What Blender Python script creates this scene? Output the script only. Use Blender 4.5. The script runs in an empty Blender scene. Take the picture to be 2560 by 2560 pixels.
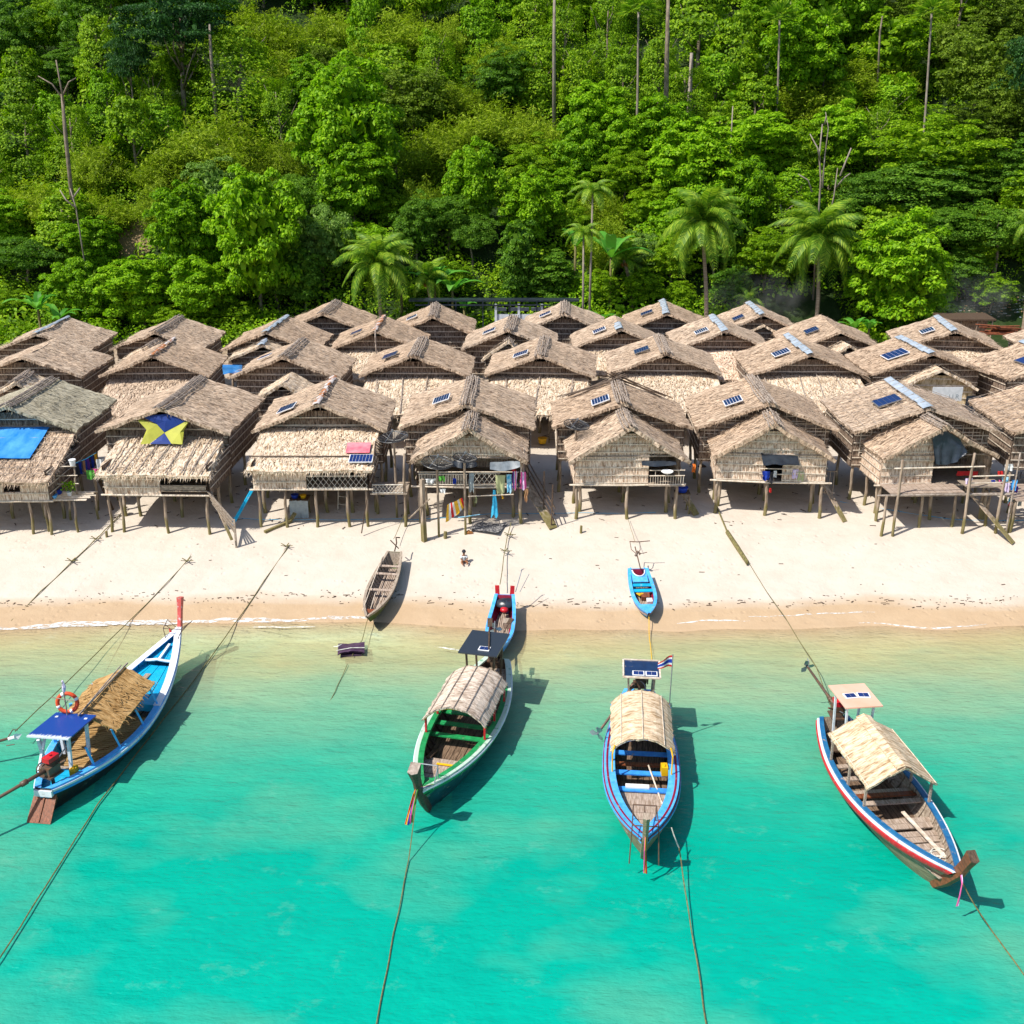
import bpy, math, random
import numpy as np
from mathutils import Vector, Matrix, noise
from math import sin, cos, pi, radians, sqrt, tan

random.seed(7)
rng = np.random.default_rng(7)
S = bpy.context.scene
C = S.collection
# ------------------------------------------------------------------ camera, sky, sun, exposure
CH, PITCH, FPX = 22.0, radians(20.1), 2700.0
cd = bpy.data.cameras.new('camera'); cam = bpy.data.objects.new('camera', cd); C.objects.link(cam)
cam.location = (0, 0, CH); cam.rotation_euler = (pi/2-PITCH, 0, 0)
cd.sensor_width = 36; cd.angle = 2*math.atan(1280/FPX); cd.clip_start = .5; cd.clip_end = 3000
S.camera = cam
SUN_EL = radians(54); sd = Vector((-.86, -.51, 0)).normalized()      # direction towards the sun
sunv = Vector((sd.x*cos(SUN_EL), sd.y*cos(SUN_EL), sin(SUN_EL)))
W = bpy.data.worlds.new("World"); S.world = W; W.use_nodes = True
nt = W.node_tree; bg = nt.nodes['Background']
sky = nt.nodes.new('ShaderNodeTexSky'); sky.sky_type = 'NISHITA'; sky.sun_disc = False
sky.sun_elevation = SUN_EL; sky.sun_rotation = math.atan2(sd.x, sd.y)
nt.links.new(sky.outputs[0], bg.inputs[0]); bg.inputs[1].default_value = .12
sl = bpy.data.lights.new('sun', 'SUN'); sl.energy = 4.6; sl.angle = radians(.5); sl.color = (1, .95, .86)
so = bpy.data.objects.new('sun', sl); C.objects.link(so); so.rotation_euler = sunv.to_track_quat('Z', 'Y').to_euler()
so.location = (-30, -20, 60)
S.view_settings.view_transform = 'Standard'; S.view_settings.look = 'None'
S.view_settings.exposure = 0.35; S.view_settings.gamma = 1; S.view_settings.use_curve_mapping = False
S.cycles.max_bounces = 7; S.cycles.diffuse_bounces = 3; S.cycles.glossy_bounces = 2
S.cycles.transmission_bounces = 4; S.cycles.transparent_max_bounces = 12; S.cycles.volume_bounces = 1
S.cycles.caustics_reflective = False; S.cycles.caustics_refractive = False
S.cycles.use_denoising = True

def ray(px, py):
    u = (px-1280)/FPX; v = (py-1280)/FPX
    return Vector((u, cos(PITCH)-v*sin(PITCH), -(sin(PITCH)+v*cos(PITCH))))
def at(px, py, z):
    d = ray(px, py); k = (z-CH)/d.z
    return Vector((d.x*k, d.y*k, z))
def aty(px, py, Y):
    d = ray(px, py); k = Y/d.y
    return Vector((d.x*k, Y, CH+d.z*k))
def proj(p):
    x, y, z = p[0], p[1], p[2]-CH
    zc = y*cos(PITCH)-z*sin(PITCH); up = y*sin(PITCH)+z*cos(PITCH)
    return 1280+FPX*x/zc, 1280-FPX*up/zc

# ------------------------------------------------------------------ terrain heights
PY = [-60, 0, 20, 28, 34, 38, 41, 43.5, 44.9, 46.5, 50, 53, 56, 98]
PZ = [-3.6, -2.8, -2.2, -1.75, -1.25, -.8, -.42, -.14, 0, .35, 1.15, 1.75, 2.0, 2.2]
def gz(x, y):
    z = float(np.interp(y, PY, PZ))
    if y < 60: z += .05*noise.noise(Vector((x*.13, y*.13, 0)))+.15*noise.noise(Vector((x*.055+7, y*.02, 3)))+.035*noise.noise(Vector((x*.4, y*.1, 8)))
    return z
def hz(x, y):
    t = max(0., y-98)
    z = 2.2+.1*t+.5*max(0, t-4)-(.4*max(0, 3-t)**0)*0
    a = min(1, t/14)
    z += a*(3.2*noise.noise(Vector((x*.035+3, y*.03, 1)))+1.2*noise.noise(Vector((x*.11, y*.11, 5))))
    return z
def hit(px, py, h=0.):
    """point where the view through a spot of the picture meets the hillside raised by h"""
    d = ray(px, py); k = 96/d.y
    while k*d.y < 260:
        p = Vector((0, 0, CH))+d*k
        if p.z <= hz(p.x, p.y)+h: break
        k += .25
    return Vector((p.x, p.y, hz(p.x, p.y)))
def ground(px, py):
    d = ray(px, py); k = 15/d.y
    while k*d.y < 97:
        p = Vector((0, 0, CH))+d*k
        if p.z <= gz(p.x, p.y): break
        k += .03
    return Vector((p.x, p.y, gz(p.x, p.y)))

# ------------------------------------------------------------------ naming helpers
def tag(o, label=None, cat=None, group=None, kind=None):
    if label: o['label'] = label
    if cat: o['category'] = cat
    if group: o['group'] = group
    if kind: o['kind'] = kind
    return o
def empty(name, loc=(0, 0, 0), rz=0., parent=None):
    o = bpy.data.objects.new(name, None); C.objects.link(o); o.location = loc; o.rotation_euler = (0, 0, rz)
    o.empty_display_size = .3
    if parent: o.parent = parent
    return o
def thing(name, label, cat, loc=(0, 0, 0), rz=0., group=None):
    return tag(empty(name, loc, rz), label, cat, group)
def copy_tree(o, parent=None):
    c = o.copy(); C.objects.link(c); c.parent = parent
    for ch in o.children: copy_tree(ch, c)
    return c

class MB:
    def __init__(s): s.v = []; s.f = []; s.m = []; s.uv = []; s.has = False
    def add(s, pts, faces, mi=0, uvs=None):
        b = len(s.v); s.v += [tuple(p) for p in pts]
        for k, f in enumerate(faces):
            s.f.append([b+i for i in f]); s.m.append(mi)
            if uvs is not None: s.uv.append([uvs[i] for i in f]); s.has = True
            else: s.uv.append([(pts[i][0]+pts[i][1], pts[i][2]) for i in f])
        return s
    def box(s, c, d, mi=0, M=None):
        P = [Vector((sx*d[0]/2, sy*d[1]/2, sz*d[2]/2)) for sx in (-1, 1) for sy in (-1, 1) for sz in (-1, 1)]
        if M is not None: P = [M @ p for p in P]
        P = [p+Vector(c) for p in P]
        s.add(P, [(0, 1, 3, 2), (4, 6, 7, 5), (0, 4, 5, 1), (2, 3, 7, 6), (0, 2, 6, 4), (1, 5, 7, 3)], mi); return s
    def beam(s, a, b, w, h=None, mi=0, up=(0, 0, 1)):
        a = Vector(a); b = Vector(b); d = b-a; L = d.length
        if L < 1e-6: return s
        d.normalize(); u = Vector(up)
        if abs(d.dot(u)) > .98: u = Vector((1, 0, 0))
        x = d.cross(u).normalized(); z = x.cross(d)
        M = Matrix((x, d, z)).transposed()
        return s.box((a+b)/2, (w, L, h or w), mi, M)
    def tube(s, pts, r, n=6, mi=0, cap=True):
        pts = [Vector(p) for p in pts]; R = r if isinstance(r, (list, tuple)) else [r]*len(pts)
        base = len(s.v); fs = []; V = []; UV = []; dist = 0
        for i, p in enumerate(pts):
            d = (pts[min(i+1, len(pts)-1)]-pts[max(i-1, 0)])
            d = d.normalized() if d.length > 0 else Vector((0, 0, 1))
            u = Vector((0, 0, 1)) if abs(d.z) < .95 else Vector((1, 0, 0))
            x = d.cross(u).normalized(); y = d.cross(x)
            if i: dist += (p-pts[i-1]).length
            for k in range(n):
                a = 2*pi*k/n; V.append(p+x*cos(a)*R[i]+y*sin(a)*R[i]); UV.append((k/n, dist))
        for i in range(len(pts)-1):
            for k in range(n):
                a = i*n+k; b = i*n+(k+1) % n; fs.append((a, b, b+n, a+n))
        if cap: fs.append(tuple(range(n))[::-1]); fs.append(tuple((len(pts)-1)*n+k for k in range(n)))
        s.add(V, fs, mi, UV); return s
    def grid(s, P, mi=0, UV=None):
        nu = len(P); nv = len(P[0]); V = [p for r in P for p in r]
        F = [(i*nv+j, i*nv+j+1, (i+1)*nv+j+1, (i+1)*nv+j) for i in range(nu-1) for j in range(nv-1)]
        s.add(V, F, mi, [u for r in UV for u in r] if UV else None); return s
    def disc(s, c, r, n=16, mi=0, ax=(0, 0, 1), h=.02):
        ax = Vector(ax).normalized(); c = Vector(c)
        return s.tube([c-ax*h/2, c+ax*h/2], r, n, mi)
    def build(s, name, mats, parent=None, smooth=False, loc=None, rot=None):
        me = bpy.data.meshes.new(name); me.from_pydata(s.v, [], s.f)
        if not isinstance(mats, (list, tuple)): mats = [mats]
        for m in mats: me.materials.append(m)
        me.polygons.foreach_set('material_index', s.m)
        ul = me.uv_layers.new(name='UVMap'); flat = [c for f in s.uv for uv in f for c in uv[:2]]
        ul.data.foreach_set('uv', flat)
        if smooth: me.polygons.foreach_set('use_smooth', [True]*len(s.f))
        me.update()
        o = bpy.data.objects.new(name, me); C.objects.link(o)
        if parent: o.parent = parent
        if loc is not None: o.location = loc
        if rot is not None: o.rotation_euler = rot
        return o
def np_quads(name, V, mat):
    """V: (N,4,3) array of quads -> object data"""
    N = V.shape[0]; me = bpy.data.meshes.new(name)
    me.vertices.add(N*4); me.vertices.foreach_set('co', V.astype(np.float32).ravel())
    me.loops.add(N*4); me.loops.foreach_set('vertex_index', np.arange(N*4, dtype=np.int32))
    me.polygons.add(N); me.polygons.foreach_set('loop_start', np.arange(0, N*4, 4, dtype=np.int32))
    me.materials.append(mat); me.update(calc_edges=True); return me

# ------------------------------------------------------------------ materials
def lin(h):
    h = h.lstrip('#'); r = [int(h[i:i+2], 16)/255 for i in (0, 2, 4)]
    return tuple((c/12.92 if c <= .04045 else ((c+.055)/1.055)**2.4) for c in r)+(1,)
def c4(c): return tuple(c)+(1,) if len(c) == 3 else tuple(c)
class NM:
    def __init__(s, name):
        s.m = bpy.data.materials.new(name); s.m.use_nodes = True; s.t = s.m.node_tree
        s.b = s.t.nodes['Principled BSDF']; s.out = s.t.nodes['Material Output']
    def n(s, t, **k):
        o = s.t.nodes.new(t)
        for a, b in k.items(): setattr(o, a, b)
        return o
    def l(s, a, b): s.t.links.new(a, b)
    def coord(s, kind='Object', scale=(1, 1, 1), jitter=False):
        if kind == 'World': c = s.n('ShaderNodeNewGeometry').outputs['Position']
        else: c = s.n('ShaderNodeTexCoord').outputs[kind]
        mp = s.n('ShaderNodeMapping'); mp.inputs['Scale'].default_value = scale; s.l(c, mp.inputs[0])
        if jitter:
            oi = s.n('ShaderNodeObjectInfo'); mu = s.n('ShaderNodeMath', operation='MULTIPLY'); mu.inputs[1].default_value = 97
            s.l(oi.outputs['Random'], mu.inputs[0]); cb = s.n('ShaderNodeCombineXYZ'); s.l(mu.outputs[0], cb.inputs[0]); s.l(mu.outputs[0], cb.inputs[1])
            s.l(cb.outputs[0], mp.inputs['Location'])
        return mp.outputs[0]
    def noise(s, co, scale=1, detail=4, rough=.6):
        o = s.n('ShaderNodeTexNoise'); s.l(co, o.inputs[0]); o.inputs['Scale'].default_value = scale
        o.inputs['Detail'].default_value = detail; o.inputs['Roughness'].default_value = rough; return o.outputs[0]
    def ramp(s, fac, stops):
        o = s.n('ShaderNodeValToRGB'); s.l(fac, o.inputs[0]); e = o.color_ramp.elements
        while len(e) < len(stops): e.new(.5)
        for k, (p, c) in enumerate(stops): e[k].position = p; e[k].color = c4(c) if not isinstance(c, (int, float)) else (c, c, c, 1)
        return o.outputs[0]
    def mix(s, f, a, b, mode='MIX'):
        o = s.n('ShaderNodeMix', data_type='RGBA', blend_type=mode)
        for v, i in ((f, 0), (a, 6), (b, 7)):
            if isinstance(v, (int, float)): o.inputs[i].default_value = v
            elif isinstance(v, tuple): o.inputs[i].default_value = c4(v)
            else: s.l(v, o.inputs[i])
        return o.outputs[2]
    def math(s, op, a, b=0.):
        o = s.n('ShaderNodeMath', operation=op)
        for v, i in ((a, 0), (b, 1)):
            if isinstance(v, (int, float)): o.inputs[i].default_value = v
            else: s.l(v, o.inputs[i])
        return o.outputs[0]
    def bump(s, h, strength=.5, dist=.02):
        o = s.n('ShaderNodeBump'); o.inputs['Strength'].default_value = strength; o.inputs['Distance'].default_value = dist
        s.l(h, o.inputs['Height']); s.l(o.outputs[0], s.b.inputs['Normal']); return o.outputs[0]
    def done(s, col=None, rough=.7, spec=.3, metal=0):
        if col is not None:
            if isinstance(col, tuple): s.b.inputs['Base Color'].default_value = c4(col)
            else: s.l(col, s.b.inputs['Base Color'])
        s.b.inputs['Roughness'].default_value = rough; s.b.inputs['Specular IOR Level'].default_value = spec; s.b.inputs['Metallic'].default_value = metal
        return s.m
def simple(name, a, b=None, scale=6, stretch=(1, 1, 1), rough=.6, bump=.3, spec=.3, kind='Object', metal=0, lo=.35, hi=.65, chip=None):
    m = NM(name); b = b or tuple(x*.7 for x in a[:3])
    co = m.coord(kind, stretch, jitter=(kind != 'World')); f = m.noise(co, scale, 5)
    col = m.ramp(f, [(lo, b), (hi, a)])
    if chip is None: chip = 'boat' in name or name.endswith('_paint') or name.endswith('_hull')
    if chip:
        k = m.ramp(m.noise(m.coord(kind, (1, 1, 1), True), 3.2, 6, .75), [(.61, 0.), (.65, .75)])
        col = m.mix(k, col, (.36, .31, .26))
    if bump: m.bump(f, bump)
    return m.done(col, rough, spec, metal)
def thatch(name, dark, mid, light, gray=None, stretch=1.):
    m = NM(name)
    co = m.coord('UV', (1, 1, 1), True)
    st = m.n('ShaderNodeMapping'); m.l(co, st.inputs[0]); st.inputs['Scale'].default_value = (6.5*stretch, 1.5, 1)
    fn = m.n('ShaderNodeMapping'); m.l(co, fn.inputs[0]); fn.inputs['Scale'].default_value = (17, 3.4, 1)
    a = m.noise(st.outputs[0], 1, 4, .65); b = m.noise(fn.outputs[0], 1, 3, .6); c = m.noise(co, .55, 4, .6)
    f = m.math('ADD', m.math('MULTIPLY', a, .55), m.math('MULTIPLY', b, .45))
    col = m.ramp(f, [(.40, dark), (.485, mid), (.57, light)])
    if gray:
        oi = m.n('ShaderNodeObjectInfo').outputs['Random']
        g = m.ramp(m.math('ADD', m.math('MULTIPLY', c, .8), m.math('MULTIPLY', oi, .45)), [(.42, 0.), (.85, 1.)])
        col = m.mix(g, col, m.mix(.75, col, gray, 'MULTIPLY'))
    d = m.ramp(c, [(.3, .80), (.6, 1.)]); col = m.mix(1., col, d, 'MULTIPLY')
    m.bump(f, 1., .09)
    return m.done(col, .9, .12)
M = {}
M['roof'] = thatch('roof_thatch', (.16, .105, .07), (.47, .355, .26), (.76, .60, .455), (.88, .82, .76))
M['roof_green'] = thatch('roof_thatch_mossy', (.13, .11, .075), (.37, .33, .24), (.54, .49, .37))
M['tan'] = thatch('fresh_thatch', (.28, .18, .10), (.63, .49, .35), (.85, .72, .57))
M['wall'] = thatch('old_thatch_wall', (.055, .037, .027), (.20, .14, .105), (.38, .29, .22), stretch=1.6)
M['wall_tan'] = thatch('pale_thatch_wall', (.34, .21, .13), (.72, .53, .39), (.95, .79, .63), stretch=1.6)
M['wall_yellow'] = thatch('yellow_leaf_wall', (.30, .2, .09), (.58, .44, .25), (.75, .60, .40), stretch=.6)  # yellower leaf wall with broader flecks
M['bamboo'] = simple('bamboo', (.80, .70, .58), (.50, .40, .3), 5, (1, 1, .3), .6)
M['boatthatch'] = thatch('boat_thatch', (.36, .23, .12), (.66, .50, .33), (.82, .67, .49))
M['boatthatch_grey'] = thatch('boat_thatch_grey', (.30, .22, .16), (.56, .45, .36), (.76, .65, .54))
M['mat'] = thatch('woven_mat', (.26, .14, .045), (.44, .26, .10), (.56, .36, .16))
def post_mat():
    m = NM('post_wood'); co = m.coord('Object', (7, 7, 1.2), True); f = m.noise(co, 1, 4)
    col = m.ramp(f, [(.3, (.13, .09, .06)), (.6, (.42, .33, .25)), (.75, (.52, .43, .34))])
    z = m.n('ShaderNodeSeparateXYZ'); m.l(m.n('ShaderNodeNewGeometry').outputs['Position'], z.inputs[0])
    g = m.math('ADD', z.outputs[2], m.math('MULTIPLY', f, .7))
    k = m.ramp(m.math('MULTIPLY', g, .2), [(.53, 1.), (.60, 0.)])
    col = m.mix(m.math('MULTIPLY', k, .7), col, (.17, .15, .035)); m.bump(f, .5, .02)
    return m.done(col, .85, .1)
M['post'] = post_mat()
M['wood'] = simple('weathered_wood', (.46, .38, .30), (.20, .15, .11), 3, (1.5, 12, 4), .8, .5)
M['wood_x'] = simple('plank_wood', (.50, .40, .33), (.24, .17, .12), 2.5, (1.2, 9, 9), .75, .5)
M['wood_dark'] = simple('dark_wood', (.13, .085, .055), (.05, .03, .02), 5, (2, 6, 2), .6, .4)
M['wood_red'] = simple('red_brown_wood', (.28, .085, .035), (.12, .04, .018), 4, (1, 5, 3), .45, .4)
M['stick'] = simple('grey_stick', (.45, .38, .32), (.2, .15, .12), 6, (1, 1, 1), .85)
M['metal_sheet'] = simple('zinc_sheet', (.44, .50, .58), (.28, .34, .41), 2, (1, 1, 1), .4, .2, .5)
M['rust'] = simple('rusty_sheet', (.40, .15, .05), (.55, .5, .48), 2.2, (1, .6, 1), .7, .3, lo=.45, hi=.55)
M['white_paint'] = simple('white_paint', (.82, .84, .88), (.62, .66, .72), 4, (1, 1, 1), .45, .1, .4)
M['white_mark'] = simple('white_plastic', (.85, .85, .85), (.75, .75, .75), 3, (1, 1, 1), .5, 0)
M['blue_paint'] = simple('boat_blue_paint', (.035, .22, .72), (.05, .33, .82), 5, (1, 1, 1), .4, .15, .4)
M['light_blue'] = simple('light_blue_paint', (.12, .48, .90), (.05, .34, .80), 4, (1, 1, 1), .4, .15, .4)
M['cyan_paint'] = simple('turquoise_paint', (.005, .42, .68), (.005, .30, .55), 3, (1, 1, 1), .4, .15, .4)
M['navy'] = simple('navy_paint', (.006, .022, .075), (.01, .035, .11), 4, (1, 1, 1), .35, .1, .5)
def scuffed(name, base, worn, edge, y0, y1):
    m = NM(name); co = m.coord('Object', (1.2, 7, 1)); f = m.noise(co, 2.5, 6, .7)
    se = m.n('ShaderNodeSeparateXYZ'); m.l(m.n('ShaderNodeTexCoord').outputs['Object'], se.inputs[0])
    e = m.n('ShaderNodeMapRange'); m.l(se.outputs[0], e.inputs[0]); e.inputs[1].default_value = y0; e.inputs[2].default_value = y1
    g = m.math('ADD', m.math('MULTIPLY', f, .55), m.math('MULTIPLY', e.outputs[0], .5))
    col = m.mix(m.ramp(g, [(.52, 0.), (.60, 1.)]), base, worn); m.bump(f, .1); return m.done(col, .35, .5)
M['navy_scuff'] = scuffed('scuffed_blue_board', (.008, .055, .30), (.62, .66, .74), 0, -.45, -1.05)
M['dark_scuff'] = scuffed('scuffed_dark_board', (.025, .034, .052), (.35, .38, .42), 0, 5., 6.)
M['pink_board'] = simple('pink_board', (.80, .47, .36), (.72, .40, .28), 1.2, (1, 1, 1), .6, .1, .3)
M['red_paint'] = simple('red_paint', (.62, .015, .02), (.42, .01, .02), 5, (1, 1, 1), .35, .1, .5)
M['faded_red'] = simple('faded_red_paint', (.62, .10, .09), (.72, .55, .55), 4, (1, 1, 1), .5, .1, .4, lo=.3, hi=.42)
M['maroon'] = simple('maroon_paint', (.30, .01, .04), (.18, .01, .03), 5, (1, 1, 1), .5, .1, .4)
M['green_paint'] = simple('green_paint', (.02, .33, .10), (.01, .20, .06), 4, (1, 1, 1), .45, .15, .4)
M['hull_teal'] = simple('teal_hull', (.02, .10, .13), (.01, .045, .05), 3, (1, 1, 1), .4, .2, .5)
M['hull_black'] = simple('black_hull', (.012, .012, .02), (.03, .014, .01), 3, (1, 1, 1), .35, .2, .5)
M['hull_wood'] = simple('hull_planks', (.40, .31, .20), (.20, .15, .09), 3, (.7, 3, 9), .7, .4)
M['pale_green'] = simple('pale_green_paint', (.50, .62, .52), (.12, .33, .2), 4, (1, 1, 1), .5, .15, .4, lo=.3, hi=.45)
M['algae'] = simple('algae_green_hull', (.05, .12, .03), (.10, .09, .03), 3, (1, 1, 1), .7, .3)
M['black'] = simple('black_rubber', (.02, .02, .022), (.03, .03, .03), 5, (1, 1, 1), .4, .1, .5)
M['iron'] = simple('oily_iron', (.08, .06, .05), (.16, .08, .04), 8, (1, 1, 1), .5, .2, .5)
M['steel'] = simple('steel', (.35, .37, .4), (.25, .27, .3), 8, (1, 1, 1), .35, .1, .5, metal=.6)
M['yellow'] = simple('yellow_plastic', (.85, .50, .01), (.75, .40, .01), 3, (1, 1, 1), .4, 0, .5)
M['orange'] = simple('orange_plastic', (.80, .22, .03), (.65, .15, .02), 4, (1, 1, 1), .5, .1, .4)
M['pink'] = simple('pink_cloth', (.80, .12, .35), (.65, .08, .3), 4, (1, 1, 1), .8, .1)
M['purple'] = simple('purple_cloth', (.16, .04, .36), (.1, .03, .25), 4, (1, 1, 1), .8, .1)
M['lilac'] = simple('lilac_cloth', (.52, .38, .66), (.8, .7, .85), 8, (1, 1, 1), .8, .1)
M['blue_cloth'] = simple('blue_cloth', (.01, .05, .42), (.01, .03, .25), 4, (1, 1, 1), .8, .1)
M['aqua_cloth'] = simple('aqua_cloth', (.02, .36, .62), (.5, .75, .85), 6, (1, 1, 1), .8, .1)
M['net'] = simple('blue_net', (.06, .45, .70), (.03, .35, .6), 6, (1, 1, 1), .8, .1)
M['khaki'] = simple('khaki_cloth', (.50, .52, .28), (.42, .44, .22), 3, (1, 1, 1), .85, .1)
M['grey_cloth'] = simple('grey_cloth', (.42, .47, .48), (.3, .34, .36), 4, (1, 1, 1), .85, .1)
M['black_cloth'] = simple('black_cloth', (.02, .02, .025), (.04, .04, .05), 4, (1, 1, 1), .8, .1)
M['white_cloth'] = simple('white_cloth', (.75, .76, .76), (.6, .62, .62), 4, (1, 1, 1), .8, .1)
M['green_cloth'] = simple('green_cloth', (.12, .45, .06), (.08, .3, .05), 4, (1, 1, 1), .7, .1)
M['red_cloth'] = simple('red_cloth', (.6, .02, .02), (.45, .02, .02), 4, (1, 1, 1), .8, .1)
M['peach'] = simple('brown_cloth', (.52, .30, .15), (.4, .2, .1), 4, (1, 1, 1), .8, .1)
M['tarp_blue'] = simple('blue_tarp', (.015, .19, .62), (.09, .36, .78), 1.4, (1, .35, 1), .35, .4, .5)
M['tarp_black'] = simple('black_tarp', (.03, .04, .055), (.015, .02, .03), 3, (1, 1, 1), .3, .5, .5)
M['tarp_grey'] = simple('grey_tarp', (.22, .25, .28), (.12, .14, .16), 3, (1, 1, 1), .45, .4, .4)
M['wood_shaded'] = simple('shaded_brown_floor_wood', (.27, .18, .12), (.09, .055, .035), 2.5, (1.2, 9, 9), .7, .5)  # plank brown darkened to paint in the shadow inside the boats
M['sea_blue'] = simple('dull_blue_paint', (.01, .10, .26), (.02, .16, .34), 4, (1, 1, 1), .4, .15, .4)
M['rope'] = simple('mossy_rope', (.22, .19, .07), (.10, .09, .04), 9, (1, 1, 1), .9, .3)
M['rope_white'] = simple('white_rope', (.75, .74, .68), (.5, .5, .42), 9, (1, 1, 1), .9, .3)
M['cell'] = simple('solar_cells', (.008, .03, .16), (.006, .02, .11), 3, (1, 1, 1), .18, 0, .6)
M['skin'] = simple('brown_skin', (.30, .13, .06), (.24, .1, .05), 6, (1, 1, 1), .6, 0)
M['concrete'] = simple('painted_concrete', (.66, .70, .76), (.5, .54, .6), 2, (1, 1, 1), .8, .1)
M['sleeping'] = simple('dark_mat', (.055, .025, .06), (.09, .05, .09), 4, (1, 1, 1), .5, .2)
M['bark'] = simple('bark', (.30, .24, .18), (.13, .10, .075), 4, (1, 1, .4), .9, .6)
M['bark_pale'] = simple('pale_bark', (.34, .29, .24), (.19, .15, .12), 3, (1, 1, .4), .9, .4)
M['bark_palm'] = simple('palm_bark', (.38, .29, .22), (.2, .14, .1), 3, (.3, .3, 6), .9, .6)
M['buoy'] = simple('red_orange_plastic', (.75, .09, .02), (.6, .06, .02), 4, (1, 1, 1), .5, .1, .4)
M['coconut'] = simple('orange_brown_husk', (.40, .16, .04), (.2, .09, .03), 5, (1, 1, 1), .6, .2)
def leafmat(name, dark, mid, light, trans=.3, rough=.45, hue=.5):
    m = NM(name); g = m.n('ShaderNodeNewGeometry'); oi = m.n('ShaderNodeObjectInfo').outputs['Random']
    f = m.math('ADD', m.math('MULTIPLY', g.outputs['Random Per Island'], 1-hue*.5), m.math('MULTIPLY', oi, hue*.5))
    co = m.coord('Object', (1, 1, 1)); n = m.noise(co, .45, 2)
    f = m.math('ADD', m.math('MULTIPLY', f, .75), m.math('MULTIPLY', n, .3))
    col = m.ramp(f, [(.12, dark), (.5, mid), (.9, light)])
    m.done(col, rough+.1, .18)
    tr = m.n('ShaderNodeBsdfTranslucent'); m.l(m.mix(1., col, (1., 1.15, .45), 'MULTIPLY'), tr.inputs[0])
    mx = m.n('ShaderNodeMixShader'); mx.inputs[0].default_value = trans
    m.l(m.b.outputs[0], mx.inputs[1]); m.l(tr.outputs[0], mx.inputs[2]); m.l(mx.outputs[0], m.out.inputs[0]); return m.m
M['leaf_bright'] = leafmat('bright_leaves', (.04, .14, .002), (.19, .39, .006), (.40, .63, .02), .4)
M['leaf_mid'] = leafmat('mid_green_leaves', (.05, .13, .002), (.18, .34, .006), (.42, .60, .02), .42)
M['leaf_deep'] = leafmat('deep_green_leaves', (.022, .08, .008), (.10, .23, .014), (.22, .39, .03), .37)
M['leaf_olive'] = leafmat('olive_bamboo_leaves', (.08, .13, .004), (.25, .36, .012), (.48, .60, .04), .45)
M['leaf_dark'] = leafmat('dark_blue_green_leaves', (.010, .04, .012), (.035, .11, .024), (.08, .20, .04), .28)
M['leaf_moss'] = leafmat('dull_olive_leaves', (.04, .08, .006), (.12, .20, .012), (.25, .36, .03), .32)
M['leaf_palm'] = leafmat('palm_leaflets', (.04, .13, .010), (.16, .31, .022), (.50, .62, .06), .4, .35)
M['leaf_yellow'] = leafmat('yellow_leaves', (.16, .28, .03), (.32, .46, .06), (.5, .6, .14), .4)
M['leaf_dry'] = leafmat('dry_fronds', (.22, .12, .04), (.35, .2, .07), (.45, .30, .12), .2)
M['leaf_banana'] = leafmat('banana_leaves', (.05, .20, .02), (.11, .36, .04), (.22, .5, .08), .4, .35)
M['leaf_grey'] = leafmat('pale_green_leaves', (.06, .14, .02), (.17, .31, .05), (.32, .47, .10), .35)
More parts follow.
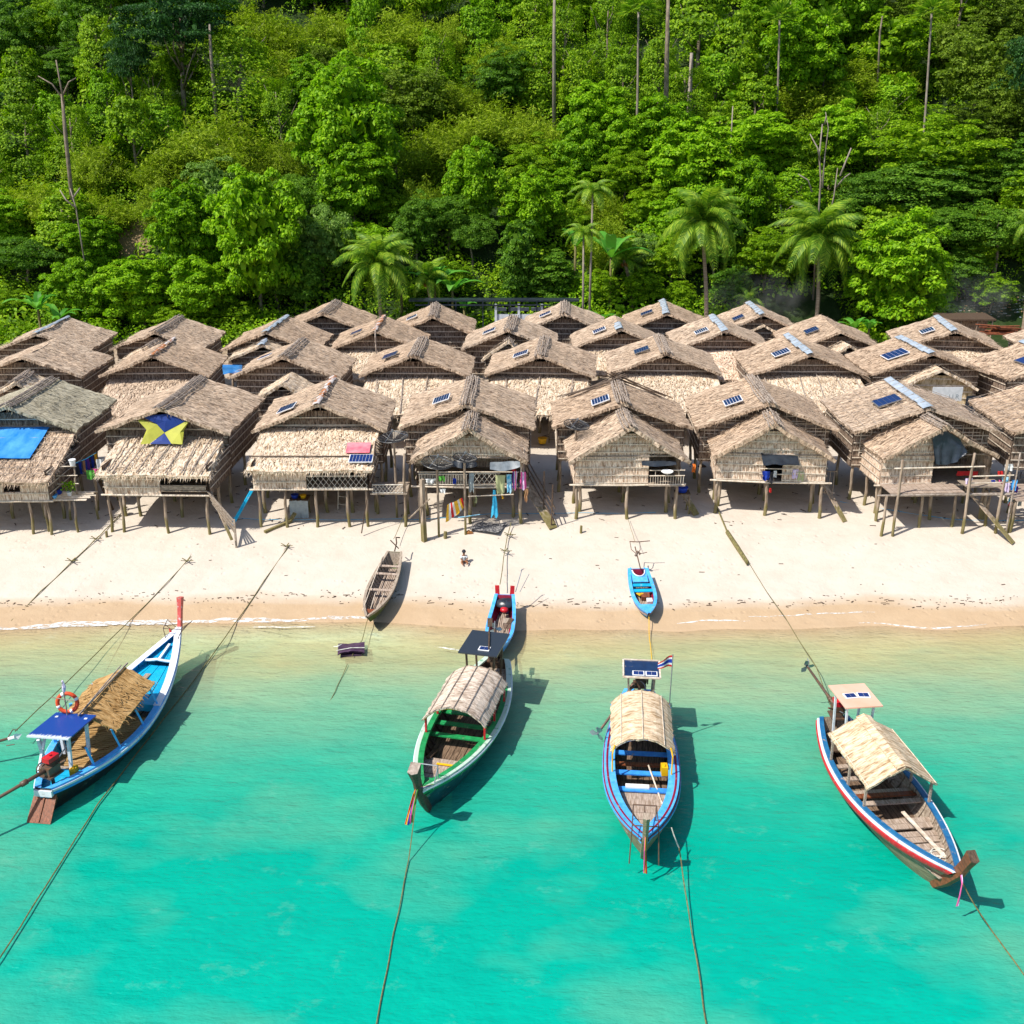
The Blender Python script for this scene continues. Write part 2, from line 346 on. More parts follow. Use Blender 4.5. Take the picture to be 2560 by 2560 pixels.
# ------------------------------------------------------------------ ground
def sheet(name, xs, ys, zf, mat):
    b = MB(); nx, ny = len(xs), len(ys)
    V = [(x, y, zf(x, y)) for y in ys for x in xs]
    F = [(j*nx+i, j*nx+i+1, (j+1)*nx+i+1, (j+1)*nx+i) for j in range(ny-1) for i in range(nx-1)]
    b.add(V, F); o = b.build(name, mat, smooth=True); o['kind'] = 'structure'; return o
def sand_mat():
    m = NM('sand'); co = m.coord('World'); z = m.n('ShaderNodeSeparateXYZ'); m.l(co, z.inputs[0])
    big = m.noise(m.coord('World', (.10, .35, 1)), 1, 4, .6); fine = m.noise(co, 5, 6, .7); mid = m.noise(co, .7, 5, .65)
    hgt = m.math('ADD', z.outputs[2], m.math('MULTIPLY', m.math('SUBTRACT', big, .5), .55))
    wet = m.ramp(m.math('MULTIPLY', m.math('ADD', hgt, 1), .25), [(.318, 1.), (.368, 0.)])
    dry = m.ramp(mid, [(.3, (.54, .465, .385)), (.55, (.585, .515, .435)), (.8, (.61, .54, .465))])
    wetc = m.ramp(mid, [(.3, (.46, .325, .20)), (.7, (.51, .37, .235))])
    bed = m.ramp(m.noise(m.coord('World', (.35, .6, 1)), 1, 6, .65), [(.28, (.66, .47, .27)), (.48, (.86, .63, .38)), (.64, (.90, .70, .45)), (.72, (.92, .86, .70))])
    sub = m.ramp(m.math('MULTIPLY', m.math('ADD', z.outputs[2], 1), .5), [(.40, 1.), (.51, 0.)])
    col = m.mix(wet, dry, wetc); col = m.mix(sub, col, bed)
    yy = m.ramp(m.math('MULTIPLY', z.outputs[1], .01), [(.70, 0.), (.95, 1.)])
    soil = m.ramp(m.noise(co, 1.3, 6, .7), [(.35, (.20, .14, .09)), (.6, (.46, .35, .25))])
    col = m.mix(yy, col, soil)
    sp = m.ramp(m.noise(co, 3.3, 2, .5), [(.24, 1.), (.27, 0.)]); col = m.mix(m.math('MULTIPLY', sp, .12), col, (.38, .28, .2))
    h = m.math('ADD', m.math('MULTIPLY', fine, .35), m.math('MULTIPLY', mid, 1.)); vo = m.n('ShaderNodeTexVoronoi'); m.l(m.coord('World', (1, 1, .2)), vo.inputs[0]); vo.inputs['Scale'].default_value = 2.3; msk = m.ramp(m.noise(m.coord('World', (.22, .35, 1)), 1, 3), [(.45, 0.), (.6, 1.)]); h = m.math('ADD', h, m.math('MULTIPLY', m.ramp(vo.outputs['Distance'], [(.05, 0.), (.28, 1.)]), m.math('MULTIPLY', msk, .55))); m.bump(h, .5, .12)
    m.done(col, .85, .15)
    rr = m.ramp(wet, [(0., .9), (1., .38)]); m.l(rr, m.b.inputs['Roughness'])
    return m.m
xs = list(np.linspace(-95, 95, 260)); ys = list(np.concatenate([np.linspace(-60, 18, 12), np.linspace(20, 60, 120), np.linspace(61, 97.6, 40)]))
sheet('beach', xs, ys, gz, sand_mat())
def soil_mat():
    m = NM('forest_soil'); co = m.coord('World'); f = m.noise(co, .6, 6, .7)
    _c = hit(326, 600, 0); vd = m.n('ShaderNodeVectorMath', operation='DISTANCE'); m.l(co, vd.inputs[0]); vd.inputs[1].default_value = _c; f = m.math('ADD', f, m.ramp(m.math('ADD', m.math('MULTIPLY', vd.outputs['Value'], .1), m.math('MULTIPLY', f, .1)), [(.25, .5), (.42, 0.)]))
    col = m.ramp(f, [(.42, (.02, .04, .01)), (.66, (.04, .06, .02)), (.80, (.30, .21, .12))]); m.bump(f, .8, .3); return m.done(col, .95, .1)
sheet('hillside', list(np.linspace(-150, 150, 130)), list(np.linspace(97.6, 260, 90)), lambda x, y: hz(x, y), soil_mat())
# ------------------------------------------------------------------ water
def water_mat():
    m = NM('sea_water'); co = m.coord('World')
    w1 = m.noise(m.coord('World', (.55, 1.5, 1)), 1.0, 5, .62); w2 = m.noise(m.coord('World', (1.6, 3.6, 1)), 1.5, 4, .6); w3 = m.noise(m.coord('World', (.12, .3, 1)), 1., 3)
    h = m.math('ADD', m.math('MULTIPLY', w1, 1.), m.math('MULTIPLY', w2, .35))
    bp = m.n('ShaderNodeBump'); bp.inputs['Strength'].default_value = .62; bp.inputs['Distance'].default_value = .22; m.l(h, bp.inputs['Height'])
    z = m.n('ShaderNodeSeparateXYZ'); m.l(co, z.inputs[0])
    yj = m.math('ADD', z.outputs[1], m.math('MULTIPLY', m.math('SUBTRACT', w3, .5), 5.))
    df = m.n('ShaderNodeBsdfDiffuse'); m.l(bp.outputs[0], df.inputs['Normal'])
    # suspended sand near the shore, clear turquoise water further out
    tc = m.ramp(m.math('MULTIPLY', yj, .02), [(.43, (.0, .40, .295)), (.576, (.0, .375, .265)), (.66, (.03, .405, .27)), (.74, (.16, .42, .265)), (.80, (.36, .46, .275)), (.846, (.60, .51, .255)), (.88, (.74, .54, .26))])
    pt = m.ramp(m.noise(m.coord('World', (.28, .42, 1)), 1, 7, .7), [(.30, (.80, .90, .93)), (.52, (1., 1., 1.)), (.60, (1., 1.02, 1.02)), (.70, (1.12, 1.14, 1.08))]); cl = m.ramp(m.noise(m.coord('World', (.09, .13, 1)), 1, 4, .55), [(.50, 0.), (.66, .36)]); fl = m.ramp(m.noise(m.coord('World', (.55, .75, 1)), 1, 7, .72), [(.58, 0.), (.66, .075)]); tc2 = m.mix(cl, tc, (.22, .42, .24)); tc2 = m.mix(fl, tc2, (.45, .62, .5)); pm = m.mix(1., tc2, pt, 'MULTIPLY'); m.l(pm, df.inputs[0])
    tr = m.n('ShaderNodeBsdfTransparent')
    fac = m.ramp(m.math('MULTIPLY', yj, .02), [(.60, .86), (.76, .80), (.84, .55), (.892, .04)])
    mx = m.n('ShaderNodeMixShader'); m.l(fac, mx.inputs[0]); m.l(tr.outputs[0], mx.inputs[1]); m.l(df.outputs[0], mx.inputs[2])
    gl = m.n('ShaderNodeBsdfGlossy'); gl.inputs['Color'].default_value = (.5, .52, .55, 1); gl.inputs['Roughness'].default_value = .25; m.l(bp.outputs[0], gl.inputs['Normal'])
    fr = m.n('ShaderNodeFresnel'); fr.inputs[0].default_value = 1.33; m.l(bp.outputs[0], fr.inputs['Normal'])
    mf = m.n('ShaderNodeMixShader'); m.l(fr.outputs[0], mf.inputs[0]); m.l(mx.outputs[0], mf.inputs[1]); m.l(gl.outputs[0], mf.inputs[2])
    m.l(mf.outputs[0], m.out.inputs[0])
    va = m.n('ShaderNodeVolumeAbsorption'); va.inputs['Color'].default_value = (.04, .94, .88, 1); va.inputs['Density'].default_value = .8
    m.l(va.outputs[0], m.out.inputs['Volume']); return m.m
wb = MB(); x0, x1, y0, y1, zb = -94, 94, -58, 46.6, -8.5
nx, ny = 60, 60; gxs = np.linspace(x0, x1, nx); gys = np.linspace(y0, y1, ny)
wb.add([(x0, y0, 0), (x1, y0, 0), (x1, y1, 0), (x0, y1, 0), (x0, y0, zb), (x1, y0, zb), (x1, y1, zb), (x0, y1, zb)],
       [(0, 1, 2, 3), (7, 6, 5, 4), (0, 4, 5, 1), (1, 5, 6, 2), (2, 6, 7, 3), (3, 7, 4, 0)])
water = wb.build('sea', water_mat()); water['kind'] = 'structure'
# foam at the waterline
fm = NM('foam'); co = fm.coord('World', (1.2, 3, 1)); f = fm.noise(co, 2.2, 6, .75)
fm.done((.78, .78, .76), .6, .2); al = fm.ramp(f, [(.42, 0.), (.56, 1.)]); fm.l(al, fm.b.inputs['Alpha'])
def shore_y(x):
    y = 47.
    while y > 43 and gz(x, y) > 0: y -= .04
    return y
def foam(xa, xb, w, dy=0.):
    b = MB(); n = max(12, int((xb-xa)*3)); P = []
    for i in range(n+1):
        x = xa+(xb-xa)*i/n; t = abs(sin(pi*i/n))**.5
        yc = shore_y(x)+.12+dy+.22*noise.noise(Vector((x*.25, 0, 0)))+.1*noise.noise(Vector((x*1.1, 3, 0)))
        ww = w*t*(.6+.5*noise.noise(Vector((x*.9, 9, 0))))
        P.append([(x, yc+(q-.5)*ww, max(.02, gz(x, yc+(q-.5)*ww)+.012)+.015*sin(pi*q)) for q in (0, .33, .67, 1)])
    b.grid(P); return b
fb = foam(-24, -13.6, .75, -.05)
for xa, xb, w, dy in ((-14, -9.4, .5, .1), (-9.8, -6.2, .35, .2), (-3.4, -1.5, .22, -2.2), (7.6, 11, .16, .6), (16, 22, .2, .1), (-12, -9, .22, -.55), (-30, -23, .7, 0), (11, 17, .12, .9)):
    q = foam(xa, xb, w, dy); n0 = len(fb.v); fb.v += q.v; fb.f += [[i+n0 for i in f_] for f_ in q.f]; fb.m += q.m; fb.uv += q.uv
fo = fb.build('foam', fm.m, smooth=True); fo['kind'] = 'stuff'
# wrack line and scraps under the huts
db = MB()
for _ in range(420):
    x = random.uniform(-26, 26); y = shore_y(x)+2.+random.gauss(0, .25)+.5*noise.noise(Vector((x*.12, 7, 0))) if random.random() < .9 else random.uniform(47, 53)
    if random.random() < .45: y += 0; s = random.uniform(.02, .05)
    else: s = random.uniform(.03, .09)
    a = random.uniform(0, 6.3); L = s*random.uniform(1, 5)
    db.beam((x, y, gz(x, y)+.015), (x+L*cos(a), y+L*.4*sin(a), gz(x, y)+.02), s*.5, .02)
for _ in range(420):
    x = random.uniform(-32, 32); y = random.uniform(53, 70); a = random.uniform(0, 6.3); L = random.uniform(.05, .45); s = random.uniform(.02, .06)
    db.beam((x, y, gz(x, y)+.015), (x+L*cos(a), y+L*sin(a), gz(x, y)+.02), s, .02)
dd = db.build('debris', M['wood_dark']); dd['kind'] = 'stuff'

# ------------------------------------------------------------------ foliage
def rnd_unit(n):
    v = rng.normal(size=(n, 3)); return v/np.linalg.norm(v, axis=1, keepdims=True)
def leaves(cs, ns, size, aspect=.5, droop=.25):
    """diamond leaves at centres cs, facing ns"""
    n = len(cs); ns = ns/np.linalg.norm(ns, axis=1, keepdims=True)
    t = np.cross(ns, rnd_unit(n)); t /= np.linalg.norm(t, axis=1, keepdims=True)+1e-9
    b = np.cross(ns, t); s = (size*rng.uniform(.6, 1.25, n))[:, None]
    V = np.zeros((n, 4, 3)); V[:, 0] = cs-t*s*.5; V[:, 2] = cs+t*s*.5-ns*s*droop
    V[:, 1] = cs+b*s*aspect*.5; V[:, 3] = cs-b*s*aspect*.5
    return V
def crown(rx, ry, rzz, nclump, nleaf, size, cl=.3, up=.45, zc=0., low=-.35, flat=1., core=True, aspect=.6, seed=0):
    global rng
    rng = np.random.default_rng(seed)
    d = rnd_unit(nclump*3); d = d[d[:, 2] > low][:nclump]
    lump = np.array([1+.42*noise.noise(Vector(tuple(v*1.6+seed))) + .2*noise.noise(Vector(tuple(v*4+seed))) for v in d])
    r = rng.uniform(.68, 1., len(d))*lump
    cc = d*r[:, None]*np.array([rx, ry, rzz])+np.array([0, 0, zc])
    R = max(.4, cl*(rx+ry+rzz)/3)*rng.uniform(.6, 1.25, len(d))
    V = []
    for c, rr, dd_ in zip(cc, R, d):
        n = int(nleaf*rng.uniform(.6, 1.4)); u = rnd_unit(n); u[:, 2] = np.abs(u[:, 2])*.9+u[:, 2]*.1
        u += dd_*.55; u /= np.linalg.norm(u, axis=1, keepdims=True)
        p = c+u*rr*rng.uniform(.75, 1.08, n)[:, None]*np.array([1, 1, .75*flat])
        nn = u*(1-up)+np.array([0, 0, up])+rng.normal(size=(n, 3))*.28
        V.append(leaves(p, nn, size, aspect))
    if core:
        n = nclump*18; u = rnd_unit(n); p = u*rng.uniform(.3, .78, n)[:, None]*np.array([rx, ry, rzz])+np.array([0, 0, zc])
        p = p[p[:, 2] > zc+rzz*low]; V.append(leaves(p, rnd_unit(len(p)), size*2.2, .8))
    return np.concatenate(V)
def bamboo(h, spread, ncul, seed, leaf=.42):
    global rng
    rng = np.random.default_rng(seed); V = []
    for k in range(ncul):
        a = rng.uniform(0, 2*pi); s = spread*sqrt(rng.uniform(.02, 1)); hh = h*rng.uniform(.65, 1.05)*(1.12-.62*(s/spread)**1.5)
        n = 185; t = rng.uniform(.06, 1, n)**.9
        x = cos(a)*(s*.35+s*.75*t**2.2); y = sin(a)*(s*.35+s*.75*t**2.2); z = hh*(t-.16*t**4)
        c = np.stack([x, y, z], 1); w = (.35+.75*np.sin(t*pi*.85))*1.
        c += rng.normal(size=(n, 3))*w[:, None]*np.array([.5, .5, .35])
        nn = rng.normal(size=(n, 3))*.6+np.array([cos(a)*.5, sin(a)*.5-.25, .8])
        V.append(leaves(c, nn, leaf*1.2, .26, .5))
    return np.concatenate(V)
def column_tree(h, r, seed, size=.32):
    """a trunk smothered in creepers: irregular draped tower"""
    global rng
    rng = np.random.default_rng(seed); V = []
    for k in range(46):
        t = rng.uniform(0, 1)**.7; a = rng.uniform(0, 2*pi)
        rr = r*(.5+.5*sin(pi*min(1, t*.9+.12)))*(1+.35*noise.noise(Vector((t*4, a, seed))))
        z = t*h; L = rng.uniform(.10, .26)*h; n = 190
        q = rng.uniform(0, 1, n); aa = a+rng.normal(size=n)*.28*(1-.3*q)
        c = np.stack([np.cos(aa)*rr*(1+.12*np.sin(q*9)), np.sin(aa)*rr*(1+.12*np.sin(q*9)), z-L*q+.35*np.sin(q*3)], 1)+rng.normal(size=(n, 3))*.16
        nn = np.stack([np.cos(aa), np.sin(aa), np.full(n, .55)], 1)+rng.normal(size=(n, 3))*.35
        V.append(leaves(c, nn, size, .7, .3))
    return np.concatenate(V)
def trunk_mesh(h, r, lean=.6, limbs=5, seed=0, top=.35):
    R = random.Random(seed); b = MB(); pts = []
    for i in range(7):
        t = i/6; pts.append((lean*t*t+.12*sin(t*7+seed), .3*lean*t+.1*cos(t*5+seed), h*t-.4*(i == 0)))
    b.tube(pts, [r*(1.25 if i == 0 else 1)*(1-(1-top)*i/6) for i in range(7)], 8)
    for k in range(limbs):
        t = R.uniform(.45, .95); i = int(t*6); p = Vector(pts[i]); a = R.uniform(0, 6.28); L = h*R.uniform(.25, .45)
        q = p+Vector((cos(a)*L*.5, sin(a)*L*.5, L*.5)); w = q+Vector((cos(a+.5)*L*.35, sin(a+.5)*L*.35, L*.5))
        b.tube([p, q, w], [r*.4, r*.26, r*.08], 5)
    return b
PROTO = {}
def proto(key, V, leaf, tb, barkm):
    """mesh data of one kind of tree: crown leaves and trunk"""
    cm = np_quads('crown', V, M[leaf]); o = tb.build('trunk', M[barkm], smooth=True); tm = o.data; bpy.data.objects.remove(o)
    PROTO[key] = (cm, tm)
# unit sizes: crown radius about 5 m, crown centre 6.5 m up
for k in range(3):
    proto('broad%d' % k, crown(5, 5, 4.6, 135, 130, .46, .25, .5, 6.2, -.93, seed=11+k), 'leaf_bright', trunk_mesh(6, .3, seed=k), 'bark')
    proto('mid%d' % k, crown(4.8, 4.8, 4.4, 110, (95, 150, 60)[k], (.36, .28, .5)[k], .22, .45, 6.2, -.6, seed=31+k), 'leaf_mid', trunk_mesh(6.5, .26, seed=k+3), 'bark')
    proto('bamboo%d' % k, bamboo(9.5, 5.2, 85, 51+k), 'leaf_olive', trunk_mesh(5, .08, 1.2, 6, seed=k), 'bamboo')
    proto('draped%d' % k, column_tree(10.5, 3.2, 71+k, (.32, .42, .26)[k]), 'leaf_mid', trunk_mesh(9, .25, seed=k), 'bark')
    proto('deep%d' % k, crown((4.6, 5.2, 4.2)[k], (4.6, 5.2, 4.2)[k], (4.6, 3.2, 5.2)[k], 90, (105, 150, 70)[k], (.34, .26, .46)[k], .25, .4, 6.2, -.6, seed=91+k), 'leaf_deep', trunk_mesh(6.5, .28, seed=k+8), 'bark')
for k in range(2):
    proto('dark%d' % k, crown(6.2, 6.2, 3.6, 60, 170, .30, .34, .75, 8.5, -.3, .42, seed=111+k), 'leaf_dark', trunk_mesh(9.5, .35, limbs=8, seed=k+2), 'bark')
    proto('olive%d' % k, crown(4.8, 4.8, 4.6, 130, 80, .30, .19, .5, 6.4, -.6, seed=131+k), 'leaf_moss', trunk_mesh(7, .25, seed=k+5), 'bark')
    proto('pale%d' % k, crown(4.6, 4.6, 3.6, 80, 105, .34, .26, .5, 5.6, -.6, seed=151+k), 'leaf_grey', trunk_mesh(6, .25, seed=k+6), 'bark')
    proto('brightdraped%d' % k, column_tree(10, 3.0, 171+k, .36), 'leaf_bright', trunk_mesh(8, .22, seed=k+1), 'bark')
    proto('glossy%d' % k, crown(2.6, 2.6, 5.0, 75, 120, .32, .26, .4, 5.4, -.8, seed=191+k), 'leaf_deep', trunk_mesh(6, .18, seed=k), 'bark')
KIND = {  # words: (look, kind)
 'broad': 'bright green broad-leaved tree', 'mid': 'leafy mid-green jungle tree', 'bamboo': 'feathery olive-green bamboo clump', 'draped': 'creeper-draped green tree',
 'deep': 'deep green rounded tree', 'dark': 'dark blue-green layered tree', 'olive': 'dull olive-green dense tree', 'pale': 'pale grey-green tree', 'brightdraped': 'bright creeper-smothered tree', 'glossy': 'tall narrow glossy dark tree'}
CATN = {'bamboo': 'bamboo'}
trees = []      # (px, py, obj, kind)
def tree(kind, p, s=1., sx=1., sz=1., rot=None, label=None, group='jungle trees on the hillside'):
    key = [k for k in PROTO if k.rstrip('0123456789') == kind]; key = random.choice(key)
    cm, tm = PROTO[key]
    nm = 'bamboo_clump' if kind == 'bamboo' else 'jungle_tree'
    e = thing(nm, label or '', CATN.get(kind, 'tree'), p-Vector((0, 0, .2)), rot if rot is not None else random.uniform(0, 6.28), group)
    q = random.uniform(.88, 1.12); e.scale = (s*sx*q, s*sx/q, s*sz)
    for dta, n in ((cm, 'crown'), (tm, 'trunk')):
        o = bpy.data.objects.new(n if not (kind == 'bamboo' and n == 'trunk') else 'culm', dta); C.objects.link(o); o.parent = e
    c = proj(p+Vector((0, 0, 6*s*sz))); trees.append([c[0], c[1], e, kind, label is not None])
    return e
spots = []
def big(kind, px, py, rx, ry=None, label=None, base=False):
    """tree whose crown centre shows at (px,py) with half-width rx"""
    ry = ry or rx; R0 = {'broad': 5.6, 'mid': 5.2, 'bamboo': 5.2, 'draped': 3.6, 'deep': 5.1, 'dark': 7.2, 'olive': 5.2, 'pale': 5.1, 'brightdraped': 3.4, 'glossy': 3.}[kind]
    Z0 = {'bamboo': 5.5, 'dark': 8.5}.get(kind, 6.)
    H0 = {'broad': 4.3, 'mid': 4.9, 'bamboo': 5., 'draped': 5.2, 'deep': 5.1, 'dark': 3.6, 'olive': 5.1, 'pale': 4.2, 'brightdraped': 5., 'glossy': 5.4}[kind]
    p = hit(px, py, 5)
    for _ in range(3):
        zc = p.y*cos(PITCH)-(p.z-CH)*sin(PITCH); w = rx*zc/FPX; h = ry*zc/FPX
        sx = w/R0; sz = h/H0; p = hit(px, py, Z0*sz)
    spots.append((px, py, rx*.8, ry*.8)); return tree(kind, p, 1, sx, sz, label=label)
big('broad', 640, 600, 125, 150, 'large bright broad-leaved tree with stacked leaf clumps behind the second left roofs')
big('broad', 470, 585, 95, 110, 'bright green broad-leaved tree beside the bare brown clearing on the lower left slope')
big('broad', 868, 335, 130, 140, 'huge bright green tree standing alone in dark shade left of the hill centre')
big('broad', 880, 460, 95, 85, 'lower bright crown just below the huge tree left of the hill centre')
big('pale', 801, 590, 80, 95, 'blue-green creeper-covered tree left of the leftmost coconut palm')
big('broad', 233, 615, 72, 62, 'small bright round tree at the left end of the bare clearing')
big('broad', 350, 730, 100, 75, 'bright leafy bush tree right behind the two leftmost back roofs')
big('broad', 500, 735, 90, 70, 'bright leafy bush tree behind the roof gap left of the coconut palm')
big('broad', 190, 740, 75, 70, 'bright leafy bush tree beside the left banana plants')
big('mid', 540, 775, 55, 42, 'small feathery green tree touching the left back roofs')
big('dark', 443, 70, 150, 95, 'wide dark blue-green layered tree near the upper left of the hill')
big('broad', 2261, 690, 132, 118, 'round bright lime-green tree right behind the right back roofs')
big('broad', 1730, 420, 130, 90, 'wide bright light-green crown above the middle coconut palm')
big('broad', 1893, 360, 115, 70, 'bright green flat-topped crown left of the bare dead branches')
big('broad', 1650, 330, 90, 70, 'bright green crown below the tall thin grey palm trunk')
big('broad', 2100, 350, 85, 70, 'bright green crown right of the bare dead branches')
big('mid', 2336, 390, 150, 95, 'wide creeper-blanketed crown below the tall right fan palm')
big('deep', 2300, 480, 130, 80, 'deep green creeper mound under the tall right fan palm')
big('glossy', 1295, 640, 55, 125, 'tall narrow glossy tree with pale new leaves behind the middle back roofs')
big('glossy', 1385, 680, 62, 85, 'dark glossy-leaved rounded tree beside the slim areca palms')
big('broad', 1184, 470, 78, 90, 'bright green tree above the central banana plants')
big('broad', 1490, 300, 90, 80, 'bright green crown near the hill centre right of the bamboo')
big('mid', 1606, 715, 62, 48, 'small bright bush tree left of the middle coconut palm trunk')
big('mid', 1915, 640, 92, 72, 'dense dark green tree between the two right coconut palms')
big('deep', 1830, 720, 60, 50, 'dark green bush tree behind the middle coconut palm trunk')
for a in ((536, 340, 160, 120), (93, 490, 115, 80), (256, 510, 95, 60), (1228, 300, 130, 90), (1100, 350, 110, 95), (1330, 330, 100, 90), (1006, 70, 110, 90), (2126, 190, 130, 80), (1990, 230, 100, 70),
          (652, 60, 110, 90), (700, 160, 90, 70), (895, 140, 62, 55), (1260, 130, 90, 75), (420, 420, 90, 70), (620, 440, 90, 70), (1150, 240, 90, 70), (2250, 190, 80, 60), (820, 60, 80, 70), (2090, 280, 90, 60)):
    big('bamboo', *a)
for a in ((2450, 190, 115, 110), (2530, 290, 90, 90), (2380, 130, 80, 80), (2510, 60, 90, 80), (2430, 330, 90, 70)): big('olive', *a)
for a in ((2359, 570, 130, 80), (2500, 583, 110, 90), (2540, 440, 90, 80), (2180, 480, 90, 80), (2440, 470, 80, 60), (2110, 560, 60, 60), (760, 700, 60, 80), (30, 120, 80, 90), (220, 60, 80, 90), (1180, 590, 60, 70), (690, 700, 70, 70),
          (1040, 580, 60, 80), (2400, 680, 70, 60), (60, 640, 100, 70)): big('deep', *a)
for a in ((250, 130, 60, 100), (60, 340, 75, 90), (180, 350, 60, 90), (330, 330, 70, 100), (390, 230, 60, 90), (1090, 160, 60, 90), (1410, 90, 60, 100), (1520, 90, 60, 110), (1750, 60, 80, 110), (1840, 130, 70, 110), (1650, 190, 60, 100),
          (1560, 200, 60, 90), (700, 290, 60, 100), (1890, 260, 70, 80), (2200, 330, 60, 80), (2170, 60, 60, 80), (1980, 60, 60, 90), (1350, 180, 60, 80), (60, 200, 60, 90), (1450, 200, 60, 80), (1720, 240, 70, 80), (2480, 560, 60, 70), (1330, 60, 60, 80)): big('draped', *a)
for a in ((915, 40, 45, 110), (270, 240, 55, 80), (410, 330, 60, 80), (2110, 250, 45, 60), (2240, 240, 60, 70), (1200, 60, 60, 80), (150, 300, 60, 80), (1790, 200, 60, 80)): big('brightdraped', *a)
for a in ((1430, 560, 50, 60), (1120, 700, 60, 50), (1680, 650, 70, 60), (2480, 730, 60, 45), (1500, 720, 50, 50), (1700, 740, 45, 40), (1060, 740, 60, 40), (1350, 420, 80, 70), (1560, 440, 80, 70), (2440, 640, 60, 50), (20, 760, 50, 40), (430, 800, 60, 40), (610, 790, 50, 40)): big('mid', *a)
spots += [(326, 600, 50, 60), (2315, 200, 18, 130), (1592, 150, 14, 120), (1671, 100, 18, 110), (165, 350, 12, 100), (1387, 110, 14, 90), (1950, 120, 14, 60)]
rs = random.Random(5); tries = 0; added = 0
while tries < 7000 and added < 215:
    tries += 1; px = rs.uniform(-420, 3000); py = rs.uniform(-160, 640)
    if any(((px-a)/(c+26))**2+((py-b)/(d+18))**2 < 1 for a, b, c, d in spots): continue
    if 1000 < px < 1400 and py > 600: continue
    r = rs.uniform(50, 85)
    ks = ['mid', 'draped', 'deep', 'bamboo', 'olive', 'brightdraped', 'pale', 'mid', 'draped', 'broad', 'broad']
    if px > 2200: ks = ['deep', 'olive', 'mid', 'dark', 'draped']
    if px < 400 and py < 300: ks = ['deep', 'draped', 'mid', 'dark', 'bamboo']
    if 500 < px < 1300 and py < 500: ks += ['bamboo', 'bamboo', 'bamboo']
    random.seed(tries)
    if r > 72 and py < 520 and rs.random() < .5: r *= 1.35
    big(rs.choice(ks), px, py, r, r*rs.uniform(.8, 1.2)); added += 1
print('trees', len(trees))
# undergrowth covering the slope
random.seed(3)
def undergrowth(n_m, seed):
    global rng
    rng = np.random.default_rng(seed); V = []
    for _ in range(n_m):
        y = 98.5+125*rng.uniform(0, 1)**1.3; x = rng.uniform(-.53, .53)*y*1.35
        c = proj((x, y, hz(x, y)+1))
        if 295 < c[0] < 372 and 540 < c[1] < 660: continue           # the bare clearing
        if c[0] > 1900 and c[1] > 735 and c[0] < 2120: continue     # the trodden yard behind the huts
        if c[0] > 2400 and c[1] > 735: continue
        r = rng.uniform(1., 2.8); n = int(95*r*r/2.2)
        u = rnd_unit(n); u[:, 2] = np.abs(u[:, 2])
        p = np.array([x, y, hz(x, y)-.1])+u*r*rng.uniform(.85, 1.1, n)[:, None]*np.array([1, 1, .9])
        V.append(leaves(p, u+np.array([0, -.1, .4])+rng.normal(size=(n, 3))*.3, rng.choice([.28, .36, .48]), .6))
    return np.concatenate(V)
for seed, n_m, lf in ((1, 1800, 'leaf_mid'), (2, 1500, 'leaf_bright'), (3, 1200, 'leaf_mid')):
    o = bpy.data.objects.new('undergrowth', np_quads('undergrowth', undergrowth(n_m, seed), M[lf])); C.objects.link(o); o['kind'] = 'stuff'

# ------------------------------------------------------------------ palms and bananas
def frond_mesh(L, mat, n=34, lw=.075, ll=.62, dro=.9):
    b = MB(); pts = []
    for i in range(13):
        t = i/12; pts.append(Vector((L*t*(1-.12*t), 0, .9*L*.45*t-dro*L*.62*t*t*t-.10*L*t*t)))
    b.tube(pts, [.05*(1-.8*i/12) for i in range(13)], 4)
    for i in range(n):
        t = .12+.88*i/(n-1); k = min(11, int(t*12)); p = pts[k].lerp(pts[k+1], t*12-k); tg = (pts[k+1]-pts[k]).normalized()
        l = ll*L*.38*(abs(sin(pi*(.12+.86*t)))**.6)+.12
        for s in (-1, 1):
            side = Vector((0, s, 0)); d = (side*.86+tg*.55).normalized()
            q = p+d*l*.55+Vector((0, 0, -.10*l)); e = p+d*l*.88+Vector((0, 0, -.55*l-random.uniform(0, .15)))
            w = tg*lw
            b.add([p-w*.6, p+w*.6, q+w, q-w], [(0, 1, 2, 3)]); b.add([q-w, q+w, e], [(0, 1, 2)])
    return b
random.seed(4)
FR = [frond_mesh(4.6, 'x').build('frond', M['leaf_palm']), frond_mesh(4.1, 'x', dro=1.25).build('frond', M['leaf_palm']), frond_mesh(4.2, 'x', dro=1.5).build('frond', M['leaf_palm'])]
FRD = [o.data for o in FR]
for o in FR: bpy.data.objects.remove(o)
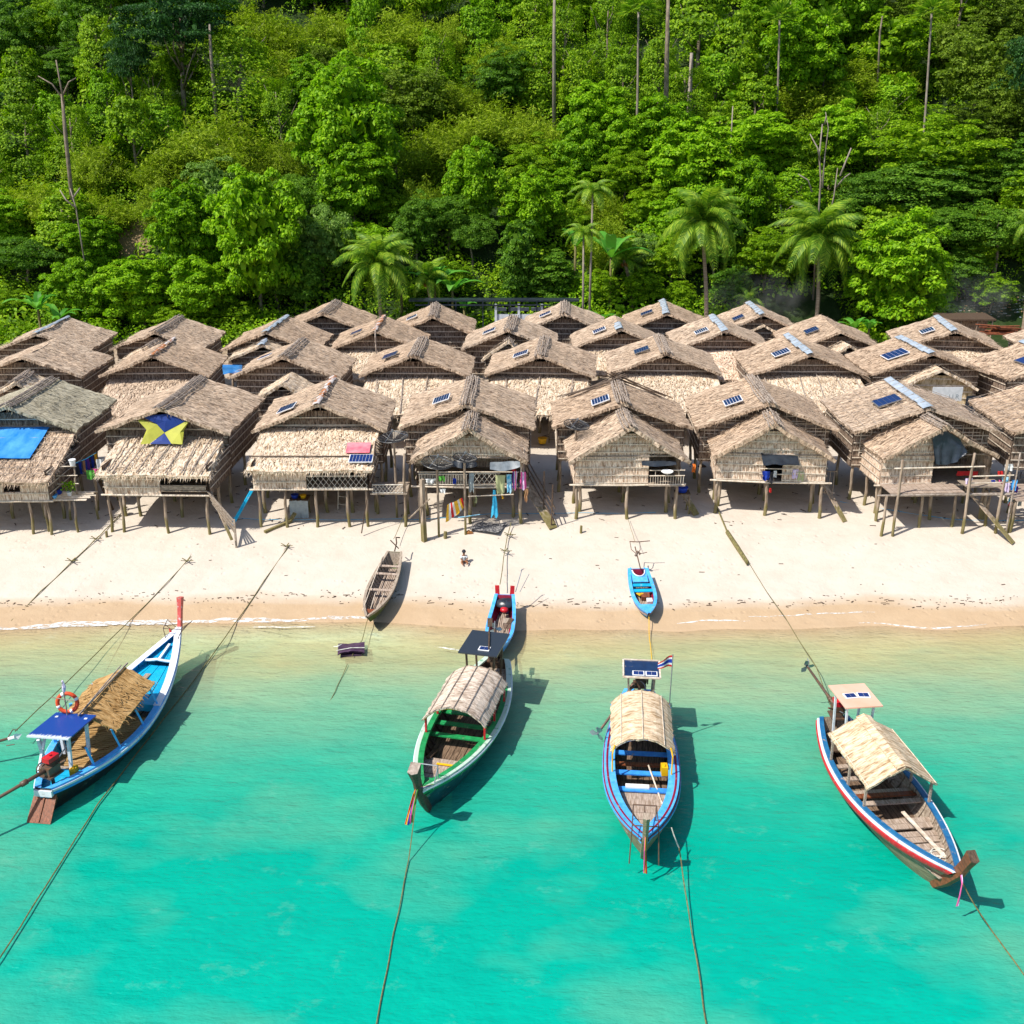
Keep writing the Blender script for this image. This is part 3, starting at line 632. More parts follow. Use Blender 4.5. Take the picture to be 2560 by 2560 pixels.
def palm(base_px, base_py, cx, cy, r, label, Y=None, nf=28, dead=0):
    p = hit(base_px, base_py, .0) if Y is None else None
    if Y is not None: q = aty(base_px, base_py, Y); p = Vector((q.x, Y, hz(q.x, Y)))
    c = aty(cx, cy, p.y+.3); zc = p.y*cos(PITCH)-(c.z-CH)*sin(PITCH); R = r*zc/FPX; s = R/3.6
    e = thing('coconut_palm', label, 'palm', p, 0, 'coconut palms behind the huts')
    b = MB(); d = c-p; pts = [Vector((d.x*t**1.6+.1*sin(t*5), d.y*t, d.z*t-.3*(t == 0))) for t in [i/10 for i in range(11)]]
    b.tube(pts, [.30 if i == 0 else .21-.06*i/10 for i in range(11)], 9); b.build('trunk', M['bark_palm'], e, smooth=True)
    for k in range(nf):
        a = k*2.399+random.uniform(-.2, .2); tilt = 1.25-1.9*(k/nf)+random.uniform(-.1, .1)
        o = bpy.data.objects.new('frond', FRD[0 if k < nf*.45 else (1 if k < nf*.75 else 2)]); C.objects.link(o); o.parent = e
        o.location = d; o.rotation_euler = (random.uniform(-.3, .3), -tilt, a); o.scale = (s*random.uniform(.85, 1.1),)*3
    nb = MB()
    for k in range(8):
        a = k*.785; nb.tube([d+Vector((cos(a)*.25, sin(a)*.25, -.25-.1*(k % 2))), d+Vector((cos(a)*.38, sin(a)*.38, -.5-.1*(k % 2)))], [.13, .1], 6)
    nb.build('coconut_bunch', M['coconut'], e, smooth=True); return e
palm(948, 800, 948, 668, 96, 'leftmost coconut palm with pale drooping fronds, behind the back roofs', Y=98.5)
palm(1765, 800, 1760, 566, 104, 'middle coconut palm with a thick leaning trunk right of the hill centre', Y=98)
palm(2042, 778, 2051, 600, 102, 'coconut palm with long hanging yellow-green fronds below the bare dead branches', Y=101)
palm(1580, 745, 1563, 650, 62, 'small coconut palm with upright yellowish fronds, left of the middle palm', Y=105, nf=14)
palm(1875, 800, 1872, 752, 42, 'young palm with a pale arching frond just behind the back roofs', Y=97.8, nf=9)
palm(2575, 720, 2575, 560, 46, 'coconut palm cut by the far right side of the yard', Y=101, nf=16)
palm(1085, 770, 1070, 700, 62, 'low coconut palm right of the leftmost coconut palm', Y=100, nf=14)
def fan_palm(bx, by, cx, cy, r, label, dry=False, group='tall fan palms'):
    p = hit(bx, by, 7.5); c = aty(cx, cy, p.y); zc = p.y*cos(PITCH)-(c.z-CH)*sin(PITCH); R = r*zc/FPX
    e = thing('fan_palm', label, 'palm', p, 0, group); d = c-p
    b = MB(); b.tube([d*t+Vector((.1*sin(t*4), 0, -.5*(t == 0))) for t in [i/8 for i in range(9)]], [.14-.04*i/8 for i in range(9)], 8); b.build('trunk', M['bark_pale'], e, smooth=True)
    for mi, (rng_, nm) in enumerate(((range(0, 18), 'crown'), (range(18, 26), 'dry_skirt'))):
        if nm == 'dry_skirt' and not dry: continue
        lb = MB()
        for k in rng_:
            a = k*2.4; el = 1.25-1.9*(k/26); st = d+Vector((cos(a)*cos(el), sin(a)*cos(el), sin(el)))*R*(.42 if nm == 'crown' else .2)
            ax = (st-d).normalized(); lb.tube([d, st], .025, 3)
            sd_ = ax.cross(Vector((0, 0, 1))).normalized(); up_ = sd_.cross(ax)
            for j in range(13):
                th = (j-6)*.24; q = ax*cos(th)+sd_*sin(th); tip = st+q*R*(.55 if nm == 'crown' else .3)+Vector((0, 0, -.12*R*abs(sin(th))-.06*R)); w = (sd_*cos(th)-ax*sin(th))*R*.045
                mdl = st.lerp(tip, .55)+up_*.04; lb.add([st, mdl+w, tip, mdl-w], [(0, 1, 2, 3)])
        lb.build(nm, M['leaf_palm'] if mi == 0 else M['leaf_dry'], e)
    return e
fan_palm(2315, 335, 2331, 34, 58, 'tall fan palm on a long thin trunk, upper right of the hill')
fan_palm(1949, 185, 1951, 50, 60, 'fan palm with a pale fanned crown and short visible trunk, upper right of centre')
fan_palm(1592, 270, 1598, 30, 66, 'tall thin grey palm with a starry crown, beside the thick bare brown trunk', False)
fan_palm(2065, 110, 2070, 62, 56, 'low fan palm with a round green crown on the upper right slope', False)
# areca palms
def areca(bx, by, cx, cy, r, label, Y=100):
    q = aty(bx, by, Y); p = Vector((q.x, Y, hz(q.x, Y))); c = aty(cx, cy, Y); d = c-p
    e = thing('areca_palm', label, 'palm', p, 0, 'slim areca palms'); b = MB(); b.tube([d*t for t in (0, .5, 1)], [.12, .1, .08], 7); b.build('trunk', M['bark_pale'], e, smooth=True)
    zc = 105; s = r*zc/FPX/3.9
    for k in range(11):
        o = bpy.data.objects.new('frond', FRD[1]); C.objects.link(o); o.parent = e; o.location = d; o.rotation_euler = (0, -(.9-1.2*k/11), k*2.4); o.scale = (s, s*1.2, s)
areca(1475, 721, 1482, 480, 55, 'taller slim areca palm with a pale ringed trunk and drooping crown')
areca(1460, 712, 1459, 585, 50, 'shorter slim areca palm directly left of the taller one')
def banana(px, py, Y, h, label, n=8, w=.32, grp='banana plants behind the huts'):
    q = aty(px, py, Y); base = Vector((q.x, Y, hz(q.x, Y) if Y > 97 else gz(q.x, Y))); top = q.z-base.z
    e = thing('banana_plant', label, 'plant', base, 0, grp); b = MB(); b.tube([(0, 0, -.2), (0, 0, max(.4, top*.7))], [.16, .1], 7); b.build('stem', M['rope'], e, smooth=True)
    z0 = max(.4, top*.65); lb = MB()
    for k in range(n):
        a = k*2.4+random.uniform(-.3, .3); el = random.uniform(.6, 1.25); L = h*random.uniform(.75, 1.1); sdv = Vector((-sin(a), cos(a), 0)); P = []
        for i in range(8):
            t = i/7; c = Vector((cos(a)*cos(el)*L*t*(1+.3*t), sin(a)*cos(el)*L*t*(1+.3*t), z0+sin(el)*L*t-.42*L*t*t*t)); ww = w*L*.38*abs(sin(pi*min(1, .08+.92*t)))**.6*(0.15 if i == 0 else 1)
            P.append([c-sdv*ww+Vector((0, 0, .25*ww)), c, c+sdv*ww+Vector((0, 0, .25*ww))])
        lb.grid(P)
    lb.build('crown', M['leaf_banana'], e); return e
random.seed(8)
banana(88, 728, 99, 3.2, 'banana plant with broad torn leaves at the far left behind the back roofs', 9)
banana(142, 765, 97.9, 2.6, 'young banana plant with upright pale leaves near the left back roof', 6)
banana(1085, 640, 101, 3.6, 'tall banana plant right of the leftmost coconut palm', 9)
banana(1130, 665, 100.5, 3.2, 'spreading banana plant behind the middle back roofs', 8)
banana(1000, 640, 102, 2.8, 'yellowish banana plant just above the leftmost coconut palm', 7)
banana(1160, 725, 99, 2.2, 'low banana plant directly behind the dark long shed', 7)
banana(1530, 565, 104, 4.2, 'large banana plant with long glowing leaves right of the areca palms', 8)
banana(1440, 540, 106, 3.0, 'broad-leaved banana plant left of the areca palm crowns', 7)
banana(2140, 795, 97.2, 2.0, 'banana plant with drooping leaves behind the right back roofs', 8)
banana(2175, 800, 97.0, 1.8, 'low banana plant next to the drooping one under the round lime tree', 7)
banana(2331, 785, 97.4, 2.4, 'upright banana plant at the foot of the round lime tree', 8)
banana(1500, 765, 97.6, 1.8, 'small banana plant below the areca palms', 6)
# bare trunks and dead branches
def bare(pts, r, label, mat='bark', Yh=None, name='bare_trunk', cat='tree trunk', branches=()):
    p = hit(*pts[0], 7.5) if Yh is None else None
    if Yh is not None: q = aty(*pts[0], Yh); p = Vector((q.x, Yh, hz(q.x, Yh)))
    e = thing(name, label, cat, p, 0); b = MB(); L = [aty(a, c, p.y)-p for a, c in pts]; L[0] = Vector((0, 0, -1))
    b.tube(L, [r*.72*(1-.45*i/(len(L)-1)) for i in range(len(L))], 8); b.build('trunk', M[mat], e, smooth=True)
    for br in branches:
        b = MB(); b.tube([aty(a, c, p.y+random.uniform(-.5, .5))-p for a, c in br], [.10, .07, .045, .03, .02][:len(br)], 5); b.build('branch', M[mat], e, smooth=True)
    return e
bare([(1671, 215), (1668, 110), (1671, -30)], .42, 'thick bare reddish-brown trunk rising out of the top of the picture', 'bark')
bare([(1388, 195), (1385, 100), (1386, -10)], .33, 'pale bare trunk half wrapped in leaves, upper hill centre', 'bark_pale')
bare([(532, 200), (527, 130), (524, 60)], .3, 'grey bare trunk beneath the wide dark layered tree', 'bark_pale')
bare([(170, 470), (163, 330), (155, 235)], .34, 'slender grey trunk with forked bare limbs on the left slope', 'bark', branches=[[(156, 245), (130, 210), (95, 190)], [(157, 240), (172, 205), (190, 195)], [(160, 260), (140, 150)]])
bare([(1729, 185), (1729, 132)], .45, 'short broken pale stump standing among creepers, right of the thick brown trunk', 'bark_pale', name='broken_stump')
bare([(2210, 130), (2200, 80), (2206, 40)], .2, 'dark leaning bare trunk left of the tall right fan palm', 'bark')
bare([(2051, 560), (2052, 450), (2048, 390), (2056, 310)], .15, 'leafless dead tree with forked grey branches behind the hanging-frond palm', 'bark_pale', 106, 'dead_tree', 'tree',
     [[(2050, 400), (2044, 370), (2025, 335)], [(2056, 470), (2062, 390), (2071, 320), (2064, 280)], [(2070, 560), (2085, 490), (2094, 420)], [(2030, 480), (2020, 450), (1995, 435)], [(2090, 470), (2110, 445), (2126, 433)], [(2062, 310), (2066, 290)], [(2100, 440), (2128, 370)]])
bare([(205, 580), (190, 520), (175, 470)], .12, 'thin crooked dry sapling above the bare clearing', 'bark_pale', branches=[[(190, 520), (165, 500), (150, 475)], [(182, 495), (200, 470)]])
bare([(1833, 300), (1832, 265)], .14, 'short pale slender trunk under a small leafy top, right of centre', 'bark_pale')
# tree labels: by kind and the nearest landmark
LAND = [(948, 668, 'leftmost coconut palm'), (1760, 566, 'middle coconut palm'), (2051, 600, 'hanging-frond coconut palm'), (2331, 40, 'tall right fan palm'), (1671, 60, 'thick bare brown trunk'),
        (868, 330, 'huge lone bright tree'), (443, 70, 'wide dark layered tree'), (330, 600, 'bare brown clearing'), (2261, 690, 'round lime-green tree'), (1482, 480, 'slim areca palms'),
        (2056, 310, 'leafless dead tree'), (1228, 310, 'central olive bamboo thicket'), (1951, 60, 'pale-crowned fan palm'), (160, 300, 'slender left grey trunk')]
byk = {}
for t in trees:
    if t[4]: continue
    px, py = t[0], t[1]; k = min(range(len(LAND)), key=lambda i: (px-LAND[i][0])**2+(py-LAND[i][1])**2)
    dx, dy = px-LAND[k][0], py-LAND[k][1]
    if px < -20 or px > 2580 or py < -60: rel = 'beyond'
    elif abs(dx) > 1.8*abs(dy): rel = 'right of' if dx > 0 else 'left of'
    elif abs(dy) > 1.8*abs(dx): rel = 'uphill of' if dy < 0 else 'downhill of'
    else: rel = ('uphill and ' if dy < 0 else 'downhill and ')+('right of' if dx > 0 else 'left of')
    byk.setdefault((t[3], k, rel), []).append((dx*dx+dy*dy, t))
ORD = ['nearest', 'second', 'third', 'fourth', 'fifth', 'sixth', 'seventh', 'eighth', 'ninth', 'tenth']
for (kd, k, rel), L in byk.items():
    L.sort(key=lambda a: a[0])
    for i, (_, t) in enumerate(L):
        o_ = '' if len(L) == 1 else (ORD[min(i, 9)]+' ')
        t[2]['label'] = (o_+KIND[kd]+' '+rel+' the '+LAND[k][2]) if i < 10 else 'outlying '+KIND[kd]+' '+rel+' the '+LAND[k][2]
        if rel == 'beyond': t[2]['label'] = o_+KIND[kd]+' at the far edge beyond the '+LAND[k][2]
# ------------------------------------------------------------------ thatched huts
def slab(b, A, B_, Cc, D, nu, nv, th=.17, amp=.035, course=.42, sag=.0, mi=0, u0=0., fringe=1., loose=1., rough=.03, long=1.):
    """thatch slab; A-B_ is the upper edge, D-Cc the lower edge"""
    A, B_, Cc, D = map(Vector, (A, B_, Cc, D)); nrm = (B_-A).cross(D-A).normalized()
    if nrm.z < 0: nrm = -nrm
    W_ = (B_-A).length; H_ = (D-A).length; sd_ = random.uniform(0, 99); G = []; U = []
    for i in range(nu+1):
        row = []; ur = []
        for j in range(nv+1):
            u, v = i/nu, j/nv; p = A.lerp(B_, u).lerp(D.lerp(Cc, u), v)
            k = (v*H_/course) % 1.
            o = amp*(k-.3)+rough*2*noise.noise(Vector((u*W_*.55+sd_, v*H_*.55, 0)))+rough*noise.noise(Vector((u*W_*2.3+sd_, v*H_*1.6, 4)))-sag*sin(pi*u)*(1-v*.4)
            row.append(p+nrm*o+((D-A).normalized()*random.uniform(-.05, .09) if j == nv else Vector())+((B_-A).normalized()*random.uniform(-.05, .05) if i in (0, nu) else Vector())); ur.append((u*W_+u0, v*H_))
        G.append(row); U.append(ur)
    b.grid(G, mi, U)
    low = [[p-nrm*th for p in r] for r in G]; b.grid([r[::-1] for r in low], mi, [r[::-1] for r in U])
    for e in ([G[i][nv] for i in range(nu+1)], [G[i][0] for i in range(nu+1)], G[0], G[nu]):
        b.grid([[p for p in e], [p-nrm*th for p in e]], mi, [[(k*.2, 0) for k in range(len(e))], [(k*.2, .2) for k in range(len(e))]])
    down = (D-A).normalized(); side = (B_-A).normalized()
    def blade(p, d, L, w):
        s_ = d.cross(nrm).normalized()*w; q = p+d*L; uu = random.uniform(0, 90)
        b.add([p-s_, p+s_, q], [(0, 1, 2)], mi, [(uu, 0), (uu+.05, 0), (uu, L)])
    for _ in range(int(W_*17*fringe)):
        p = D.lerp(Cc, random.random())+nrm*random.uniform(-th, .0)-down*.08
        blade(p, (down+side*random.gauss(0, .25)+nrm*random.gauss(-.1, .15)+Vector((0, 0, -.35))).normalized(), random.uniform(.12, .36)*long, random.uniform(.012, .03))
    for (P, Q, s_) in ((A, D, -1), (B_, Cc, 1)):
        for _ in range(int(H_*11*fringe)):
            p = P.lerp(Q, random.random())+nrm*random.uniform(-th, -.0)
            blade(p, (side*s_*.5+down*random.uniform(.0, 1)+Vector((0, 0, -random.uniform(0, .9)))+nrm*random.gauss(0, .1)).normalized(), random.uniform(.1, .28)*long, random.uniform(.010, .024))
    for _ in range(int(W_*H_*20*loose)):
        p = A.lerp(B_, random.random()).lerp(D.lerp(Cc, random.random()), random.random()*.95)+nrm*(amp+rough*.6)
        blade(p, (down*random.choice((1, 1, 1, -.6))+side*random.gauss(0, .45)+nrm*random.uniform(.0, .16)).normalized(), random.uniform(.15, .5), random.uniform(.014, .036))
def wallpanel(b, P, Q, z0, z1, top=None, mi=0, band=.42, holes=(), fringe=1., bt=1):
    """banded leaf wall from P to Q (xy); top(s)->max z at s in metres along; holes [(s0,s1,z0,z1)]"""
    P = Vector((P[0], P[1], 0)); Q = Vector((Q[0], Q[1], 0)); L = (Q-P).length; d = (Q-P)/L; n = d.cross(Vector((0, 0, 1)))
    z = z0; k = 0
    while z < z1-.02:
        zt = min(z1, z+band); segs = [(0., L)]
        for h in holes:
            if h[2] < zt-.05 and h[3] > z+.05:
                ns = []
                for a, c in segs:
                    if h[0] > a: ns.append((a, min(c, h[0])))
                    if h[1] < c: ns.append((max(a, h[1]), c))
                segs = [s_ for s_ in ns if s_[1]-s_[0] > .05]
        for a, c in segs:
            m_ = max(2, int((c-a)/.35)); lo = []; hi = []; U1 = []; U2 = []
            for i in range(m_+1):
                s_ = a+(c-a)*i/m_; t_ = zt if top is None else min(zt, top(s_))
                if t_ < z+.02: t_ = z+.02
                w = .035+.012*random.random(); lo.append(P+d*s_+n*w+Vector((0, 0, z-.03-random.uniform(0, .04)))); hi.append(P+d*s_-n*.0+Vector((0, 0, t_)))
                U1.append((s_, z)); U2.append((s_, t_))
            if top is not None:
                ok = [i for i in range(m_+1) if top(a+(c-a)*i/m_) > z+.03]
                if not ok: continue
                i0, i1 = max(0, ok[0]-1), min(m_, ok[-1]+1); lo, hi, U1, U2 = lo[i0:i1+1], hi[i0:i1+1], U1[i0:i1+1], U2[i0:i1+1]
                if len(lo) < 2: continue
            b.grid([hi, lo], mi, [U2, U1]); b.grid([[p-n*.07 for p in lo], [p-n*.07 for p in hi]], mi, [U1, U2]); b.grid([lo, [p-n*.07 for p in lo]], mi, [U1, U1])
            for _ in range(int((c-a)*9*fringe)):
                q = lo[0].lerp(lo[-1], random.random())+n*.01; w = random.uniform(.01, .025)
                b.add([q-d*w+Vector((0, 0, .06)), q+d*w+Vector((0, 0, .06)), q+d*random.gauss(0, .05)+n*random.uniform(0, .06)-Vector((0, 0, random.uniform(.05, .16)))], [(0, 1, 2)], mi, [(random.random()*9, 0), (random.random()*9, 0), (0, .2)])
            if bt and zt-z > .2:
                h0, h1 = P+d*a+n*.075+Vector((0, 0, zt-.06)), P+d*c+n*.075+Vector((0, 0, zt-.06))
                if top is not None: h0 = hi[0]+n*.06-Vector((0, 0, .08)); h1 = hi[-1]+n*.06-Vector((0, 0, .08)); h0.z = h1.z = z+.06
                b.beam(h0, h1, .025, .05, 1)
        z = zt; k += 1
    return b
def post(parent, x, y, z0, z1, r=.08, lean=.06, mat='post', name='post'):
    b = MB(); n = 6; ph = random.uniform(0, 6); dx, dy = random.uniform(-lean, lean), random.uniform(-lean, lean)
    b.tube([(dx*(1-i/n)+.025*sin(ph+i*1.3), dy*(1-i/n)+.02*cos(ph+i), z0+(z1-z0)*i/n) for i in range(n+1)], [r*(1.15-.25*i/n)*(1+.08*sin(i*2+ph)) for i in range(n+1)], 8)
    return b.build(name, M[mat], parent, smooth=True, loc=(x, y, 0))
def cells(parent, M4, w, h, nx, ny, frame='white_mark'):
    """framed solar panel lying in the plane of M4 (columns x, y, normal, origin)"""
    b = MB(); R = M4.to_3x3(); o = M4.to_translation(); b.box(o, (w, h, .05), 0, R)
    p = b.build('solar_panel', M[frame], parent); c = MB(); gx, gy = .035, .035; cw = (w-gx*2)/nx; ch_ = (h-gy*2)/ny
    for i in range(nx):
        for j in range(ny):
            q = M4 @ Vector((-w/2+gx+cw*(i+.5), -h/2+gy+ch_*(j+.5), .031)); c.box(q, (cw-.018, ch_-.012, .012), 0, R)
    c.build('cell_array', M['cell'], p); return p
HUTS = []
def hut(label, F, R, zr=7.5, hw=3.7, drop=1.38, cap='thatch', panel=None, lean=None, rmat='roof', wmat='wall', zf=4.0, group='big thatched huts of the village', front=None, side_holes=(), oh=.75,
        name='thatched_hut', posts=True, wall_in=.32, pr=.085, vis_front=True, thick=.17, rough=.045, sag=.12, Lr=None, Yf=None):
    drop *= random.uniform(.93, 1.06)
    f = at(F[0], F[1], zr); r = at(R[0], R[1], zr)
    ax = Vector((r.x-f.x, r.y-f.y, 0)); L = Lr or min(8.5, ax.length); rz = math.atan2(-ax.x, ax.y)
    g0 = gz(f.x, f.y); e = thing(name, label, 'hut', (f.x, f.y, 0), rz, group)
    inv = Matrix.Rotation(-rz, 3, 'Z')
    def gl(x, y):
        w = Matrix.Rotation(rz, 3, 'Z') @ Vector((x, y, 0))+Vector((f.x, f.y, 0)); return gz(w.x, w.y)
    ze = zr-drop; b = MB()
    for s in (-1, 1):
        jit = random.uniform(-.08, .08)
        slab(b, (0, 0, zr), (0, L, zr), (s*hw, L+.05, ze+jit), (s*hw, -.05+jit, ze-jit*.5), 16, 12, thick, sag=sag, u0=random.uniform(0, 20), rough=rough)
    b.build('roof', M[rmat], e)
    nn = Vector((-drop, 0, hw)).normalized()
    # ridge covering
    cb = MB()
    if cap == 'thatch':
        for k in range(7):
            x = -.34+k*.115; zz = zr+.09-abs(x)*drop/hw+random.uniform(0, .03)
            cb.tube([(x+random.uniform(-.05, .05), -.12+random.uniform(-.15, .2)+L*t, zz+.02*random.random()-.06*sin(pi*t)) for t in (0, .25, .5, .75, 1)], .032+.02*random.random(), 5)
        for k in range(int(L/.9)): cb.tube([(-.45, .4+k*.9, zr-.08), (0, .42+k*.9, zr+.15), (.45, .4+k*.9, zr-.08)], .018, 4)
        cb.build('ridge_cap', M['stick'], e)
    elif cap in ('metal', 'rust', 'half'):
        n = int(L/.8) if cap != 'half' else 3
        for k in range(n):
            y = -.1+k*(L/n if cap != 'half' else .75); y1 = y+(L/n if cap != 'half' else .75)*1.12
            for s in (-1, 1):
                a = Vector((0, y, zr+.10+.012*(k % 2))); w = (.38 if s < 0 else .14)*(.7 if cap == 'rust' else 1)+random.uniform(-.06, .06); c_ = Vector((s*w, y, zr+.09-w*drop/hw+.012*(k % 2)))
                G = [[a.lerp(c_, q)+Vector((0, (y1-y)*t, .012*((k+q*3) % 2)+.02*t)) for q in (0, .33, .66, 1)] for t in (0, .5, 1)]
                cb.grid(G); cb.grid([[p-Vector((0, 0, .012)) for p in rr] for rr in G])
            cb.beam((-.5, y1-.05, zr-.08), (-.05, y1-.05, zr+.14), .03, .03, 1)
        cb.build('ridge_cap', [M['metal_sheet' if cap != 'rust' else 'rust'], M['stick']], e)
    # straws and sticks lying across
    if panel:
        for (fy, fx, w, h, nx, ny) in ([panel] if not isinstance(panel, list) else panel):
            s = -1 if fx < 0 else 1; fx = abs(fx); c = Vector((s*hw*fx, L*fy, zr-drop*fx+.13)); xa = Vector((s*hw, 0, -drop)).normalized(); xa = xa*s; ya = Vector((0, 1, 0)); na = xa.cross(ya)
            M4 = Matrix((xa, ya, na)).transposed().to_4x4(); M4.translation = c; cells(e, M4, w*.9, h*.84, nx, ny, 'steel' if random.random() < .5 else 'white_mark')
    # walls
    wx = hw-wall_in; yw = oh; yb = L-.35; zt = zr-drop*wx/hw-.12
    slope = drop/hw
    def top(s_): return min(zr-.55, zr-.2-abs(s_-wx)*slope)
    if vis_front:
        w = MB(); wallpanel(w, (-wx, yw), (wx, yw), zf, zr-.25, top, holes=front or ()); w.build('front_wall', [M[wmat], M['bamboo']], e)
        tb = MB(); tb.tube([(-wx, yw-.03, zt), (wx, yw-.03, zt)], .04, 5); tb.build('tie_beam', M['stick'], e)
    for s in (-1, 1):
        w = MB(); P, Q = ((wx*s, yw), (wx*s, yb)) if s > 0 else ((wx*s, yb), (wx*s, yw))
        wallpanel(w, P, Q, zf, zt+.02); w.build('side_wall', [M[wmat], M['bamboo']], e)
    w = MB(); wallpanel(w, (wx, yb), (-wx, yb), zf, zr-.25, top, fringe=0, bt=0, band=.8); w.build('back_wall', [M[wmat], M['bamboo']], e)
    fb_ = MB(); fb_.box((0, (yw+yb)/2, zf-.05), (2*wx, yb-yw, .07)); fb_.build('floor', M['wood'], e)
    if posts:
        for y in (yw+.1, (yw+yb)/2, yb-.1):
            for x in (-wx+.15, 0, wx-.15): post(e, x, y, gl(x, y)-.4, zf-.08, pr)
    if lean:
        d = dict(w=hw-.35, y1=-3.2, z0=zr-1.6, z1=zr-2.9, mat='tan', ribs=0, xo=0., xt=None); d.update(lean); lb = MB()
        slab(lb, (-d['w']*.97+(d['xo'] if d['xt'] is None else d['xt']), yw-.08, d['z0']), (d['w']*.97+(d['xo'] if d['xt'] is None else d['xt']), yw-.08, d['z0']), (d['w']+d['xo'], d['y1'], d['z1']), (-d['w']+d['xo'], d['y1'], d['z1']), 18, 12, .14, course=.5, rough=.045, fringe=1.4, loose=1.6, long=1.4)
        lo = lb.build('lean_to_roof', M[d['mat']], e); rbm = MB()
        for k in range(d['ribs']):
            x = -d['w']+2*d['w']*(k+.5)/d['ribs']+d['xo']; q = random.uniform(-.3, .3)
            rbm.tube([(x, yw-.15, d['z0']+.13), (x+q*.6, (yw+d['y1'])/2, (d['z0']+d['z1'])/2+.14), (x+q, d['y1']+.05, d['z1']+.12)], .035, 5)
        if d['ribs']: rbm.build('batten', M['stick'], lo)
    HUTS.append(e); e['_'] = 0; del e['_']
    return e, dict(L=L, hw=hw, zr=zr, ze=ze, yw=yw, wx=wx, yb=yb, zt=zt, zf=zf, rz=rz, f=f, gl=gl)
G1 = 'big thatched huts of the village'
row1 = [
 dict(label='grey-green mossy thatched hut at the front left with a blue tarp on its lean-to', F=(13, 1015), R=(132, 944), rmat='roof_green', cap='thatch', lean=dict(w=3.6, y1=-4.5, z1=4.7, z0=6.05, mat='roof'), hw=3.6),
 dict(label='front hut with a blue and yellow kite cloth under its gable, second from left', F=(397, 1021), R=(502, 942), cap='thatch', lean=dict(w=2.92, y1=-3.6, z1=4.95, z0=5.75, mat='tan', ribs=9, xo=.6, xt=.3), hw=3.65),
 dict(label='front hut with rusty ridge sheets and a pink board on its wide lean-to', F=(793, 1011), R=(836, 943), cap='rust', panel=(.28, -.55, 1.15, 1.5, 5, 2), lean=dict(w=3.25, y1=-3.7, z1=4.95, z0=6.0, mat='tan'), hw=3.65, rmat='roof'),
 dict(label='front hut behind the dish-and-laundry porch, one tilted solar panel left of its ridge', F=(1165, 1011), R=(1182, 940), panel=(.42, -.42, 1.1, 1.55, 6, 1), hw=3.72),
 dict(label='front hut with long sticks heaped across the rear of its ridge', F=(1558, 1005), R=(1540, 948), panel=(.3, -.30, 1.15, 1.45, 6, 1), hw=3.8),
 dict(label='front hut with lattice-framed dark gable, behind the porch with hanging blue and lilac laundry', F=(1924, 1007), R=(1876, 939), panel=(.35, -.42, 1.15, 1.4, 6, 1), hw=3.85),
 dict(label='front hut with pale zinc ridge sheets and netted thatch, behind the black-tarp porch', F=(2326, 1018), R=(2225, 947), cap='metal', panel=(.42, -.35, 1.5, 1.5, 5, 1), hw=3.95),
 dict(label='big front hut cut by the right side, netted thatch and deep side wall', F=(2735, 1025), R=(2600, 950), hw=3.9, cap='metal'),
]
row2 = [
 dict(label='second-row hut at the left edge with thin sticks along its ridge', F=(53, 891), R=(142, 844), hw=3.7, cap=None),
 dict(label='second-row hut with a single rust-orange strip on its ridge, far left', F=(381, 889), R=(437, 846), hw=3.55, cap='rust', lean=dict(w=3.3, y1=-3.4, z1=4.4, z0=5.8, mat='roof')),
 dict(label='second-row hut with plain brown banded gable wall above a small straw gable', F=(706, 891), R=(760, 846), hw=3.65, panel=(.5, -.55, 1.0, 1.0, 4, 1)),
 dict(label='second-row hut with crumpled straw lean-to above the left-centre front roofs', F=(1034, 889), R=(1057, 843), hw=3.65, panel=(.45, -.52, 1.15, 1.4, 5, 1), lean=dict(ribs=4, y1=-3.6, z1=4.5)),
 dict(label='second-row hut with swirling straw lean-to at the centre of the village', F=(1349, 889), R=(1361, 841), hw=3.65, panel=(.35, -.38, 1.15, 1.4, 6, 1), lean=dict(ribs=3, y1=-3.6, z1=4.5)),
 dict(label='second-row hut with smooth tan lean-to between the centre and right', F=(1666, 882), R=(1646, 836), hw=3.75, panel=(.45, -.38, 1.15, 1.4, 6, 1), lean=dict(y1=-3.8, z1=4.5, w=3.6)),
 dict(label='second-row hut with blue-grey ridge sheets and ribbed straw lean-to', F=(2030, 884), R=(1970, 836), hw=3.85, cap='metal', panel=(.35, -.38, 1.25, 1.4, 6, 1), lean=dict(ribs=6, y1=-3.6, z1=4.5)),
 dict(label='second-row hut with long pale ridge sheets and a large square solar panel', F=(2334, 882), R=(2251, 841), hw=3.9, cap='metal', panel=(.35, -.45, 1.7, 1.7, 5, 1)),
 dict(label='second-row hut at the right edge, its solar panel cut by the frame', F=(2675, 892), R=(2556, 853), hw=3.95, cap='metal', panel=(.3, -.42, 1.7, 1.7, 5, 1)),
]
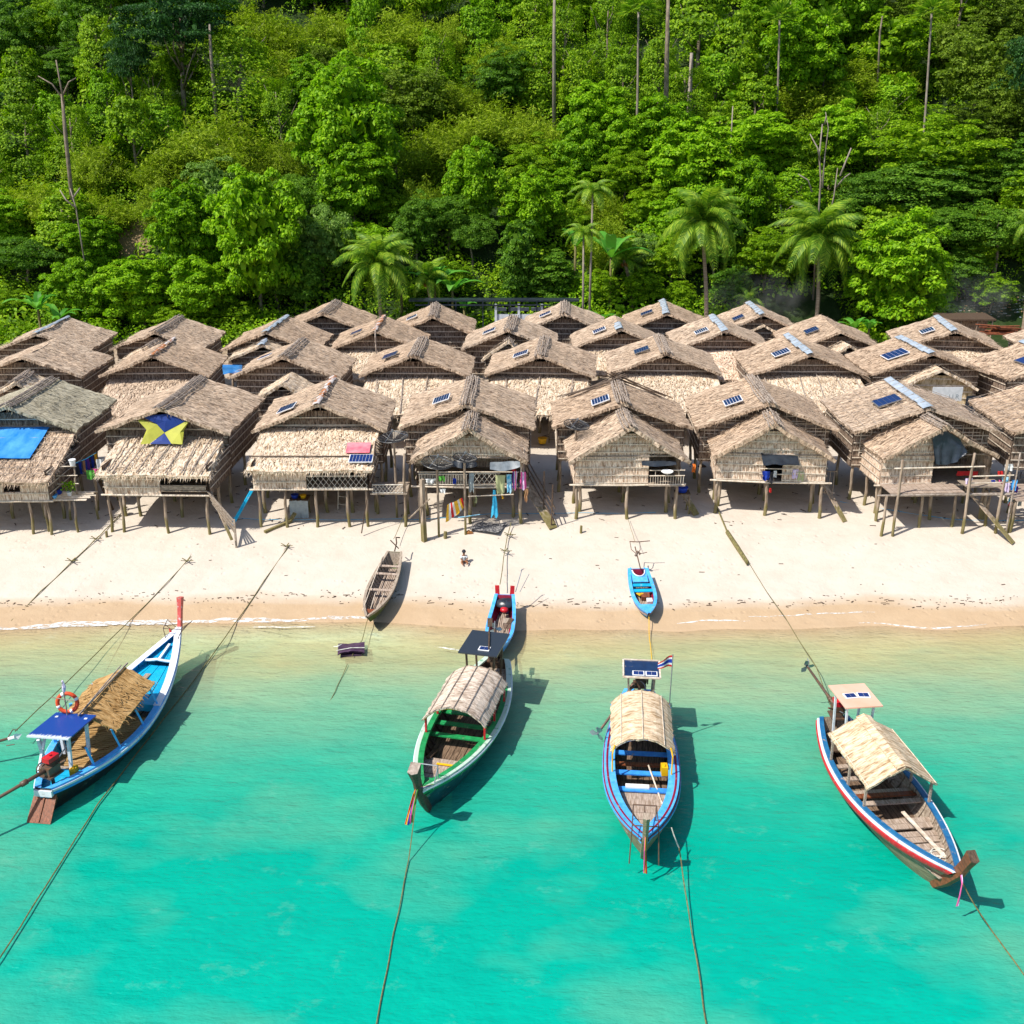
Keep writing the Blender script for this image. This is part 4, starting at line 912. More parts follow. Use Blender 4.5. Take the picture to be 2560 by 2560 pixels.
row3 = [
 dict(label='third-row hut at the far left with a slatted zinc ridge strip and green tarp side', F=(89, 833), R=(172, 793), hw=3.5, cap='metal'),
 dict(label='third-row hut in front of the bushes, bare thatch ridge, second from left', F=(384, 829), R=(450, 790), hw=3.4),
 dict(label='third-row hut with dark zinc slats on its ridge, left of the rust-ridged one', F=(666, 829), R=(719, 790), hw=3.5, cap='metal'),
 dict(label='third-row hut with a rusty ridge strip and a tall pole at its gable', F=(938, 826), R=(962, 790), hw=3.45, cap='rust', panel=(.4, -.5, 1.0, 1.0, 4, 1), lean=dict(y1=-3.4, z1=4.6)),
 dict(label='third-row hut with a black knotted ridge end near the village centre', F=(1271, 824), R=(1283, 788), hw=3.5, panel=(.35, -.45, 1.1, 1.2, 5, 1)),
 dict(label='third-row hut with three light-blue ridge sheets right of centre', F=(1553, 821), R=(1538, 788), hw=3.5, cap='half', panel=(.35, -.42, 1.1, 1.3, 6, 1), lean=dict(y1=-3.2, z1=4.8)),
 dict(label='third-row hut with overlapping zinc ridge sheets and whitish lean-to', F=(1818, 826), R=(1782, 788), hw=3.6, cap='metal', panel=(.35, -.42, 1.1, 1.3, 6, 1), lean=dict(mat='wall_tan', y1=-3.4, z1=4.7)),
 dict(label='third-row hut with bare thatch ridge above a small straw porch, right side', F=(2103, 827), R=(2050, 786), hw=3.6, panel=(.4, -.42, 1.1, 1.4, 6, 1), cap=None),
 dict(label='third-row hut with broad pale ridge sheets below the round lime tree', F=(2391, 826), R=(2344, 790), hw=3.7, cap='metal', panel=(.35, -.42, 1.1, 1.4, 5, 1), lean=dict(y1=-3.4, z1=4.9)),
 dict(label='third-row hut at the far right edge beside the stacked firewood', F=(2730, 832), R=(2640, 795), hw=3.7, cap=None),
]
row4 = [
 dict(label='back-row hut nearest the leftmost coconut palm', F=(805, 783), R=(842, 750), hw=3.4),
 dict(label='back-row hut with a grey cloth across its dark doorway', F=(1080, 790), R=(1090, 757), hw=3.3, panel=(.5, -.55, 1.0, 1.1, 4, 1)),
 dict(label='back-row hut just right of the white shed wall', F=(1411, 783), R=(1412, 753), hw=3.3, panel=(.45, -.48, 1.1, 1.2, 5, 1)),
 dict(label='back-row hut with light sheets on its ridge left of the middle palm trunk', F=(1669, 783), R=(1659, 750), hw=3.4, cap='metal', panel=(.45, -.45, 1.1, 1.2, 5, 1)),
 dict(label='back-row hut with light sheets on its ridge right of the middle palm trunk', F=(1909, 785), R=(1874, 755), hw=3.3, cap='metal', panel=(.3, -.5, 1.0, 1.2, 5, 1)),
]
random.seed(21)
H = {}
for rn, rows in ((1, row1), (2, row2), (3, row3), (4, row4)):
    for i, d in enumerate(rows): H[(rn, i)] = hut(**{**dict(front=None), **d})
# small straw gables between the rows
G2 = 'small straw-roofed porches'
small = [
 dict(label='small fresh-straw porch gable at the left edge behind the mossy hut', F=(35, 955), R=(75, 925), zr=6.6, hw=2.2, drop=1.25),
 dict(label='small straw roof tucked left of the rust-striped second-row hut', F=(365, 868), R=(398, 847), zr=6.9, hw=2.1, drop=1.0),
 dict(label='small straw roof with a bent zinc sheet between left huts', F=(655, 862), R=(672, 842), zr=6.9, hw=2.5, drop=1.0, cap='half'),
 dict(label='ragged golden straw porch gable behind the rust-ridged front hut', F=(705, 958), R=(718, 942), zr=6.5, hw=2.0, drop=1.1, cap=None),
 dict(label='shaggy straw porch gable below the black-knotted ridge', F=(1270, 852), R=(1277, 832), zr=6.9, hw=1.9, drop=1.35),
 dict(label='tiny straw porch gable below the left pale-ridged back hut', F=(1679, 803), R=(1677, 795), zr=6.7, hw=1.3, drop=.8, cap=None),
 dict(label='rounded straw porch gable below the right pale-ridged back hut', F=(1910, 811), R=(1906, 802), zr=6.7, hw=1.5, drop=.8, cap=None),
 dict(label='small domed straw porch gable left of the square-panelled hut', F=(2125, 862), R=(2104, 847), zr=6.8, hw=1.6, drop=1.0, cap=None),
 dict(label='straw porch gable in front of the square-panelled hut, white banner beside it', F=(2356, 922), R=(2331, 904), zr=6.7, hw=2.5, drop=1.3, cap=None, wmat='wall_yellow'),
]
for d in small:
    d.setdefault('cap', 'thatch'); hut(rmat='tan', group=G2, name='straw_porch', oh=.45, zf=4.2, wall_in=.25, pr=.06, Lr=3.2, **d)
# ------------------------------------------------------------------ front porches of the nearest row
G3 = 'front porch huts on stilts'
def porch(label, F, R, wx, holes, zf=3.85, hw=3.05, drop=1.75, Lr=4.2, wm='wall_tan', **k):
    e, q = hut(label, F, R, zr=7.12, hw=hw, drop=drop, wmat=wm, zf=zf, group=G3, name='porch_hut', oh=.55, wall_in=hw-wx, Lr=Lr, posts=False, front=holes, thick=.2, rough=.05, **k)
    return e, q
random.seed(33)
PH = {}
PH[4] = porch('porch hut hung with laundry and two mesh satellite dishes, lattice railing', (1170, 1071), (1179, 1032), 2.75, [(1.95, 5.4, 3.9, 5.35), (0, 2.0, 3.8, 4.75)])
PH[5] = porch('porch hut with closed thatch front and a small railed balcony on its right', (1577, 1066), (1556, 1022), 2.75, [(3.85, 5.6, 3.8, 5.45)], hw=3.15, drop=1.85)
PH[6] = porch('porch hut with a black tarp awning over its small dark window', (1941, 1060), (1925, 1028), 2.85, [(2.55, 3.45, 4.2, 5.15)], hw=3.15)
PH[7] = porch('porch hut with a torn black sheet hanging from its gable', (2366, 1066), (2318, 1036), 2.9, [(2.75, 5.8, 3.8, 5.6)], hw=3.1, zf=3.85)
for k, (e, q) in PH.items():
    wx = q['wx']; g = q['gl']
    for x, y in ((-wx+.1, q['yw']+.05), (-.0 if k != 6 else -.1, q['yw']+.05), (wx-.1, q['yw']+.05), (-wx+.15, 2.6), (.1, 2.7), (wx-.15, 2.6), (-wx+.35, q['yw']+1.0), (wx-.5, q['yw']+.8)):
        post(e, x, y, g(x, y)-.4, q['zf'], .085)
    b = MB(); b.tube([(-wx-.3, q['yw']-.06, q['zf']-.03), (0, q['yw']-.08, q['zf']-.07), (wx+.35, q['yw']-.06, q['zf']-.02)], .05, 6); b.build('sill_beam', M['bamboo'], e)
# ---- front of the three left huts: low front wall below the lean-to, posts
random.seed(44)
def under(hk, w, y1, z0, z1, holes=(), mat='wall_tan', xo=0., posts_x=(), gy=None):
    e, q = H[hk]; b = MB(); wallpanel(b, (-w+xo, y1), (w+xo, y1), z0, z1, holes=holes, band=.45); b.build('front_wall', [M[mat], M['bamboo']], e)
    for s in (-1, 1):
        b = MB(); P, Q = ((w*s+xo, y1), (w*s+xo, q['yw'])) if s > 0 else ((w*s+xo, q['yw']), (w*s+xo, y1)); top = lambda s_: z1+.4
        wallpanel(b, P, Q, z0, z1+.35); b.build('side_wall', [M['wall'], M['bamboo']], e)
    b = MB(); b.box((xo, (y1+q['yw'])/2, z0-.05), (2*w, q['yw']-y1, .07)); b.build('floor', M['wood'], e)
    b = MB(); b.tube([(-w-.2+xo, y1-.06, z0-.03), (w+.2+xo, y1-.06, z0-.03)], .05, 6); b.build('sill_beam', M['bamboo'], e)
    for x in posts_x:
        post(e, x, y1+.1, q['gl'](x, y1)-.4, z0, .075); post(e, x+random.uniform(-.3, .3), y1+1.9, q['gl'](x, y1+2)-.4, z0, .085)
    return e, q
e1, q1 = under((1, 0), 3.3, -4.0, 3.55, 4.75, holes=[(4.35, 5.2, 4.3, 4.8)], posts_x=(-2.9, -1.2, .4, 2.2, 3.1))
e2, q2 = under((1, 1), 2.7, -3.2, 3.8, 4.95, holes=[(2.9, 5.8, 3.7, 5.0)], posts_x=(-2.0, -1.4, .85, 3.1), xo=.6)
e3, q3 = under((1, 2), 3.0, -3.3, 3.85, 4.9, holes=[(2.75, 6.1, 3.7, 5.0)], posts_x=(-2.8, -1.4, .2, 1.8, 2.8))
# lattice and railings
def rail(e, x0, x1, y, z0, z1, style, n=18, mat='bamboo'):
    b = MB(); b.tube([(x0, y, z1), (x1, y, z1)], .03, 5); b.tube([(x0, y, z0), (x1, y, z0)], .03, 5)
    if style == 'slats':
        for i in range(n): x = x0+(x1-x0)*(i+.5)/n; b.beam((x, y, z0), (x+random.uniform(-.02, .02), y, z1), .035, .02)
    else:
        h = z1-z0; st = h*.42; k = x0-h
        while k < x1:
            for s in (-1, 1):
                a = Vector((k, y-.01*s, z0)); c = Vector((k+h*.75, y-.01*s, z1))
                if s < 0: a, c = Vector((k+h*.75, y-.01*s, z0)), Vector((k, y-.01*s, z1))
                # clip to the opening
                d = c-a; t0, t1 = 0., 1.
                for xl, sg in ((x0, 1), (x1, -1)):
                    fa, fc = (a.x-xl)*sg, (c.x-xl)*sg
                    if fa < 0 and fc < 0: t1 = -1
                    elif fa < 0: t0 = max(t0, fa/(fa-fc))
                    elif fc < 0: t1 = min(t1, fa/(fa-fc))
                if t1-t0 > .05: b.beam(a+d*t0, a+d*t1, .045, .015)
            k += st
    return b.build('lattice_railing' if style != 'slats' else 'railing', M[mat], e)
M['lattice'] = simple('pale_lattice', (.78, .72, .62), (.55, .48, .4), 6, (1, 1, 1), .7, .1)
rail(e3, -.2, 2.9, -3.34, 3.88, 4.55, 'x', mat='lattice'); rail(e3, 3.15, 4.75, -3.3, 3.6, 4.05, 'x', mat='lattice')
b = MB(); b.box((4.0, -2.4, 3.55), (1.9, 1.9, .07)); b.build('side_deck', M['wood'], e3)
for x, y in ((4.85, -3.2), (4.85, -1.6), (3.2, -1.6)): post(e3, x, y, q3['gl'](x, y)-.4, 3.6 if x < 4 or y > -2 else 5.7, .07)
rail(e2, .8, 3.2, -3.25, 4.0, 4.3, 'slats', 9, 'wood'); b = MB(); b.box((2.0, -3.24, 4.16), (2.3, .03, .2)); b.build('plank', M['wood'], e2)
e4, q4 = PH[4]; y4 = q4['yw']-.04
rail(e4, -2.65, -.1, y4, 3.92, 4.5, 'slats', 30, 'lattice'); rail(e4, .25, 1.6, y4, 3.92, 4.55, 'x', mat='lattice')
b = MB(); b.tube([(-2.7, y4-.05, 4.62), (2.6, y4-.05, 4.66)], .03, 6); b.build('rail_pole', M['bamboo'], e4)
e5, q5 = PH[5]; y5 = q5['yw']-.04
rail(e5, 1.1, 2.95, y5-.35, 3.9, 4.4, 'slats', 14); rail(e5, 1.1, 2.95, y5-.36, 4.4, 4.7, 'slats', 3)
b = MB(); b.box((2.05, y5-.1, 3.85), (1.9, .6, .06)); b.build('balcony_deck', M['wood'], e5)
e6, q6 = PH[6]; b = MB()
for z in (4.25, 4.55): b.tube([(-.6, q6['yw']-.1, z), (1.1, q6['yw']-.1, z+.02)], .03, 6)
b.build('rail_pole', M['bamboo'], e6)
e7, q7 = PH[7]; y7 = q7['yw']
b = MB(); g7 = q7['gl'](0, -1)
for k in range(13): b.box((-2.75+k*.3, y7-.8, 3.86+random.uniform(-.01, .01)), (.27, 1.5, .045))
b.build('front_deck', M['wood_x'], e7)
b = MB(); b.tube([(-3.6, y7-1.6, 3.80), (3.5, y7-1.5, 3.76)], .05, 6); b.tube([(-3.3, y7-1.45, 3.72), (3.4, y7-1.55, 3.72)], .05, 6); b.build('deck_beam', M['stick'], e7)
for x, z1_ in ((-2.5, 5.7), (-3.1, 3.8), (1.15, 6.0), (2.95, 5.6)): post(e7, x, y7-1.6, q7['gl'](x, y7-1.6)-.4, z1_, .075)
for x in (-.9, .9, 2.7): post(e7, x, y7-.9, q7['gl'](x, y7)-.4, 3.8, .075)
b = MB(); b.tube([(-2.9, y7-1.62, 5.25), (1.8, y7-1.62, 5.28)], .04, 6); b.tube([(1.2, y7-1.6, 4.75), (3.4, y7-1.6, 4.78)], .035, 6); b.tube([(1.2, y7-1.5, 4.35), (3.4, y7-1.5, 4.37)], .035, 6); b.build('rail_pole', M['bamboo'], e7)
b = MB(); b.box((2.2, y7-.7, 4.05), (2.0, 1.2, .05)); b.build('bench_deck', M['wood'], e7)
# ramps and ladders
def ladder(parent, a, c, w=.5, n=7, mat='post', name='ladder'):
    a, c = Vector(a), Vector(c); d = (c-a); s_ = Vector((0, 0, 1)).cross(d).normalized()*w/2; b = MB()
    b.tube([a-s_, c-s_], .035, 6); b.tube([a+s_, c+s_], .035, 6)
    for k in range(n): p = a+d*(k+.7)/n; b.tube([p-s_, p+s_], .025, 5)
    return b.build(name, M[mat], parent)
def ramp_(parent, a, c, w=.35):
    b = MB(); b.beam(a, c, w, .06); return b.build('ramp', M['post'], parent)
gl = q7['gl']; ramp_(e7, (1.5, y7-.6, 3.8), (3.4, -2.1, gl(3.4, -2.1)+.05), .35)
ramp_(e6, (q6['wx']+.1, 1.6, 3.6), (q6['wx']+1.2, .2, q6['gl'](3.5, 0)+.03), .3); rail(e6, 2.95, 3.6, 1.4, 3.0, 4.2, 'slats', 3, 'post')
ramp_(e5, (q5['wx']+.1, 2.3, 3.6), (q5['wx']+1.1, .9, q5['gl'](3.8, 1)+.03), .4)
gl4 = q4['gl']; b = MB()
for k in range(3): b.tube([(2.9, 2.4-.12*k, 4.9-.35*k), (4.5, .2-.1*k, gl4(4.4, 0)+1.0-.35*k)], .035, 5)
b.tube([(4.3, 0, gl4(4.3, 0)-.2), (4.35, .1, 4.1)], .04, 5); b.tube([(3.9, .8, gl4(3.9, .8)-.2), (3.9, .8, 4.6)], .035, 5); b.build('stair_rail', M['wood_dark'], e4)
ramp_(e4, (2.9, 2.0, 3.6), (4.4, -.1, gl4(4.4, 0)+.03), .5)
gl2 = q2['gl']; ramp_(e2, (3.3, -3.0, 3.9), (4.6, -4.4, gl2(4.6, -4.4)+.5), .14); b = MB()
for k in range(4): b.beam((3.2+.1*k, -3.2-.1*k, 4.0-.18*k), (4.7+.02*k, -4.2, gl2(4.7, -4.2)+1.45-.24*k), .09, .03)
b.beam((4.75, -4.25, gl2(4.7, -4.2)-.1), (4.75, -4.2, gl2(4.7, -4.2)+1.5), .09, .09); b.build('stair_rail', M['wood'], e2)
# dark net lattices on gables of huts six and seven
for hk, w in (((1, 5), 3.3), ((1, 6), 3.3)):
    e, q = H[hk]; b = MB()
    for k in range(13):
        x = -w+2*w*k/12; zt = q['zr']-.3-abs(x)*.37; b.beam((x, q['yw']-.1, 4.6), (x, q['yw']-.1, zt), .03, .03)
    for k in range(5): z = 4.8+.38*k; ww = min(w, (q['zr']-.4-z)/.37); b.beam((-ww, q['yw']-.12, z), (ww, q['yw']-.12, z), .03, .03)
    b.build('gable_lattice', M['bamboo'], e)
# bamboo netting over thatch: mossy hut lean-to and two right huts
def netting(e, A, B_, Cc, D, nu, nv, off=.10, r=.014):
    A, B_, Cc, D = map(Vector, (A, B_, Cc, D)); b = MB(); n = (B_-A).cross(D-A).normalized(); n = n if n.z > 0 else -n
    for i in range(nu+1): u = i/nu; b.tube([A.lerp(B_, u)+n*off, D.lerp(Cc, u)+n*off], r, 4)
    for j in range(nv+1): v = j/nv; b.tube([A.lerp(D, v)+n*(off+.02), B_.lerp(Cc, v)+n*(off+.02)], r, 4)
    b.build('bamboo_netting', M['stick'], e)
netting(e1, (-3.5, .67, 6.05), (3.5, .67, 6.05), (3.6, -4.5, 4.7), (-3.6, -4.5, 4.7), 15, 9, .12)
for hk in ((1, 6), (1, 7)):
    e, q = H[hk]
    for s in (-1, 1): netting(e, (s*.4, 0, q['zr']-.15), (s*.4, q['L'], q['zr']-.15), (s*q['hw'], q['L'], q['ze']), (s*q['hw'], 0, q['ze']), 8, 6, .12, .012)
# sticks heaped over the rear ridge of the fifth hut
e, q = H[(1, 4)]; b = MB()
for k in range(15):
    s = random.choice((-1, 1)); y = q['L']-random.uniform(0, .7); b.tube([(-s*random.uniform(.2, .7), y, q['zr']+.22+.02*k), (s*hw_ if False else s*random.uniform(2.4, 3.6), y-random.uniform(-.3, .5), q['ze']+.5)], .03, 4)
b.build('weighting_sticks', M['wood_dark'], e)
# tall pole at the gable of the rust-ridged third-row hut
e, q = H[(3, 3)]; post(e, .05, -.3, 4.4, 7.6, .06, 0, 'stick', 'gable_pole')
# ------------------------------------------------------------------ boats
def smooth01(t): t = max(0., min(1., t)); return t*t*(3-2*t)
class Hull:
    def __init__(s, L, B, free=.75, bow=1.35, stern=.95, draft=.45, wst=.55, rake=1.1, tmax=.42, fine=1.9, bottom=.35, zk=None, pw=.6, rs=.25):
        s.__dict__.update(locals())
    def w(s, t):
        B = s.B/2
        if t < s.tmax: return B*(s.wst+(1-s.wst)*sin(pi/2*t/s.tmax)**.9)
        q = (t-s.tmax)/(1-s.tmax); return max(.03, B*(1-q**s.fine))
    def zs(s, t): return s.free+(s.bow-s.free)*max(0, (t-.35)/.65)**2.2+(s.stern-s.free)*max(0, (.3-t)/.3)**2
    def zk(s, t): return -s.draft*(1-.9*max(0, (t-.7)/.3)**2.5-.55*max(0, (.2-t)/.2)**1.5)
    def P(s, t, q, side=1, off=0.):
        """q: 0 gunwale .. 1 keel"""
        w = s.w(t); z = s.zs(t)+(s.keel(t)-s.zs(t))*q; y = w*(cos(q*pi/2)**s.pw) if q < 1 else 0
        y = max(0, y+off*(1 if off > 0 else min(1, y/.1)))
        x = s.L*t-s.rake*q*max(0, (t-.55)/.45)**2.+s.rs*q*max(0, (.25-t)/.25)
        return Vector((x, side*y, z))
    def keel(s, t): return -s.draft*(1-.8*max(0, (t-.7)/.3)**2.5-.5*max(0, (.2-t)/.2)**1.5)
    def wat(s, t, z):
        """half width inside at height z"""
        q = (s.zs(t)-z)/(s.zs(t)-s.keel(t)); q = max(0, min(.98, q)); return max(.02, s.w(t)*(cos(q*pi/2)**s.pw)-.07), s.P(t, q).x
def build_hull(e, h, mo, mi_, rail, stripes=(), floor_z=.12, cap_w=.14, cap_z=.03, bottom=None, transom=None, floor='wood_x', t0=0., t1=1., ribs=True, floor_t=(.03, .9), wb=0.0):
    N = 44; T = [i/N for i in range(N+1)]; Q = [k/10 for k in range(11)]
    b = MB()
    for sd_ in (1, -1):
        G = [[h.P(t, q, sd_) for q in Q] for t in T]; U = [[(h.L*t, q*1.4) for q in Q] for t in T]
        if sd_ < 0: G = [r[::-1] for r in G]; U = [r[::-1] for r in U]
        b.grid(G, 0, U)
        Gi = []; Qi = [k/8*.82 for k in range(9)]
        for t in T: Gi.append([h.P(t, q, sd_, -.055) for q in Qi])
        if sd_ > 0: Gi = [r[::-1] for r in Gi]
        b.grid(Gi, 1)
    # stern plate
    G = [[h.P(0, q, 1) for q in Q], [h.P(0, q, -1) for q in Q]]; b.grid(G, 0)
    b.grid([[p+Vector((.05, 0, 0)) for p in r][::-1] for r in G], 1)
    if ribs:
        t = .06
        while t < .93:
            for sd_ in (1, -1):
                pts = [h.P(t, q, sd_, -.085) for q in (.03, .2, .4, .58, .7)]; b.tube(pts, .035, 4, 1)
            t += .045
    o = b.build('hull', [M[mo], M[mi_]], e, smooth=True)
    g = MB()
    for sd_ in (1, -1):
        R = []
        for t in T:
            p = h.P(t, 0, sd_); out = Vector((0, sd_*.035, 0)); inn = Vector((0, -sd_*min(cap_w, max(0.02, h.w(t)-.01)), 0))
            R.append([p+out+Vector((0, 0, -.05)), p+out+Vector((0, 0, cap_z)), p+inn+Vector((0, 0, cap_z)), p+inn+Vector((0, 0, -.04))])
        if sd_ < 0: R = [r[::-1] for r in R]
        g.grid(R); 
    g.build('gunwale', M[rail], e)
    for k, (q0, q1, mt, off) in enumerate(stripes):
        g = MB()
        for sd_ in (1, -1):
            R = [[h.P(t, q0, sd_, .012), h.P(t, q0, sd_, off), h.P(t, (q0+q1)/2, sd_, off+.01), h.P(t, q1, sd_, off), h.P(t, q1, sd_, .012)] for t in T]
            if sd_ < 0: R = [r[::-1] for r in R]
            g.grid(R)
        g.build('rub_rail', M[mt], e)
    f = MB(); nb = 9; ta, tb = floor_t; n = 34
    W0 = max(h.wat(ta+(tb-ta)*i/n, floor_z)[0] for i in range(n+1))
    for k in range(nb):
        ya, yb_ = -W0+2*W0*k/nb+.012, -W0+2*W0*(k+1)/nb-.012; dz = random.uniform(-.012, .012); row = None
        for i in range(n):
            tA, tB = ta+(tb-ta)*i/n, ta+(tb-ta)*(i+1)/n; wA, xA = h.wat(tA, floor_z); wB, xB = h.wat(tB, floor_z)
            a0, a1 = max(ya, -wA), min(yb_, wA); b0, b1 = max(ya, -wB), min(yb_, wB)
            if a1-a0 < .01 or b1-b0 < .01: continue
            f.add([(xA, a0, floor_z+dz), (xA, a1, floor_z+dz), (xB, b1, floor_z+dz), (xB, b0, floor_z+dz)], [(0, 3, 2, 1)])
    u = MB()   # solid sole beneath the boards
    rows_ = []
    for i in range(n+1):
        t = ta+(tb-ta)*i/n; w_, x_ = h.wat(t, floor_z-.03); rows_.append([(x_, -w_-.03, floor_z-.03), (x_, w_+.03, floor_z-.03)])
    f.grid(rows_, 1); f.build('floor_boards', [M[floor], M['wood_dark']], e)
    return o
def thwart(e, h, t, z, mat, w=.26, th=.05, name='thwart', ins=.0):
    ww, x = h.wat(t, z); b = MB(); b.box((h.L*t, 0, z), (w, 2*ww-ins, th)); return b.build(name, M[mat], e)
def deck(e, h, ta, tb, z, mat, npl=6, name='bow_deck', z2=None, along=False, gap=.012):
    b = MB()
    for k in range(npl):
        if not along:
            a, c = ta+(tb-ta)*k/npl, ta+(tb-ta)*(k+1)/npl; za = z if z2 is None else z+(z2-z)*(k+.5)/npl
            wa, _ = h.wat(a, za); wc, _ = h.wat(c, za); xa, xc = h.L*a+gap, h.L*c-gap; dz = random.uniform(-.01, .01)
            P = [(xa, -wa, za+dz), (xa, wa, za+dz), (xc, wc, za+dz), (xc, -wc, za+dz)]; P += [(p[0], p[1], p[2]-.04) for p in P]
            b.add(P, [(3, 2, 1, 0), (4, 5, 6, 7), (0, 1, 5, 4), (1, 2, 6, 5), (2, 3, 7, 6), (3, 0, 4, 7)])
        else:
            n = 10
            for i in range(n):
                a, c = ta+(tb-ta)*i/n, ta+(tb-ta)*(i+1)/n; za, zc = z+((z2 or z)-z)*i/n, z+((z2 or z)-z)*(i+1)/n
                wa, wc = h.wat(a, za)[0], h.wat(c, zc)[0]; u0, u1 = -1+2*k/npl+.015, -1+2*(k+1)/npl-.015
                b.add([(h.L*a, wa*u0, za), (h.L*a, wa*u1, za), (h.L*c, wc*u1, zc), (h.L*c, wc*u0, zc)], [(0, 3, 2, 1)])
    return b.build(name, M[mat], e)
def bow_post(e, h, top, mat, w=.16, d=.30, flare=1.35, capm=None, side=0., foot_q=.95):
    """stem that rises from the keel past the gunwale to `top` (x offset, z)"""
    a = h.P(1, foot_q); a.y = 0; g = h.P(1, 0); g.y = 0; c = Vector((h.L+top[0], side, top[1])); b = MB()
    a = a+Vector((.02, 0, 0)); g = g+Vector((.02, 0, 0)); pts = [a, a.lerp(g, .5)+Vector((.05, 0, 0)), g, g.lerp(c, .5), c]
    W_ = [w*.8, w, w, w*1.05, w*flare]; D = [d*.8, d, d, d*.9, d*flare*.9]; R = []
    for i, p in enumerate(pts):
        t = (pts[min(i+1, 4)]-pts[max(0, i-1)]).normalized(); n = Vector((t.z, 0, -t.x))
        R.append([p+n*D[i]*.35+Vector((0, W_[i]/2, 0)), p+n*D[i]*.5, p+n*D[i]*.35-Vector((0, W_[i]/2, 0)), p-n*D[i]*.5-Vector((0, W_[i]/2, 0)), p-n*D[i]*.5+Vector((0, W_[i]/2, 0))])
    V = [v for r in R for v in r]; F = [(i*5+k, i*5+(k+1) % 5, (i+1)*5+(k+1) % 5, (i+1)*5+k) for i in range(4) for k in range(5)]+[(20, 21, 22, 23, 24)]+[(4, 3, 2, 1, 0)]
    b.add(V, F); o = b.build('bow_post', M[mat], e)
    if capm:
        cb = MB(); t = (pts[4]-pts[3]).normalized(); cb.add([v+t*.006 for v in R[4]], [(0, 1, 2, 3, 4)]); cb.add([v+t*.03 for v in R[4]]+[v+t*.006 for v in R[4]], [(0, 1, 2, 3, 4)]+[(k, (k+1) % 5, (k+1) % 5+5, k+5) for k in range(5)]); cb.build('post_cap', M[capm], o)
    return o, g, c
def ribbon(parent, pts, cols, w=.08):
    o = None
    for k, c in enumerate(cols):
        b = MB(); off = (k-(len(cols)-1)/2)*w*.9; P = []
        for i, p in enumerate(pts):
            p = Vector(p); ww = w*(.45+.55*i/len(pts)); sway = .05*sin(i*1.5+k*1.1)
            sp = (.25+.75*i/len(pts)); P.append([p+Vector((sway, off*sp-ww/2, .02*k)), p+Vector((sway+.02, off*sp, .02*k+.02)), p+Vector((sway, off*sp+ww/2, .02*k))])
        b.grid(P); b.grid([[q-Vector((.012, 0, .012)) for q in r] for r in P]); b.build('ribbon', M[c], parent)
def stern_roof(e, x0, x1, w, z, mat, thick=.05, tilt=0., legs=((0, 1),), legm='wood', hull=None, zl=.5, panels=(), edge=None, name='stern_roof', yo=0., zl2=None, lw=.07):
    b = MB(); xc = (x0+x1)/2; R = Matrix.Rotation(tilt, 3, 'Y'); b.box((0, 0, 0), (x1-x0, w, thick), 0, R)
    o = b.build(name, M[mat], e, loc=(xc, yo, z))
    if edge:
        b = MB(); 
        for s in (-1, 1):
            b.beam(R @ Vector((-(x1-x0)/2, s*w/2, .03)), R @ Vector(((x1-x0)/2, s*w/2, .03)), .06, .06); b.beam(R @ Vector((s*(x1-x0)/2, -w/2, .03)), R @ Vector((s*(x1-x0)/2, w/2, .03)), .06, .06)
        b.build('edge_batten', M[edge], o)
    for (px_, py_, rz) in panels:
        pb = MB(); R2 = R @ Matrix.Rotation(rz, 3, 'Z'); c = R @ Vector((px_, py_, thick/2+.02)); pb.box(c, (.34, .44, .03), 0, R2); p = pb.build('solar_panel', M['white_mark'], o)
        cb = MB()
        for i in (0, 1):
            for j in (0, 1): cb.box(c+R2 @ Vector(((i-.5)*.135, (j-.5)*.185, .019)), (.125, .175, .008), 0, R2)
        cb.build('cell_array', M['cell'], p)
    for sx in (-1, 1):
        for sy in (-1, 1):
            b = MB(); top = Vector((xc+sx*(x1-x0)*.32, yo+sy*w*.36, z-thick/2)); b.beam(top+Vector((sx*.0, sy*-.08, zl-z)), top, lw, lw); b.build('roof_leg', M[legm], e)
    return o
